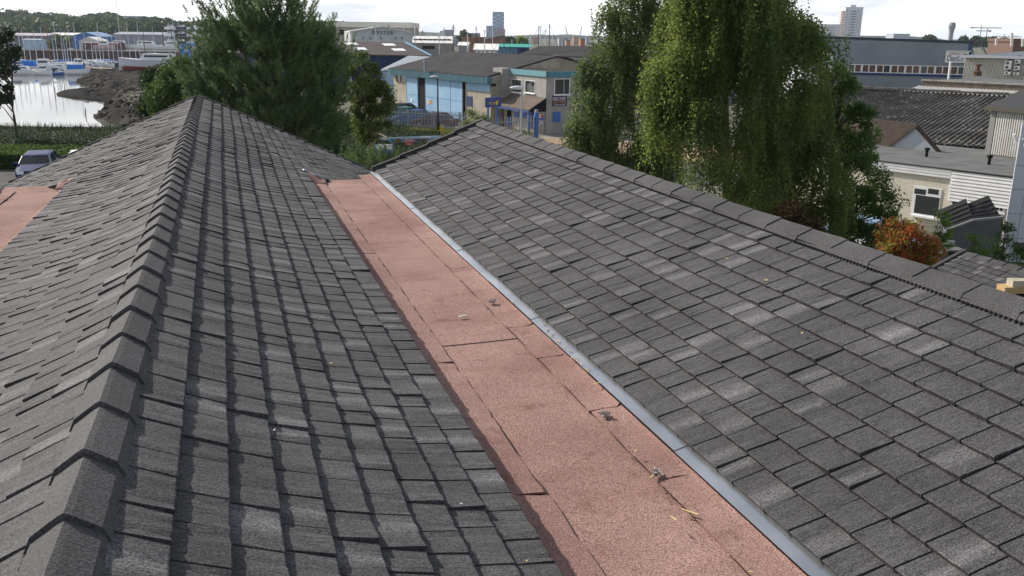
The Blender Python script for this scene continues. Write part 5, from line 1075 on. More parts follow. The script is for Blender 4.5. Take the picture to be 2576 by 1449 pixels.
for k, (a, b_, nf) in enumerate((((2392, 628), (2458, 716), 2), ((2500, 616), (2550, 656), 1), ((2490, 682), (2542, 724), 1), ((2388, 740), (2450, 770), 1), ((2484, 748), (2540, 775), 1))):
    u0, u1, z0, z1 = fwk.pxr(*T7(*a), *T7(*b_)); mb = MB(); fwk.box(mb, u0, u1, z0, z1, .25, .7); P = fwk.pt((u0 + u1) / 2, z0, .45)
    t = thing('air_conditioner', ('tall twin-fan air-conditioner on the ribbed cream wall', 'upper single-fan air-conditioner on the ribbed cream wall', 'middle single-fan air-conditioner on the ribbed cream wall', 'air-conditioner directly under the twin-fan unit', 'lowest single-fan air-conditioner behind the flat roof')[k], 'air conditioner', P, 'air conditioners on the works wall'); mb.build('casing', white, t)
    for j in range(nf): disc(fwk, (u0 + u1) / 2 - (u1 - u0) * .1, z0 + (z1 - z0) * (j + .5) / nf, .02, min((u1 - u0) * .32, (z1 - z0) / nf * .4), .705, rgbm('fan_dark', (.12, .12, .12), .6), 'fan', t)
    mb = MB(); fwk.box(mb, (u0 + u1) / 2 - .03, (u0 + u1) / 2 + .03, z1 - .02, z1 + .4, .06, .3); mb.build('bracket', dark, t)
for x, y0, y1, lb in ((2448, 340, 472, 'white flue pole rising behind the pale sheet roof'), (2287, 400, 462, 'short cream flue behind the pale sheet roof'), (2560, 400, 475, 'white flue near the brick lift house')):
    mb = MB(); mb.tube([W7(x, y1 + 5, 106), W7(x + 4, y0, 106)], .14, 6); tag(mb.build('flue', rgbm('flue_cream', (.66, .65, .60), .6)), lb, 'flue')
block('lift_house', 'brown brick lift house behind the pale sheet roof', 2470, 2640, 432, 150, 8, rgbm('lift_brown', (.17, .11, .09), .9), tr=T7, base=0)
# --- flat roof with parapet, translucent lean-to
zF = 4.6
fpa = Fr(W7(1548, 820, 73), W7(2760, 890, 66)); zP = W7(1548, 820, 73)[2]
FR_ = thing('flat_roofed_store', 'flat grey roofed store with weathered brick parapet', 'building', flat(fpa.pt(4, 0)))
mb = MB(); fpa.box(mb, 0, fpa.L, 0, zP - .45, -9, -.02); mb.build('wall', brick_g, FR_)
mb = MB(); fpa.box(mb, 0, fpa.L, zP - .52, zP - .10, 0, .25); mb.build('parapet', mat('stained_brick', (.16, .125, .095), (.10, .085, .07), scale=2.5, rough=.95), FR_)
mb = MB(); fpa.box(mb, -.1, fpa.L, zP - .10, zP, -.1, .35); mb.build('coping', mat('stained_coping', (.33, .32, .29), (.20, .19, .17), scale=2, rough=.95), FR_)
mb = MB(); fpa.box(mb, .2, fpa.L, zP - .45, zP - .06, -9, -.11); mb.build('roof', mat('grey_felt_roof', (.15, .155, .16), (.11, .115, .12), scale=.8, rough=.9), FR_)
mb = MB(); fpa.box(mb, 7.2, fpa.L, zP + .12, zP + .3, -8.9, -8.6); mb.build('ledge', rgbm('ledge_navy', (.02, .03, .09), .6), FR_)
P = W7(2092, 760, 81); zc_ = P[2]; t = thing('chimney_pot', 'rusty stepped chimney cowl on the flat grey roof', 'chimney', P); rust = mat('rust_cowl', (.13, .08, .055), (.09, .06, .045), scale=6, rough=.9)
mb = MB(); mb.tube([P - ZH * .2, P + ZH * .15], [.36, .33], 8); mb.build('base', rust, t); mb = MB(); mb.tube([P + ZH * .15, P + ZH * .22, P + ZH * .65], [.42, .2, .14], 8); mb.build('neck', rust, t); mb = MB(); mb.tube([P + ZH * .65, P + ZH * .8], [.26, .26], 8); mb.build('cap', rust, t)
# --- old corrugated asbestos roof
A_, B_ = W7(1010, 912, 66), W7(2480, 1005, 59.5); zc1 = (A_[2] + B_[2]) / 2; A_[2] = B_[2] = zc1; fas = Fr(A_, B_)
AS = thing('corrugated_workshop', 'workshop with old mossy corrugated asbestos roof', 'building', flat(fas.pt(6, 0, 3)))
def corrugated(name, m, owner, u0, u1, n0, z0, n1, z1, pitch, amp, seg=8, f=fas, lap=True):
    nu = int((u1 - u0) / pitch * 4); mb = MB(); ns = seg
    for j in range(ns + 1):
        t_ = j / ns
        for i in range(nu + 1): u = u0 + (u1 - u0) * i / nu; mb.v.append(tuple(f.pt(u, z0 + (z1 - z0) * t_ + amp * math.sin(2 * math.pi * (u - u0) / pitch) - (.03 * ((j % 2)) if lap else 0), n0 + (n1 - n0) * t_)))
    for j in range(ns):
        for i in range(nu): mb.f.append((j * (nu + 1) + i, j * (nu + 1) + i + 1, (j + 1) * (nu + 1) + i + 1, (j + 1) * (nu + 1) + i))
    return mb.build(name, m, owner)
asb = bpy.data.materials.new('asbestos'); asb.use_nodes = True; MATS['asbestos'] = asb; n = asb.node_tree; b = n.nodes['Principled BSDF']; b.inputs['Roughness'].default_value = .95; b.inputs['Specular IOR Level'].default_value = .15; g = n.nodes.new('ShaderNodeNewGeometry')
c = ramp(noise(.7, 5), .35, (.075, .068, .06), .7, (.16, .15, .135)); c2 = ramp(noise(3.2, 6), .60, (1, 1, 1), .66, (3.2, 3.1, 2.9)); c = mul(c, c2); n.links.new(c.outputs['Color'], b.inputs['Base Color'])
corrugated('roof', asb, AS, -3, fas.L + 9, 0, zc1, 12.5, zc1 - 2.15, .30, .06, 7)
corrugated('roof', asb, AS, -3, fas.L + 9, 0, zc1 - .02, -8, zc1 - 2.6, .30, .06, 4)
mb = MB(); 
for k in range(int(fas.L + 12)): fas.box(mb, -3 + k, -3 + k + .96, zc1 + .02, zc1 + .16 + .02 * (k % 3), -.25, .25)
mb.build('ridge_tiles', mat('ridge_grey', (.17, .16, .145), (.11, .10, .09), scale=3, rough=.95), AS)
mb = MB(); mb.prism([fas.pt(-2.9, 0, 12.3), fas.pt(-2.9, zc1 - 2.3, 12.3), fas.pt(-2.9, zc1 - .15, 0), fas.pt(-2.9, 0, 0)], fas.u * (fas.L + 11.6)); mb.build('wall', brick_g, AS)
# translucent lean-to strip between parapet and asbestos ridge
lt = thing('rooflight_strip', 'strip of pale translucent corrugated roofing under the parapet', 'canopy', flat(fpa.pt(4, 0, 1)))
zz0 = zP - .50; corrugated('sheeting', rgbm('grp_sheet', (.56, .55, .52), .5), lt, -.3, fpa.L, .2, zz0, 3.6, zz0 - .55, .28, .03, 1, f=fpa, lap=False)
mb = MB()
for k in range(9): fpa.box(mb, k * 1.5, k * 1.5 + .05, zz0 - .62, zz0 - .57, .3, 3.3)
mb.build('rafter', dark, lt)
# --- flat roofed white building
A_, B_ = G(*T8(60, 268), 2.7), G(*T8(1440, 433), 2.7); fwb = Fr(A_, B_); ZB = 2.7
WB = thing('white_building', 'single-storey white painted brick building with flat grey felt roof', 'building', flat(fwb.pt(fwb.L / 2, 0)))
wb = bpy.data.materials.new('painted_brick'); wb.use_nodes = True; MATS['painted_brick'] = wb; n = wb.node_tree; b = n.nodes['Principled BSDF']; b.inputs['Roughness'].default_value = .8; b.inputs['Base Color'].default_value = (.66, .61, .50, 1)
tcx = n.nodes.new('ShaderNodeTexCoord'); mpx = n.nodes.new('ShaderNodeMapping'); mpx.inputs['Rotation'].default_value = (math.radians(90), 0, 0); br = n.nodes.new('ShaderNodeTexBrick'); br.inputs['Scale'].default_value = 2.2; br.inputs['Mortar Size'].default_value = .03; br.inputs['Color1'].default_value = (.68, .62, .51, 1); br.inputs['Color2'].default_value = (.62, .57, .47, 1); br.inputs['Mortar'].default_value = (.56, .515, .425, 1)
n.links.new(tcx.outputs['Object'], mpx.inputs['Vector']); n.links.new(mpx.outputs['Vector'], br.inputs['Vector']); n.links.new(br.outputs['Color'], b.inputs['Base Color']); bu = n.nodes.new('ShaderNodeBump'); bu.inputs['Strength'].default_value = .4; bu.inputs['Distance'].default_value = .01; n.links.new(br.outputs['Fac'], bu.inputs['Height']); bu.invert = True; n.links.new(bu.outputs['Normal'], b.inputs['Normal'])
mb = MB(); fwb.box(mb, -2, fwb.L + 3, 0, ZB - .05, -9, 0); mb.build('wall', wb, WB)
mb = MB(); fwb.box(mb, -2, fwb.L + 3, ZB - .05, ZB + .02, -9, .1); mb.build('roof', mat('green_grey_felt', (.155, .16, .155), (.115, .12, .118), scale=1.2, rough=.9), WB)
mb = MB(); fwb.box(mb, -2, fwb.L + 3, ZB + .02, ZB + .06, -.25, .16); mb.build('roof_edge', rgbm('edge_grey', (.16, .155, .15), .9), WB)
uC = fwb.uz(*T8(966, 500))[0]
for k in range(3): mb = MB(); fwb.box(mb, -2, uC, ZB - .14 - k * .13, ZB - .03 - k * .13, .02, .12 - .008 * k); mb.build('fascia_board', white, WB)
zlow = fwb.uz(*T8(1100, 612))[1]; zz = ZB - .03; k = 0
while zz > zlow: mb = MB(); mb.prism([fwb.pt(uC + .01, zz - .142, .02), fwb.pt(uC + .01, zz - .142, .125), fwb.pt(uC + .01, zz, .095), fwb.pt(uC + .01, zz, .02)], fwb.u * (fwb.L + 3 - uC)); mb.build('cladding_board', white, WB); zz -= .15; k += 1
mb = MB(); fwb.pxbox(mb, *T8(672, 512), *T8(886, 738), -.02, .03); wd = mb.build('window', white, WB)
for a, c in (((690, 580), (874, 722)), ((688, 526), (776, 566)), ((792, 526), (874, 566))): mb = MB(); fwb.pxbox(mb, *T8(*a), *T8(*c), .03, .037); mb.build('pane', glass, wd)
mb = MB(); fwb.pxbox(mb, *T8(655, 738), *T8(896, 752), 0, .16); mb.build('sill', white, wd)
win(fwb, (1290, 620), (1385, 700), WB, (.55,), tr=T8, th=.06); win(fwb, (965, 612), (1180, 680), WB, (.5,), tr=T8, th=.06)
mb = MB(); fwb.pxbox(mb, *T8(375, 388), *T8(395, 415), 0, .12); mb.build('vent_grille', white, WB)
for x, y, lb in ((780, 262, 'black vent cowl on the flat felt roof near the white gable'), (1256, 322, 'black vent cowl on the flat felt roof near the ribbed tower')):
    P = G(*T8(x, y + 18), ZB + .02); t = thing('vent_cowl', lb, 'vent', P, 'vent cowls on the flat roof'); mb = MB(); mb.tube([P - ZH * .03, P + ZH * .3], .07, 8); mb.build('pipe', black, t); mb = MB(); mb.tube([P + ZH * .3, P + ZH * .34, P + ZH * .44], [.07, .13, .12], 8); mb.build('cowl', black, t)
# house roof with white gable standing behind the flat roof
ap, rbp, lbp = W(*T8(685, 45), 47), W(*T8(908, 190), 46), W(*T8(440, 232), 48.6); rl = W(*T7(800, 1232), 51.5); rl[2] = ap[2]; bk = rl - ap
HS = thing('tiled_house', 'house roof of brown tiles with a white rendered gable', 'house', flat(ap))
zl_ = min(rbp[2], lbp[2]) - .2; rbp[2] = lbp[2] = zl_ + .2
mb = MB(); mb.prism([flat(lbp), lbp, ap, rbp, flat(rbp)], bk); mb.build('gable_wall', rgbm('render_grey', (.48, .50, .55), .8), HS)
browntile = mat('brown_tile', (.066, .051, .043), (.05, .041, .036), scale=3, rough=.9)
o_ = (lbp - ap) * 1.06; o2 = (rbp - ap) * 1.06; nb = unit(bk); out_ = -nb * .25
mb = MB(); slab(mb, ap + out_ + ZH * .1, ap + bk + ZH * .1, ap + bk + o_ + ZH * .1, ap + o_ + out_ + ZH * .1, .12); slab(mb, ap + out_ + ZH * .1, ap + bk + ZH * .1, ap + bk + o2 + ZH * .1, ap + o2 + out_ + ZH * .1, .12); rf = mb.build('roof', browntile, HS)
for k in range(11):
    t0, t1 = k / 11, (k + 1) / 11 + .01; a, b_ = ap + o_ * t0 + out_ + ZH * .11, ap + o_ * t1 + out_ + ZH * .11; mb = MB(); mb.hexa([a, b_, b_ + bk - out_, a + bk - out_] + [a + ZH * .01, b_ + ZH * .055, b_ + bk - out_ + ZH * .055, a + bk - out_ + ZH * .01]); mb.build('tile_course', browntile, rf)
# ribbed tower on the flat roof
A_, B_ = G(*T8(1228, 262), ZB), G(*T8(1500, 298), ZB); ft = Fr(A_, B_); zT = W(*T7(2210, 1095), Dof(A_))[2]
RT = thing('ribbed_tower', 'white ribbed rooftop tower with a dark sloping sheet roof', 'tower', A_)
mb = MB(); ft.box(mb, 0, ft.L + 2, ZB + .02, zT - .1, -3, 0); mb.build('wall', rgbm('rib_wall', (.30, .29, .27), .85), RT)
mb = MB(); ribs(mb, ft.pt(.32, ZB + .05, 0), ft.pt(ft.L + 2, ZB + .05, 0), ft.pt(ft.L + 2, zT - .15, 0), ft.pt(.32, zT - .15, 0), 30, .05, .55); mb.build('ribs', mat('rib_white', (.60, .59, .56), (.50, .48, .45), scale=2, rough=.7), RT)
mb = MB(); ft.box(mb, 0, .3, ZB + .02, zT - .12, .01, .06); mb.build('corner_panel', rgbm('corner_grey', (.25, .25, .24), .8), RT)
mb = MB(); slab(mb, ft.pt(-.25, zT - .02, .2), ft.pt(ft.L + 2, zT - .02, .2), ft.pt(ft.L + 2, zT + .9, -3), ft.pt(-.25, zT + .9, -3), .12); mb.build('roof', rgbm('tower_roof', (.06, .062, .065), .8), RT)
mb = MB(); ft.box(mb, -.25, ft.L + 2, zT - .22, zT - .03, .2, .28); mb.build('gutter', rgbm('gut_moss', (.10, .095, .075), .9), RT)
# --- panelled building at the right edge
A_ = W(*T8(1400, 700), 33.5); fpn = Fr(A_, A_ + RH * 8 - FH * 1.0); zpt = W(*T7(2510, 1218), 33.5)[2]
PN = thing('panelled_building', 'pale grey panelled building with a navy top band', 'building', flat(A_))
pm_ = mat('grey_panel', (.47, .50, .54), (.43, .46, .50), scale=.7, rough=.5)
mb = MB(); sh = fpn.u * 3.5; q = [fpn.pt(.02, 0, -.05), fpn.pt(8, 0, -.05), fpn.pt(8, 0, -4) + sh, fpn.pt(.02, 0, -4) + sh]; mb.hexa(q + [x + ZH * (zpt - .25) for x in q]); mb.build('core', rgbm('joint_dark', (.10, .11, .12), .8), PN)
zz = [0.0, .95, 1.9, 2.85, 3.75, zpt - .2]
for j in range(5):
    for i in range(5): u0 = (0 if i == 0 else -.9 + 1.4 * i); u1 = -.9 + 1.4 * (i + 1); mb = MB(); fpn.box(mb, u0 + .008, u1 - .008, zz[j] + .008, zz[j + 1] - .008, -.06, 0); mb.build('panel', pm_, PN)
mb = MB(); fpn.box(mb, .35, 8, zpt - .2, zpt, -.12, .03); mb.build('top_band', rgbm('band_dk', (.02, .035, .12), .5), PN)
mb = MB(); fpn.pxbox(mb, *T8(1450, 936), *T8(1560, 1010), .0, .03); mb.build('window', glass, PN)
for k, (x, y, lb) in enumerate(((1446, 130, 'white security camera at the corner of the panelled building'), (1515, 165, 'grey security camera beside the white one on the panels'))):
    u, z = fpn.uz(*T8(x, y)); P = fpn.pt(u, z, .25); t = thing('security_camera', lb, 'camera', fpn.pt(u, z, 0), 'security cameras'); mb = MB(); mb.tube([P - fpn.u * .1 + ZH * .13, P + fpn.u * .03 - ZH * .14], [.05, .085], 8); mb.build('housing', (white, lamp_grey)[k], t); mb = MB(); mb.tube([fpn.pt(u + .05, z + .05, 0), P], .025, 6); mb.build('arm', white, t)
# --- wheeled skip with raised lids
Pb = W(*T8(1130, 960), 32.5); fbn = Fr(Pb - RH * 1.1, Pb + RH * 1.1 - FH * .5); BN = thing('waste_skip', 'grey steel waste container with two black lids thrown open', 'waste container', flat(Pb))
u0 = fbn.uz(*T8(925, 900))[0]; um = fbn.uz(*T8(1130, 800))[0]; u1 = fbn.uz(*T8(1362, 850))[0]; z_ = lambda x, y: fbn.uz(*T8(x, y))[1]
bm_ = mat('bin_grey', (.115, .12, .125), (.09, .095, .10), scale=2, rough=.6)
mb = MB(); mb.prism([fbn.pt(u0, .25), fbn.pt(u1 - .1, .25), fbn.pt(u1, z_(1365, 830)), fbn.pt(u1 - .06, z_(1340, 740)), fbn.pt(um, z_(1130, 768)), fbn.pt(u0, z_(930, 845))], -fbn.n * 1.3); mb.build('body', bm_, BN)
mb = MB(); mb.prism([fbn.pt(u0 - .03, z_(930, 850), .06), fbn.pt(um, z_(1130, 772), .06), fbn.pt(u1 - .03, z_(1340, 745), .06), fbn.pt(u1 - .03, z_(1340, 730), .06), fbn.pt(um, z_(1130, 757), .06), fbn.pt(u0 - .03, z_(930, 835), .06)], -fbn.n * .12); mb.build('rim', rgbm('bin_rim', (.17, .175, .18), .5), BN)
for q in (((850, 700), (1078, 602), (1132, 762), (925, 838)), ((1092, 640), (1250, 578), (1338, 732), (1134, 760))):
    p = []
    for i, (x, y) in enumerate(q): u, z = fbn.uz(*T8(x, y), -.15 if i > 1 else -.9); p.append(fbn.pt(u, z, -.15 if i > 1 else -.9))
    mb = MB(); mb.hexa(p + [v + fbn.n * .05 + ZH * .03 for v in p]); ld = mb.build('lid', rgbm('lid_black', (.010, .010, .011), .5), BN)
    for k in range(1, 5):
        a, b_ = p[0] + (p[3] - p[0]) * k / 5, p[1] + (p[2] - p[1]) * k / 5; mb = MB(); mb.tube([a + fbn.n * .07 + ZH * .03, b_ + fbn.n * .07 + ZH * .03], .018, 4); mb.build('lid_rib', rgbm('lid_rib', (.02, .02, .022), .5), ld)
mb = MB(); a = T8(918, 918); c = T8(998, 950); fbn.pxbox(mb, a[0], a[1], c[0], c[1], .01, .03); sgx = mb.build('plate', white, BN); u, z = fbn.uz(*T8(958, 934)); text_mesh('NO FIRES', .12, dark, sgx, frM(fbn, u, z, .035), width=.34, extrude=.002)
for k in (u0 + .2, u1 - .3): mb = MB(); c = fbn.pt(k, .13, -.1); mb.tube([c - fbn.u * .05, c + fbn.u * .05], .13, 10); mb.build('castor', black, BN)
P = W(*T8(985, 985), 31.2); t = thing('low_bin', 'low dark bin with a grey lid in front of the waste container', 'bin', flat(P)); mb = MB(); mb.box((P[0], P[1], P[2] / 2 - .05), (.52, .46, P[2] - .05), -YAW); mb.build('body', black, t); mb = MB(); mb.box((P[0], P[1], P[2]), (.6, .55, .06), -YAW); mb.build('lid', rgbm('bin_lid', (.14, .145, .15), .6), t)
# --- timber capped post at the right edge
P = W(*T8(1500, 1290), 11.5); TP = thing('timber_post', 'timber post capped with stacked pale boards beside the low tiled roof', 'post', flat(P)); fpx = Fr(P, P + RH)
oak = mat('pale_oak', (.50, .35, .18), (.36, .25, .13), scale=9, rough=.75, stretch=(1, 1, 6)); stone = mat('weathered_board', (.46, .42, .33), (.36, .33, .26), scale=8, rough=.85)
def bx8(x0, y0, x1, y1, n0, n1, nm, m_): mb = MB(); fpx.pxbox(mb, *T8(x0, y0), *T8(x1, y1), n0, n1); return mb.build(nm, m_, TP)
bx8(1440, 1228, 1640, 1278, -.14, .02, 'top_board', stone); bx8(1378, 1280, 1700, 1325, -.16, .05, 'cap_board', oak); bx8(1420, 1326, 1460, 1385, -.1, 0, 'bracket', oak); 
u0_ = fpx.uz(*T8(1462, 1400))[0]; u1_ = fpx.uz(*T8(1640, 1400))[0]; zt_ = fpx.uz(*T8(1462, 1326))[1]; mb = MB(); fpx.box(mb, u0_, u1_, 0, zt_, -.12, -.02); mb.build('shaft', dark, TP)
# ================================================================ VEGETATION
def rand_dirs(N):
    v = RNG.normal(size=(N, 3)); return v / np.linalg.norm(v, axis=1, keepdims=True)
def leaves(P, size, aspect=.6, updown=0.0, curl=True):
    """one small folded diamond per point"""
    P = np.asarray(P); N = len(P); a = rand_dirs(N)
    if updown: a[:, 2] -= updown; a /= np.linalg.norm(a, axis=1, keepdims=True)
    b = np.cross(a, rand_dirs(N)); b /= np.linalg.norm(b, axis=1, keepdims=True) + 1e-9; s = (size * RNG.uniform(.65, 1.25, N))[:, None]
    n = np.cross(a, b)
    return np.stack([P - a * s * .5, P + b * s * aspect * .5 + n * s * .08, P + a * s * .5, P - b * s * aspect * .5 + n * s * .08], 1)
bark_birch = mat('birch_bark', (.45, .42, .38), (.16, .14, .12), scale=7, rough=.85); bark = mat('brown_bark', (.10, .075, .055), (.06, .048, .04), scale=8, rough=.95); twigm = mat('twig', (.12, .09, .07), rough=.9)
L_birch = leaf_mat('birch_leaf', (.052, .090, .024), (.150, .195, .052), .48, .9); L_birch2 = leaf_mat('birch_leaf_grey', (.050, .080, .030), (.125, .160, .056), .45, .9)
L_pine = leaf_mat('pine_needle', (.038, .074, .034), (.130, .190, .072), .22, .8); L_olive = leaf_mat('olive_leaf', (.036, .068, .016), (.105, .130, .030), .38, .8)
L_green = leaf_mat('mid_leaf', (.022, .050, .012), (.075, .125, .024), .3, .5); L_dark = leaf_mat('dark_leaf', (.012, .028, .010), (.035, .062, .018), .2, .6); L_lime = leaf_mat('lime_leaf', (.06, .12, .016), (.13, .21, .035), .45, .9)
L_red = leaf_mat('autumn_leaf', (.26, .060, .024), (.17, .18, .035), .4, 3.4); L_hill = leaf_mat('hill_leaf', (.032, .055, .024), (.080, .115, .040), .15, .02); L_far = leaf_mat('far_leaf', (.03, .05, .03), (.055, .075, .045), .1, .01)
L_ash = leaf_mat('ash_leaf', (.030, .065, .015), (.095, .15, .035), .4, .9)
def env_at(env, y):
    ys = [e[0] for e in env]; return np.interp(y, ys, [e[1] for e in env]), np.interp(y, ys, [e[2] for e in env])
def crown_pts(env, D, nclus, seed, shell=.55, dk=.85, rag=.13):
    """cluster centres inside a crown whose side outline is env [(y, xl, xr)], round in plan about distance D"""
    r = np.random.default_rng(seed); ys = np.array([e[0] for e in env]); wd = np.array([e[2] - e[1] for e in env]); out = []
    cy = np.linspace(ys[0], ys[-1], 60); cw = np.interp(cy, ys, wd); pr_ = cw / cw.sum()
    while len(out) < nclus:
        y = r.choice(cy, p=pr_) + r.uniform(-1, 1) * (ys[-1] - ys[0]) / 120; xl, xr = env_at(env, y); th = r.uniform(0, 2 * math.pi); rho = (shell + (1 - shell) * r.random() ** .6) if r.random() < .8 else r.random()
        c = (xl + xr) / 2; half = (xr - xl) / 2 * (1 - rag + rag * math.sin(th * 3 + y * .045 + seed) * math.sin(y * .11 + th)); x = c + half * rho * math.cos(th); m_per_px = D / FPX / PX
        dd = D - half * m_per_px * dk * rho * math.sin(th); P = W(x, y, D); P = P + FH * (dd - D); out.append((P, y, rho, th))
    return out
def tree(name, label, cat, D, xt, env, nclus, maker, leafm, barkm, seed, trunk_r=.16, limb_r=.045, group=None, rag=.2):
    base = flat(W(xt, 300, D)); t = thing(name, label, cat, base, group); r = random.Random(seed)
    cl = crown_pts(env, D, nclus, seed, rag=rag); top = W((env[0][1] + env[0][2]) / 2, env[0][0], D)
    mb = MB(); H = top[2] - .3; tr_ = [base + _v(math.sin(k * .9 + seed) * .07 * k / 3, math.cos(k * 1.3) * .05 * k / 3, 0) + (top - base) * _v(1, 1, 0) * (k / 8) ** 1.5 + ZH * H * k / 8 for k in range(9)]
    mb.tube(tr_, [trunk_r * (1 - .85 * k / 8) for k in range(9)], 7); tk = mb.build('trunk', barkm, t, smooth=True)
    mb = MB()
    for i, (P, y, rho, th) in enumerate(cl):
        if i % 3: continue
        h = max(.1, min(.95, (P[2] - r.uniform(.6, .9) * np.linalg.norm((P - base)[:2]) - .3) / H)); k = h * 8; i0 = min(7, int(k)); st = tr_[i0] + (tr_[i0 + 1] - tr_[i0]) * (k - i0); mid = st * .45 + P * .55 + ZH * r.uniform(.15, .5)
        mb.tube([st, mid, P], [limb_r, limb_r * .65, limb_r * .25], 4, cap=False)
    mb.build('limbs', barkm if barkm is not bark_birch else twigm, t)
    npmesh('crown', maker(cl, np.random.default_rng(seed)), leafm, parent=t); return t
def weeping(strands, spread, lmin, lmax, size, per=.042):
    def f(cl, r):
        P = []
        for c, y, rho, th in cl:
            for _ in range(strands):
                s = c + r.normal(size=3) * _v(spread, spread, spread * .6); ln = r.uniform(lmin, lmax); n = int(ln / per); k = np.arange(n) * per
                dx, dy = r.normal(size=2) * .10; sw = r.uniform(-.12, .12)
                q = np.stack([s[0] + dx * k + sw * np.sin(k * 2.2), s[1] + dy * k + sw * np.cos(k * 2), s[2] - k * .96], 1) + r.normal(size=(n, 3)) * .035; P.append(q)
        P = np.concatenate(P); P = P[P[:, 2] > .25]; return leaves(P, size, .68, .35)
    return f
def boughs(nclus, strands, rad, lmin, lmax, size, per=.048):
    def f(cl, r):                 # each bough is an arching dome of twigs with a curtain of strands below it
        P = []
        for c, y, rho, th in cl:
            R_ = rad * r.uniform(.6, 1.35); lm = r.uniform(.7, 1.25)
            for _ in range(nclus):
                a = r.uniform(0, 2 * math.pi); q = math.sqrt(r.random()); o = c + _v(math.cos(a) * q * R_, math.sin(a) * q * R_, R_ * .55 * (1 - q * q) + r.normal() * .06)
                for _ in range(strands):
                    s = o + r.normal(size=3) * _v(.13, .13, .09); ln = r.uniform(lmin, lmax) * lm * (.45 + .7 * q); n = max(3, int(ln / per)); k = np.arange(n) * per; dx, dy = r.normal(size=2) * .09; sw = r.uniform(-.1, .1)
                    P.append(np.stack([s[0] + (dx + math.cos(a) * .12) * k + sw * np.sin(k * 2.4), s[1] + (dy + math.sin(a) * .12) * k + sw * np.cos(k * 2), s[2] - k * .95 + .1 * np.exp(-k * 4)], 1) + r.normal(size=(n, 3)) * .035)
        P = np.concatenate(P); P = P[P[:, 2] > .25]; return leaves(P, size, .68, .3)
    return f
def puffs(n, rad, size, aspect=.6, flat_=.75, ud=0.0):
    def f(cl, r):
        P = []
        for c, y, rho, th in cl:
            d = r.normal(size=(n, 3)); d /= np.linalg.norm(d, axis=1, keepdims=True); R_ = rad * r.uniform(.6, 1.3); P.append(c + d * (R_ * (r.random((n, 1)) ** .45)) * _v(1, 1, flat_))
        P = np.concatenate(P); P = P[P[:, 2] > .05]; return leaves(P, size, aspect, ud)
    return f
def tufts(per, nn, ln, wd):
    def f(cl, r):
        Q = []
        for c, y, rho, th in cl:
            outw = -RH * -math.cos(th) * 0 + RH * math.cos(th) - FH * math.sin(th)
            for _ in range(per):
                s = c + r.normal(size=3) * _v(.26, .26, .16); ax = unit(outw * .6 * rho + ZH * r.uniform(.6, 1.1) + r.normal(size=3) * .2); L_ = r.uniform(.35, .7)
                k = r.random(nn); p = s + ax * (k * L_)[:, None]; d = rand_dirs(nn) * .85 + ax * .75; d /= np.linalg.norm(d, axis=1, keepdims=True); sd_ = np.cross(d, rand_dirs(nn)); sd_ /= np.linalg.norm(sd_, axis=1, keepdims=True) + 1e-9
                l_ = (ln * r.uniform(.7, 1.2, nn))[:, None]; Q.append(np.stack([p - sd_ * wd, p + sd_ * wd, p + d * l_], 1))
        return np.concatenate(Q)
    return f
# birches beyond the wing
tree('birch_tree', 'weeping birch with grey-green open crown and slender pale trunk', 'tree', 31, 1640, [(-190, 1560, 1700), (-60, 1520, 1720), (0, 1492, 1725), (110, 1478, 1735), (200, 1452, 1740), (300, 1420, 1740), (400, 1412, 1740), (480, 1430, 1740), (560, 1500, 1740)], 54, boughs(11, 12, .62, .5, 1.5, .088), L_birch2, bark_birch, 31, .15, .04, 'weeping birches behind the wing')
tree('birch_tree', 'broad dense weeping birch with long hanging curtains of leaves', 'tree', 27.5, 1850, [(-230, 1780, 1900), (-90, 1700, 2000), (0, 1655, 2035), (110, 1640, 2062), (200, 1628, 2080), (300, 1612, 2110), (400, 1600, 2150), (480, 1640, 2180), (560, 1720, 2190)], 60, boughs(14, 14, .78, .5, 1.8, .086), L_birch, bark_birch, 32, .2, .05, 'weeping birches behind the wing')
tree('ash_tree', 'young ash with open leafy sprays reaching towards the white wall', 'tree', 28.5, 2130, [(150, 2080, 2120), (220, 2060, 2160), (300, 2070, 2215), (380, 2080, 2205), (450, 2080, 2260), (530, 2070, 2275), (600, 2080, 2240), (640, 2090, 2200)], 190, puffs(150, .36, .10, .45, .7, .2), L_ash, bark, 33, .10, .03)
tree('dark_shrub', 'brownish shrub in shade under the birches', 'shrub', 23.5, 1990, [(520, 1950, 2010), (560, 1900, 2080), (620, 1880, 2120), (700, 1880, 2140)], 90, puffs(170, .3, .085), leaf_mat('brown_leaf', (.035, .022, .010), (.075, .05, .02), .2, 1.2), bark, 34, .05, .02)
# pine behind the left gable
TIPS = [(508, 26), (539, 44), (500, 70), (584, 5), (600, -12), (622, -34), (655, -62), (690, -70), (712, -20), (732, 5), (750, 12), (774, 41), (800, 66), (836, 76), (484, 131), (478, 160), (867, 128), (880, 168), (560, 60), (645, 10), (680, 0), (815, 100), (850, 150), (470, 200), (640, 60), (700, 55), (760, 85), (590, 75)]
def pine_maker(cl, r):
    base_ = tufts(12, 46, .16, .017)(cl, r); T_ = []
    for k, (x, y) in enumerate(TIPS):
        D = 37 + r.uniform(-2.6, 2.6); tip = W(x, y, D); st = W(690 + (x - 690) * .35, y + r.uniform(75, 120), 37 + (D - 37) * .35)
        for t_ in np.linspace(.30, 1.0, 9):
            p = st + (tip - st) * t_ + ZH * (-.45 * t_ * (1 - t_) * 1.6); T_.append((p, y, 1 - t_ * .6, 0 if x > 690 else math.pi))
    return np.concatenate([base_, tufts(5, 46, .15, .016)(T_, r)])
PINE = [(55, 650, 730), (80, 600, 780), (110, 530, 825), (150, 482, 868), (230, 462, 895), (300, 450, 900), (360, 520, 885), (420, 640, 880)]
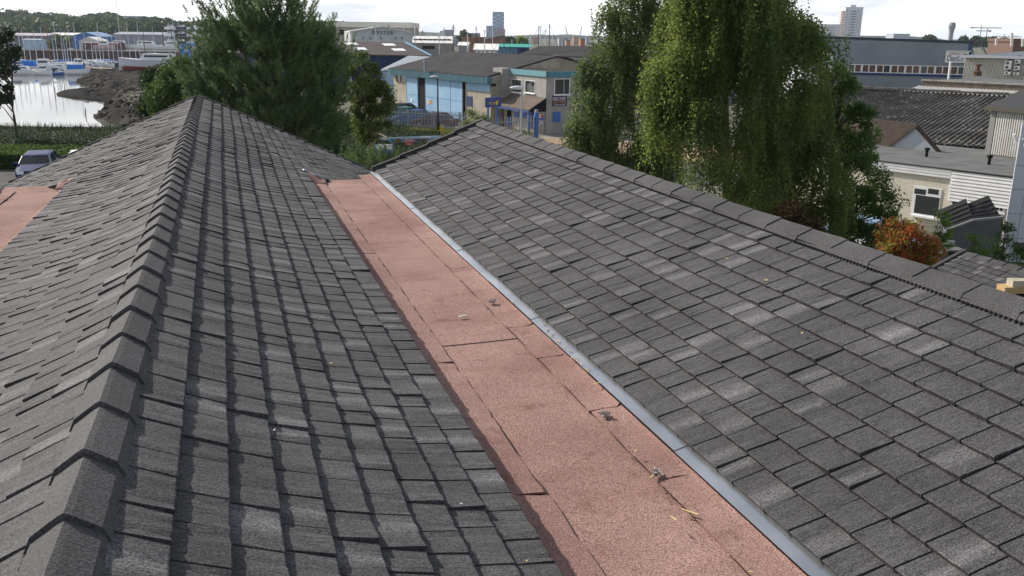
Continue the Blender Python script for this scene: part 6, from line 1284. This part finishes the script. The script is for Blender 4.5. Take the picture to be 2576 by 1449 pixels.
tree('pine_tree', 'large dark pine with upswept needle tufts behind the left gable', 'tree', 37, 690, PINE, 280, pine_maker, L_pine, bark, 41, .26, .05)
tree('pine_sapling', 'young pine shoots growing at the corner of the two roofs', 'tree', 30, 965, [(402, 985, 1002), (414, 905, 1008), (440, 895, 1008), (480, 900, 1010)], 34, tufts(9, 44, .13, .012), L_pine, bark, 42, .05, .02)
tree('olive_tree', 'olive and rust tinged tree between the pine and the blue shed', 'tree', 46, 905, [(138, 880, 925), (170, 862, 950), (220, 865, 985), (270, 880, 1012), (310, 880, 1000), (350, 885, 960)], 70, puffs(170, .42, .13), L_olive, bark, 43, .14, .05)
tree('scrub_tree', 'bright green scrub tree at the left foot of the pine', 'tree', 52, 455, [(150, 435, 470), (175, 415, 500), (215, 380, 520), (260, 372, 520), (300, 380, 520)], 120, puffs(170, .6, .16), L_green, bark, 44, .12, .05)
tree('scrub_tree', 'darker green scrub bush beside the creek bank', 'tree', 58, 395, [(175, 385, 425), (205, 355, 440), (250, 350, 440), (300, 360, 440)], 90, puffs(170, .6, .16), L_dark, bark, 45, .1, .05)
tree('buddleia', 'straggly grey-green buddleia at the gate', 'shrub', 70, 1195, [(280, 1180, 1215), (295, 1160, 1235), (315, 1150, 1240), (340, 1155, 1235)], 46, puffs(60, .42, .17, .35, .8, -.4), L_birch2, bark, 46, .05, .03)
tree('lime_tree', 'leafy tree on a thin trunk at the creek edge', 'tree', 66, 37, [(62, 5, 22), (85, -40, 42), (130, -80, 46), (165, -90, 48), (190, -60, 36), (215, -40, 44), (245, -60, 44), (262, -50, 30)], 95, puffs(80, .5, .2, .75), L_dark, bark, 47, .12, .05)
tree('red_shrub', 'rounded shrub turning red and yellow in front of the waste container', 'shrub', 22, 2270, [(562, 2235, 2320), (585, 2200, 2350), (615, 2180, 2385), (650, 2190, 2395), (700, 2200, 2390)], 105, puffs(80, .25, .085, .62), L_red, bark, 48, .05, .02, rag=.32)
tree('green_sapling', 'light green sapling spray in front of the black lids', 'shrub', 26.5, 2372, [(535, 2358, 2385), (570, 2350, 2398), (600, 2352, 2400), (630, 2355, 2398)], 26, puffs(65, .16, .07, .4), L_lime, bark, 49, .03, .012)
tree('green_shrub', 'feathery light green shrub beside the low tiled roof', 'shrub', 25, 2470, [(592, 2450, 2490), (610, 2425, 2520), (640, 2420, 2540), (680, 2430, 2540)], 34, puffs(85, .2, .065, .35), L_lime, bark, 50, .03, .012)
tree('green_shrub', 'upright dark green shrub against the pale panels', 'shrub', 24, 2540, [(560, 2525, 2545), (590, 2510, 2560), (630, 2500, 2590), (690, 2500, 2600)], 44, puffs(75, .18, .06, .5), L_green, bark, 51, .03, .012)
# hedge
hq = []
hr = np.random.default_rng(3)
def boxleaf(r0, r1, d0, d1, z1, N, size, seed, wav=.12):
    rr = np.random.default_rng(seed); P = np.stack([rr.uniform(r0, r1, N), rr.uniform(d0, d1, N), rr.random(N) ** .5 * z1], 1); k = rr.random(N)
    P[k < .42, 2] = z1 + rr.normal(size=(k < .42).sum()) * .05 + wav * .3 * np.sin(P[k < .42, 0] * 2.1); m = (k >= .42) & (k < .8); P[m, 1] = d0 + np.abs(rr.normal(size=m.sum())) * .08
    W_ = flat(CAM) + P[:, :1] * RH + P[:, 1:2] * FH; W_[:, 2] = P[:, 2]; return W_
HG = thing('clipped_hedge', 'clipped green hedge behind the parked blue car', 'hedge', GP(-20, 56, 0))
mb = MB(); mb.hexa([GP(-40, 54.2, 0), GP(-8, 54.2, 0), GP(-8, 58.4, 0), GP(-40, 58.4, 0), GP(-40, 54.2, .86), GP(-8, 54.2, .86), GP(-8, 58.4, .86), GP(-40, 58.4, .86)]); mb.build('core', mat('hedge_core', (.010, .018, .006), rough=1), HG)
npmesh('foliage', leaves(boxleaf(-40, -8, 54.0, 58.6, .95, 34000, .11, 4), .15, .65), L_green, parent=HG)
# reeds and rough grass at the creek edge
def blades(r0, r1, d0, d1, N, h0, h1, seed, lean=.25, wdt=.03, zf=None):
    r = np.random.default_rng(seed); R_ = r.uniform(r0, r1, N); D_ = r.uniform(d0, d1, N); h = r.uniform(h0, h1, N); B = flat(CAM) + R_[:, None] * RH + D_[:, None] * FH
    if zf is not None: B[:, 2] = zf(R_, D_)
    ln = r.normal(size=(N, 3)) * lean; ln[:, 2] = 1; tip = B + ln * h[:, None]; s = rand_dirs(N); s[:, 2] = 0; return np.stack([B - s * wdt, B + s * wdt, tip], 1)
L_reed = leaf_mat('reed_leaf', (.009, .025, .007), (.026, .056, .013), .12, .35, 0.03); L_dry = leaf_mat('dry_grass', (.14, .12, .04), (.10, .13, .035), .3, .5)
rb2 = np.concatenate([blades(-62, -6, 59, 72, 26000, .5, .95, 8, .18, .05), blades(-62, -6, 70, 73, 7000, .8, 1.35, 9, .15, .035)])
tag(npmesh('reed_bed', rb2, L_reed), 'dark reed bed along the creek edge', 'reeds', kind='stuff')
tag(npmesh('reed_leaves', leaves(boxleaf(-62, -6, 59, 72.5, .82, 26000, .1, 14), .17, .5, -.5), L_dark), 'leafy dark growth through the reed bed', 'reeds', kind='stuff')
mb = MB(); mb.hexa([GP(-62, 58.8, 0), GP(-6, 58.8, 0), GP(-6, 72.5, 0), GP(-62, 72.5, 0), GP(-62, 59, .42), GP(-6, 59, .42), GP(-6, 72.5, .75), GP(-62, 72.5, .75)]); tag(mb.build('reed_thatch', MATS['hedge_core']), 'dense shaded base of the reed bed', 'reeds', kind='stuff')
tag(npmesh('rough_grass', np.concatenate([blades(-13.5, 2, 66.5, 78, 15000, .25, .7, 10, .3, .025), blades(-9, 1, 72, 77, 5000, .4, .9, 12, .3, .025)]), L_dry), 'rough dry grass in front of the palisade fence', 'grass', kind='stuff')
tag(npmesh('scrub_grass', blades(-26, -9, 73, 92, 7000, .3, .8, 11, .3, .05), L_reed), 'weedy grass between the hedge and the creek bank', 'grass', kind='stuff')
# wooded hill on the left
hillpts = [(-400, 130), (0, 150), (140, 140), (300, 156), (500, 190), (620, 162), (700, 212), (860, 206), (940, 246), (1040, 208), (1200, 202), (1330, 182), (1420, 212), (1500, 222), (1640, 262), (1880, 238), (2060, 236), (2150, 292), (2250, 312), (2300, 282), (2400, 302), (2600, 296), (3200, 300), (4400, 308)]
def top_y(x): return float(np.interp(x, [p[0] for p in hillpts], [p[1] for p in hillpts]))
r = np.random.default_rng(77); Q = []; cores = MB()
for i in range(640):
    x = r.uniform(-300, 4300); lvl = r.random(); D = 560 + 340 * lvl; yt = top_y(x); y = 395 + (yt + 14 - 395) * lvl + r.normal() * 5
    if 1480 < x < 1790 and y < 290: y = 300 + r.random() * 20
    c = W(*T1(x, y), D); R_ = r.uniform(4.5, 8.5); n = 46; d = rand_dirs(n); d[:, 2] = np.abs(d[:, 2]) * .9 - .15
    Q.append(leaves(c + d * R_ * _v(1, 1, .8) * r.uniform(.75, 1.1, (n, 1)), 2.6, .8))
    if i % 2 == 0:
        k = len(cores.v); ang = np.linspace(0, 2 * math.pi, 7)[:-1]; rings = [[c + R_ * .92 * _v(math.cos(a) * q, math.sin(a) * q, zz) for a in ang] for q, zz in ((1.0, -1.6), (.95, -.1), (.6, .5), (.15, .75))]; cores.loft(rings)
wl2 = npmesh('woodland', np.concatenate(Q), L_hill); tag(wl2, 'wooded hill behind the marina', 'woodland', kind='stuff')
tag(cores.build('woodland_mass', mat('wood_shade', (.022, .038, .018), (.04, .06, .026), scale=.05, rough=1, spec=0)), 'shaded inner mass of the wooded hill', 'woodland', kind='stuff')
for (xc, hw, yt, lb) in ((1630, 155, 208, 'grey scalloped apartment slab rising out of the hill trees'),):
    t, f, zt = block('apartment_slab', lb, xc - hw, xc + hw, yt, 940, 14, rgbm('slab_grey', (.44, .46, .52), .8), tr=T1)
    for k in range(5): mb = MB(); u = f.L * (k + .5) / 5; c = f.pt(u, zt, 0); mb.tube([c - ZH * 40, c + ZH * .8], f.L * .07, 8); mb.build('bay', MATS['slab_grey'], t)
# scattered trees beyond the estate
for i, (x0, x1, y0, y1, D, tr, lb) in enumerate(((1795, 1885, 262, 330, 420, T4, 'round dark tree beside the green-roofed store'), (1895, 2015, 272, 330, 430, T4, 'light green tree beyond the green-roofed store'), (600, 900, 452, 600, 392, T1, 'yellow-green willow scrub on the quay'), (1385, 1470, 215, 300, 480, T4, 'dark tree beside the flat pale-roofed office'), (1925, 1985, 398, 450, 620, T7, 'small dark tree behind the chart building roof'), (2035, 2130, 392, 460, 620, T7, 'rounded tree left of the cranes'), (2130, 2220, 402, 460, 640, T7, 'dark tree under the tower cranes'), (2225, 2300, 398, 460, 640, T7, 'loose tree beneath the lowest crane'), (2300, 2420, 410, 470, 650, T7, 'broad tree in front of the brown lift house'), (1545, 1640, 386, 430, 700, T7, 'rounded tree behind the chart building, left of the vent tower'))):
    (a0, b0), (a1, b1) = tr(x0, y0), tr(x1, y1); e = [(b0, a0 + (a1 - a0) * .35, a0 + (a1 - a0) * .65), (b0 + (b1 - b0) * .3, a0, a1), (b1, a0, a1)]
    tree('round_tree', lb, 'tree', D, (a0 + a1) / 2, e, 34, puffs(36, D * .0042, D * .0032, .8), (L_hill, L_lime if i == 1 else L_hill, L_olive)[2 if i == 2 else (1 if i == 1 else 0)], bark, 60 + i, .4, .12)
# distant wooded hills on the horizon
mb = MB(); rr2 = random.Random(4); N = 160
for k in range(N + 1):
    x = -900 + k * 4600 / N; D = 3300; base = W(x, 90, D); h = 16 + 11 * math.sin(k * .13 + 1) + 7 * math.sin(k * .41) + rr2.uniform(-2.5, 2.5); p = flat(base); mb.v += [tuple(p - ZH * 2), tuple(p + ZH * h), tuple(p + FH * 900 + ZH * (h + 6))]
for k in range(N): mb.f += [(3 * k, 3 * k + 3, 3 * k + 4, 3 * k + 1), (3 * k + 1, 3 * k + 4, 3 * k + 5, 3 * k + 2)]
tag(mb.build('hills', mat('far_hill', (.035, .05, .03), (.06, .075, .04), scale=.01, rough=1, spec=0)), kind='structure')
# ================================================================ VEHICLES AND SMALL THINGS
tyre = mat('tyre_rubber', (.015, .015, .016), rough=.8); rimm = mat('wheel_alloy', (.42, .43, .45), rough=.35, metal=.7); lens = mat('lamp_lens', (.75, .78, .80), rough=.12, spec=.8)
def paint(nm, c): return mat('paint_' + nm, c, rough=.45 if nm == 'midnight' else .35, spec=.16 if nm == 'midnight' else .28)
car_glass = mat('car_glass', (.012, .014, .017), rough=.08, spec=.35)
def car(name, label, P, rz, pm, Lc=4.4, Wc=1.76, Hc=1.45, estate=False, detail=True, group=None):
    t = lthing(name, label, 'car', flat(P, 0.012), rz, group); h = Wc / 2; x1, x0 = Lc / 2, -Lc / 2
    prof = [(x0, .35), (x0 + .05, .22), (x1 - .1, .20), (x1, .34), (x1 - .01, .58), (x1 - .12, .70), (x1 - .6, .82), (x1 - 1.15, .93), (x0 + .55, .95), (x0 + .03, .90)]
    rings = []
    for yy, sx, sz in ((-1.0, .93, .86), (-.97, .97, .95), (-.75, 1.0, 1.0), (0, 1.012, 1.015), (.75, 1.0, 1.0), (.97, .97, .95), (1.0, .93, .86)):
        rings.append([(x * sx, yy * h, .55 + (z - .55) * sz) for x, z in prof])
    body = MB().loft(rings).build('body', pm, t, smooth=False)
    bx0, bx1 = (x0 + .12 if estate else x0 + .5), x1 - 1.12; rx0, rx1 = (x0 + .45 if estate else x0 + 1.15), x1 - 1.85
    def ring(z, a, b, w): return [(a, -w, z), (b, -w, z), (b + .06, 0, z), (b, w, z), (a, w, z), (a - .05, 0, z)]
    g_ = MB().loft([ring(.90, bx0, bx1, h * .93), ring(Hc - .09, rx0, rx1, h * .74)]).build('glasshouse', car_glass if estate else glass, t)
    MB().loft([ring(Hc - .10, rx0 - .04, rx1 + .05, h * .765), ring(Hc - .03, rx0 + .02, rx1 - .06, h * .72), ring(Hc, rx0 + .2, rx1 - .3, h * .55)]).build('roof', pm, t)
    for s_ in (-1, 1):
        for (a, b) in (((bx1, .93), (rx1, .75)), ((bx0, .93), (rx0, .75)), (((bx0 + bx1) / 2 - .1, .945), ((rx0 + rx1) / 2 - .05, .762))):
            MB().tube([(a[0], s_ * h * a[1], .90), (b[0], s_ * h * b[1], Hc - .08)], .042, 5).build('pillar', pm, g_)
    for xw in (x1 - .82, x0 + .80):
        for s_ in (-1, 1):
            w_ = MB().tube([(xw, s_ * (h - .20), .31), (xw, s_ * (h + .005), .31)], .31, 14).build('wheel', tyre, t); MB().tube([(xw, s_ * (h - .02), .31), (xw, s_ * (h + .012), .31)], .20, 12).build('rim', rimm, w_)
    for s_ in (-1, 1):
        MB().add([(x1 - .015, s_ * h * .88, .52), (x1 + .03, s_ * h * .50, .54), (x1 - .02, s_ * h * .50, .70), (x1 - .10, s_ * h * .90, .70), (x1 - .3, s_ * h * .98, .66), (x1 - .25, s_ * h * .975, .55)], [(0, 1, 2, 3), (0, 3, 4, 5)]).build('headlight', lens, t)
        MB().tube([(bx1 - .02, s_ * (h * .92), .98), (bx1 + .02, s_ * (h + .17), 1.0)], [.06, .085], 6).build('mirror', pm, t)
        MB().box((x0 + .03, s_ * h * .8, .75), (.1, .22, .25)).build('tail_light', red, t)
    if detail:
        MB().box((x1 + .03, 0, .62), (.06, h * .8, .12)).build('grille', black, t); MB().box((x1 + .04, 0, .42), (.05, .52, .11)).build('number_plate', white, t); MB().box((x1 + .005, 0, .33), (.08, h * 1.5, .12)).build('bumper_strip', black, t)
    return t
toC = math.atan2(-FH[1], -FH[0])
P = G(44, 464, 0); car('estate_car', 'dark blue estate car parked facing the roofs by the hedge', P + FH * 2.4, math.atan2(-P[1], -P[0]) - .16, paint('midnight', (.006, .022, .105)), 4.5, 1.80, 1.40, True)
car('white_car', 'white car mostly hidden behind the left roof slope', W(205, 455, 51.5) + FH * .5, toC + .4, paint('white', (.72, .73, .74)), 4.2, 1.75, 1.45)
def px5(x, y, D): return flat(W(*T5(x, y), D))
lft = math.atan2(-RH[1], -RH[0])
car('maroon_car', 'maroon hatchback parked behind the palisade fence', px5(915, 930, 82.5), lft - .42, paint('maroon', (.085, .018, .025)), 4.1, 1.7, 1.45, group='cars parked behind the fence'); car('blue_car', 'mid blue hatchback between the green and maroon cars', px5(690, 905, 85.5), lft - .42, paint('blue', (.02, .07, .25)), 4.1, 1.7, 1.44, group='cars parked behind the fence')
car('green_car', 'dark green saloon parked behind the fence beside the blue hatchback', px5(560, 880, 89), lft - .42, paint('green', (.02, .13, .10)), 4.2, 1.7, 1.42, group='cars parked behind the fence'); car('black_car', 'dark saloon parked farthest back behind the palisade fence', px5(540, 840, 94), lft - .4, paint('ink', (.02, .025, .04)), 4.3, 1.72, 1.42, group='cars parked behind the fence')
car('silver_car', 'pale green-silver car on the road behind the pine shoots', px5(295, 1270, 46), lft + .1, paint('silver', (.45, .52, .52)), 4.2, 1.7, 1.45)
car('shaded_car', 'white car parked in the shade of the ash tree', flat(W(2105, 580, 31)), lft - .6, paint('cream', (.70, .71, .72)), 4.3, 1.75, 1.45); car('shaded_van', 'pale blue car behind the white one under the ash', flat(W(2165, 560, 34.5)), lft - .5, paint('pale', (.22, .34, .48)), 4.4, 1.78, 1.5)
# debris on the roofs
chip = mat('wood_chip', (.62, .48, .25), rough=.8); gritm = mat('pale_grit', (.68, .62, .48), rough=.8); rag = mat('grey_rag', (.42, .37, .34), (.25, .22, .2), scale=30, rough=.9)
def on_right(px, py):
    d = ray(px, py); s = math.tan(AR); t_ = (EZR - s * EXR - CAMZ) / (d[2] - s * d[0]); return CAM + d * t_ + _v(-.35, 0, .93) * .03
def on_left(px, py):
    d = ray(px, py); t_ = 0.5
    for k in range(4000):
        t_ += .004; p = CAM + d * t_; dist = (p[0] - XL) / math.cos(ANG)
        if p[0] > XL:
            xs = [pr(q, p[1]) for q in (max(0, dist - .1), dist, dist + .1)]; z = np.interp(p[0], [q[0] for q in xs], [q[1] for q in xs])
            if p[2] < z + .03: return p
    return p
def debris(name, label, cat, P, L_, wd, m, az, group):
    mb = MB(); d = _v(math.cos(az), math.sin(az), 0); s = _v(-d[1], d[0], 0); mb.hexa([P - d * L_ / 2 - s * wd / 2, P + d * L_ / 2 - s * wd * .3, P + d * L_ / 2 + s * wd * .3, P - d * L_ / 2 + s * wd / 2] + [q + ZH * wd * .6 for q in (P - d * L_ / 2 - s * wd / 2, P + d * L_ / 2 - s * wd * .3, P + d * L_ / 2 + s * wd * .3, P - d * L_ / 2 + s * wd / 2)]); tag(mb.build(name, m), label, cat, group)
fz = ZG + .022
debris('wood_splinter', 'pale wooden splinter lying along the right felt seam', 'splinter', G(1735, 1290, fz + .01), .085, .012, chip, 2.2, None); debris('wood_splinter', 'pale curled shaving on the pink felt by the lap joint', 'splinter', G(1165, 797, fz), .07, .018, gritm, .2, None)
for x, y in ((1325, 1412), (833, 915), (1048, 1192), (955, 1130), (690, 1082), (1160, 1268)): debris('grit_fleck', 'pale grit fleck lying on the left slope tiles', 'debris', on_left(x, y), random.uniform(.010, .02), random.uniform(.005, .009), (gritm, chip)[x % 2], random.uniform(0, 3), 'flecks on the left slope')
for x, y in ((1380, 830), (1392, 842), (1405, 858), (1420, 872), (1445, 900), (1452, 908), (1370, 818), (1432, 884), (1475, 930), (1505, 965), (1450, 903), (1462, 915), (1640, 1200), (1600, 1135), (1290, 760), (1885, 1440), (1695, 1305)): debris('wood_shaving', 'tiny yellow wood shaving against the silver flashing', 'debris', G(x + random.uniform(-4, 4), y, ZG + .06), random.uniform(.02, .05), .008, chip, random.uniform(0, 3), 'shavings along the flashing')
for k, (x, y, lb) in enumerate(((1238, 762, 'crumpled grey rag on the pink felt'), (1522, 1045, 'frayed grey scrap on the right felt seam'), (1648, 1192, 'small grey twist of scrap on the felt seam'))):
    P = G(x, y, fz + .012); t = thing('felt_scrap', lb, 'debris', P, 'grey scraps on the felt'); rr3 = random.Random(k)
    for j in range(4):
        mb = MB(); a = rr3.uniform(0, 6); q = [P + _v(rr3.uniform(-.035, .035), rr3.uniform(-.035, .035), rr3.uniform(0, .02)) for _ in range(4)]; mb.tube(q, [.006, .010, .008, .003], 5); mb.build('fold', rag, t)
for x, y in ((1930, 715), (2020, 850), (1830, 660)): debris('dry_leaf', 'dry leaf lying on the wing tiles', 'leaf', on_right(x, y), .025, .012, chip, random.uniform(0, 3), 'dry leaves on the wing')
# ================================================================ HAZE: one closed box of thin air round the whole scene
hm = bpy.data.materials.new('haze_air'); hm.use_nodes = True; hn = hm.node_tree; hn.nodes.clear(); ho = hn.nodes.new('ShaderNodeOutputMaterial'); pv = hn.nodes.new('ShaderNodeVolumePrincipled')
pv.inputs['Color'].default_value = (.80, .88, 1.0, 1); pv.inputs['Density'].default_value = 0.0001; pv.inputs['Anisotropy'].default_value = 0.2
hn.links.new(pv.outputs['Volume'], ho.inputs['Volume'])
mb = MB(); mb.box((900, 2500, 40), (9200, 6000, 94)); hz_ = mb.build('haze', hm); tag(hz_, kind='stuff')
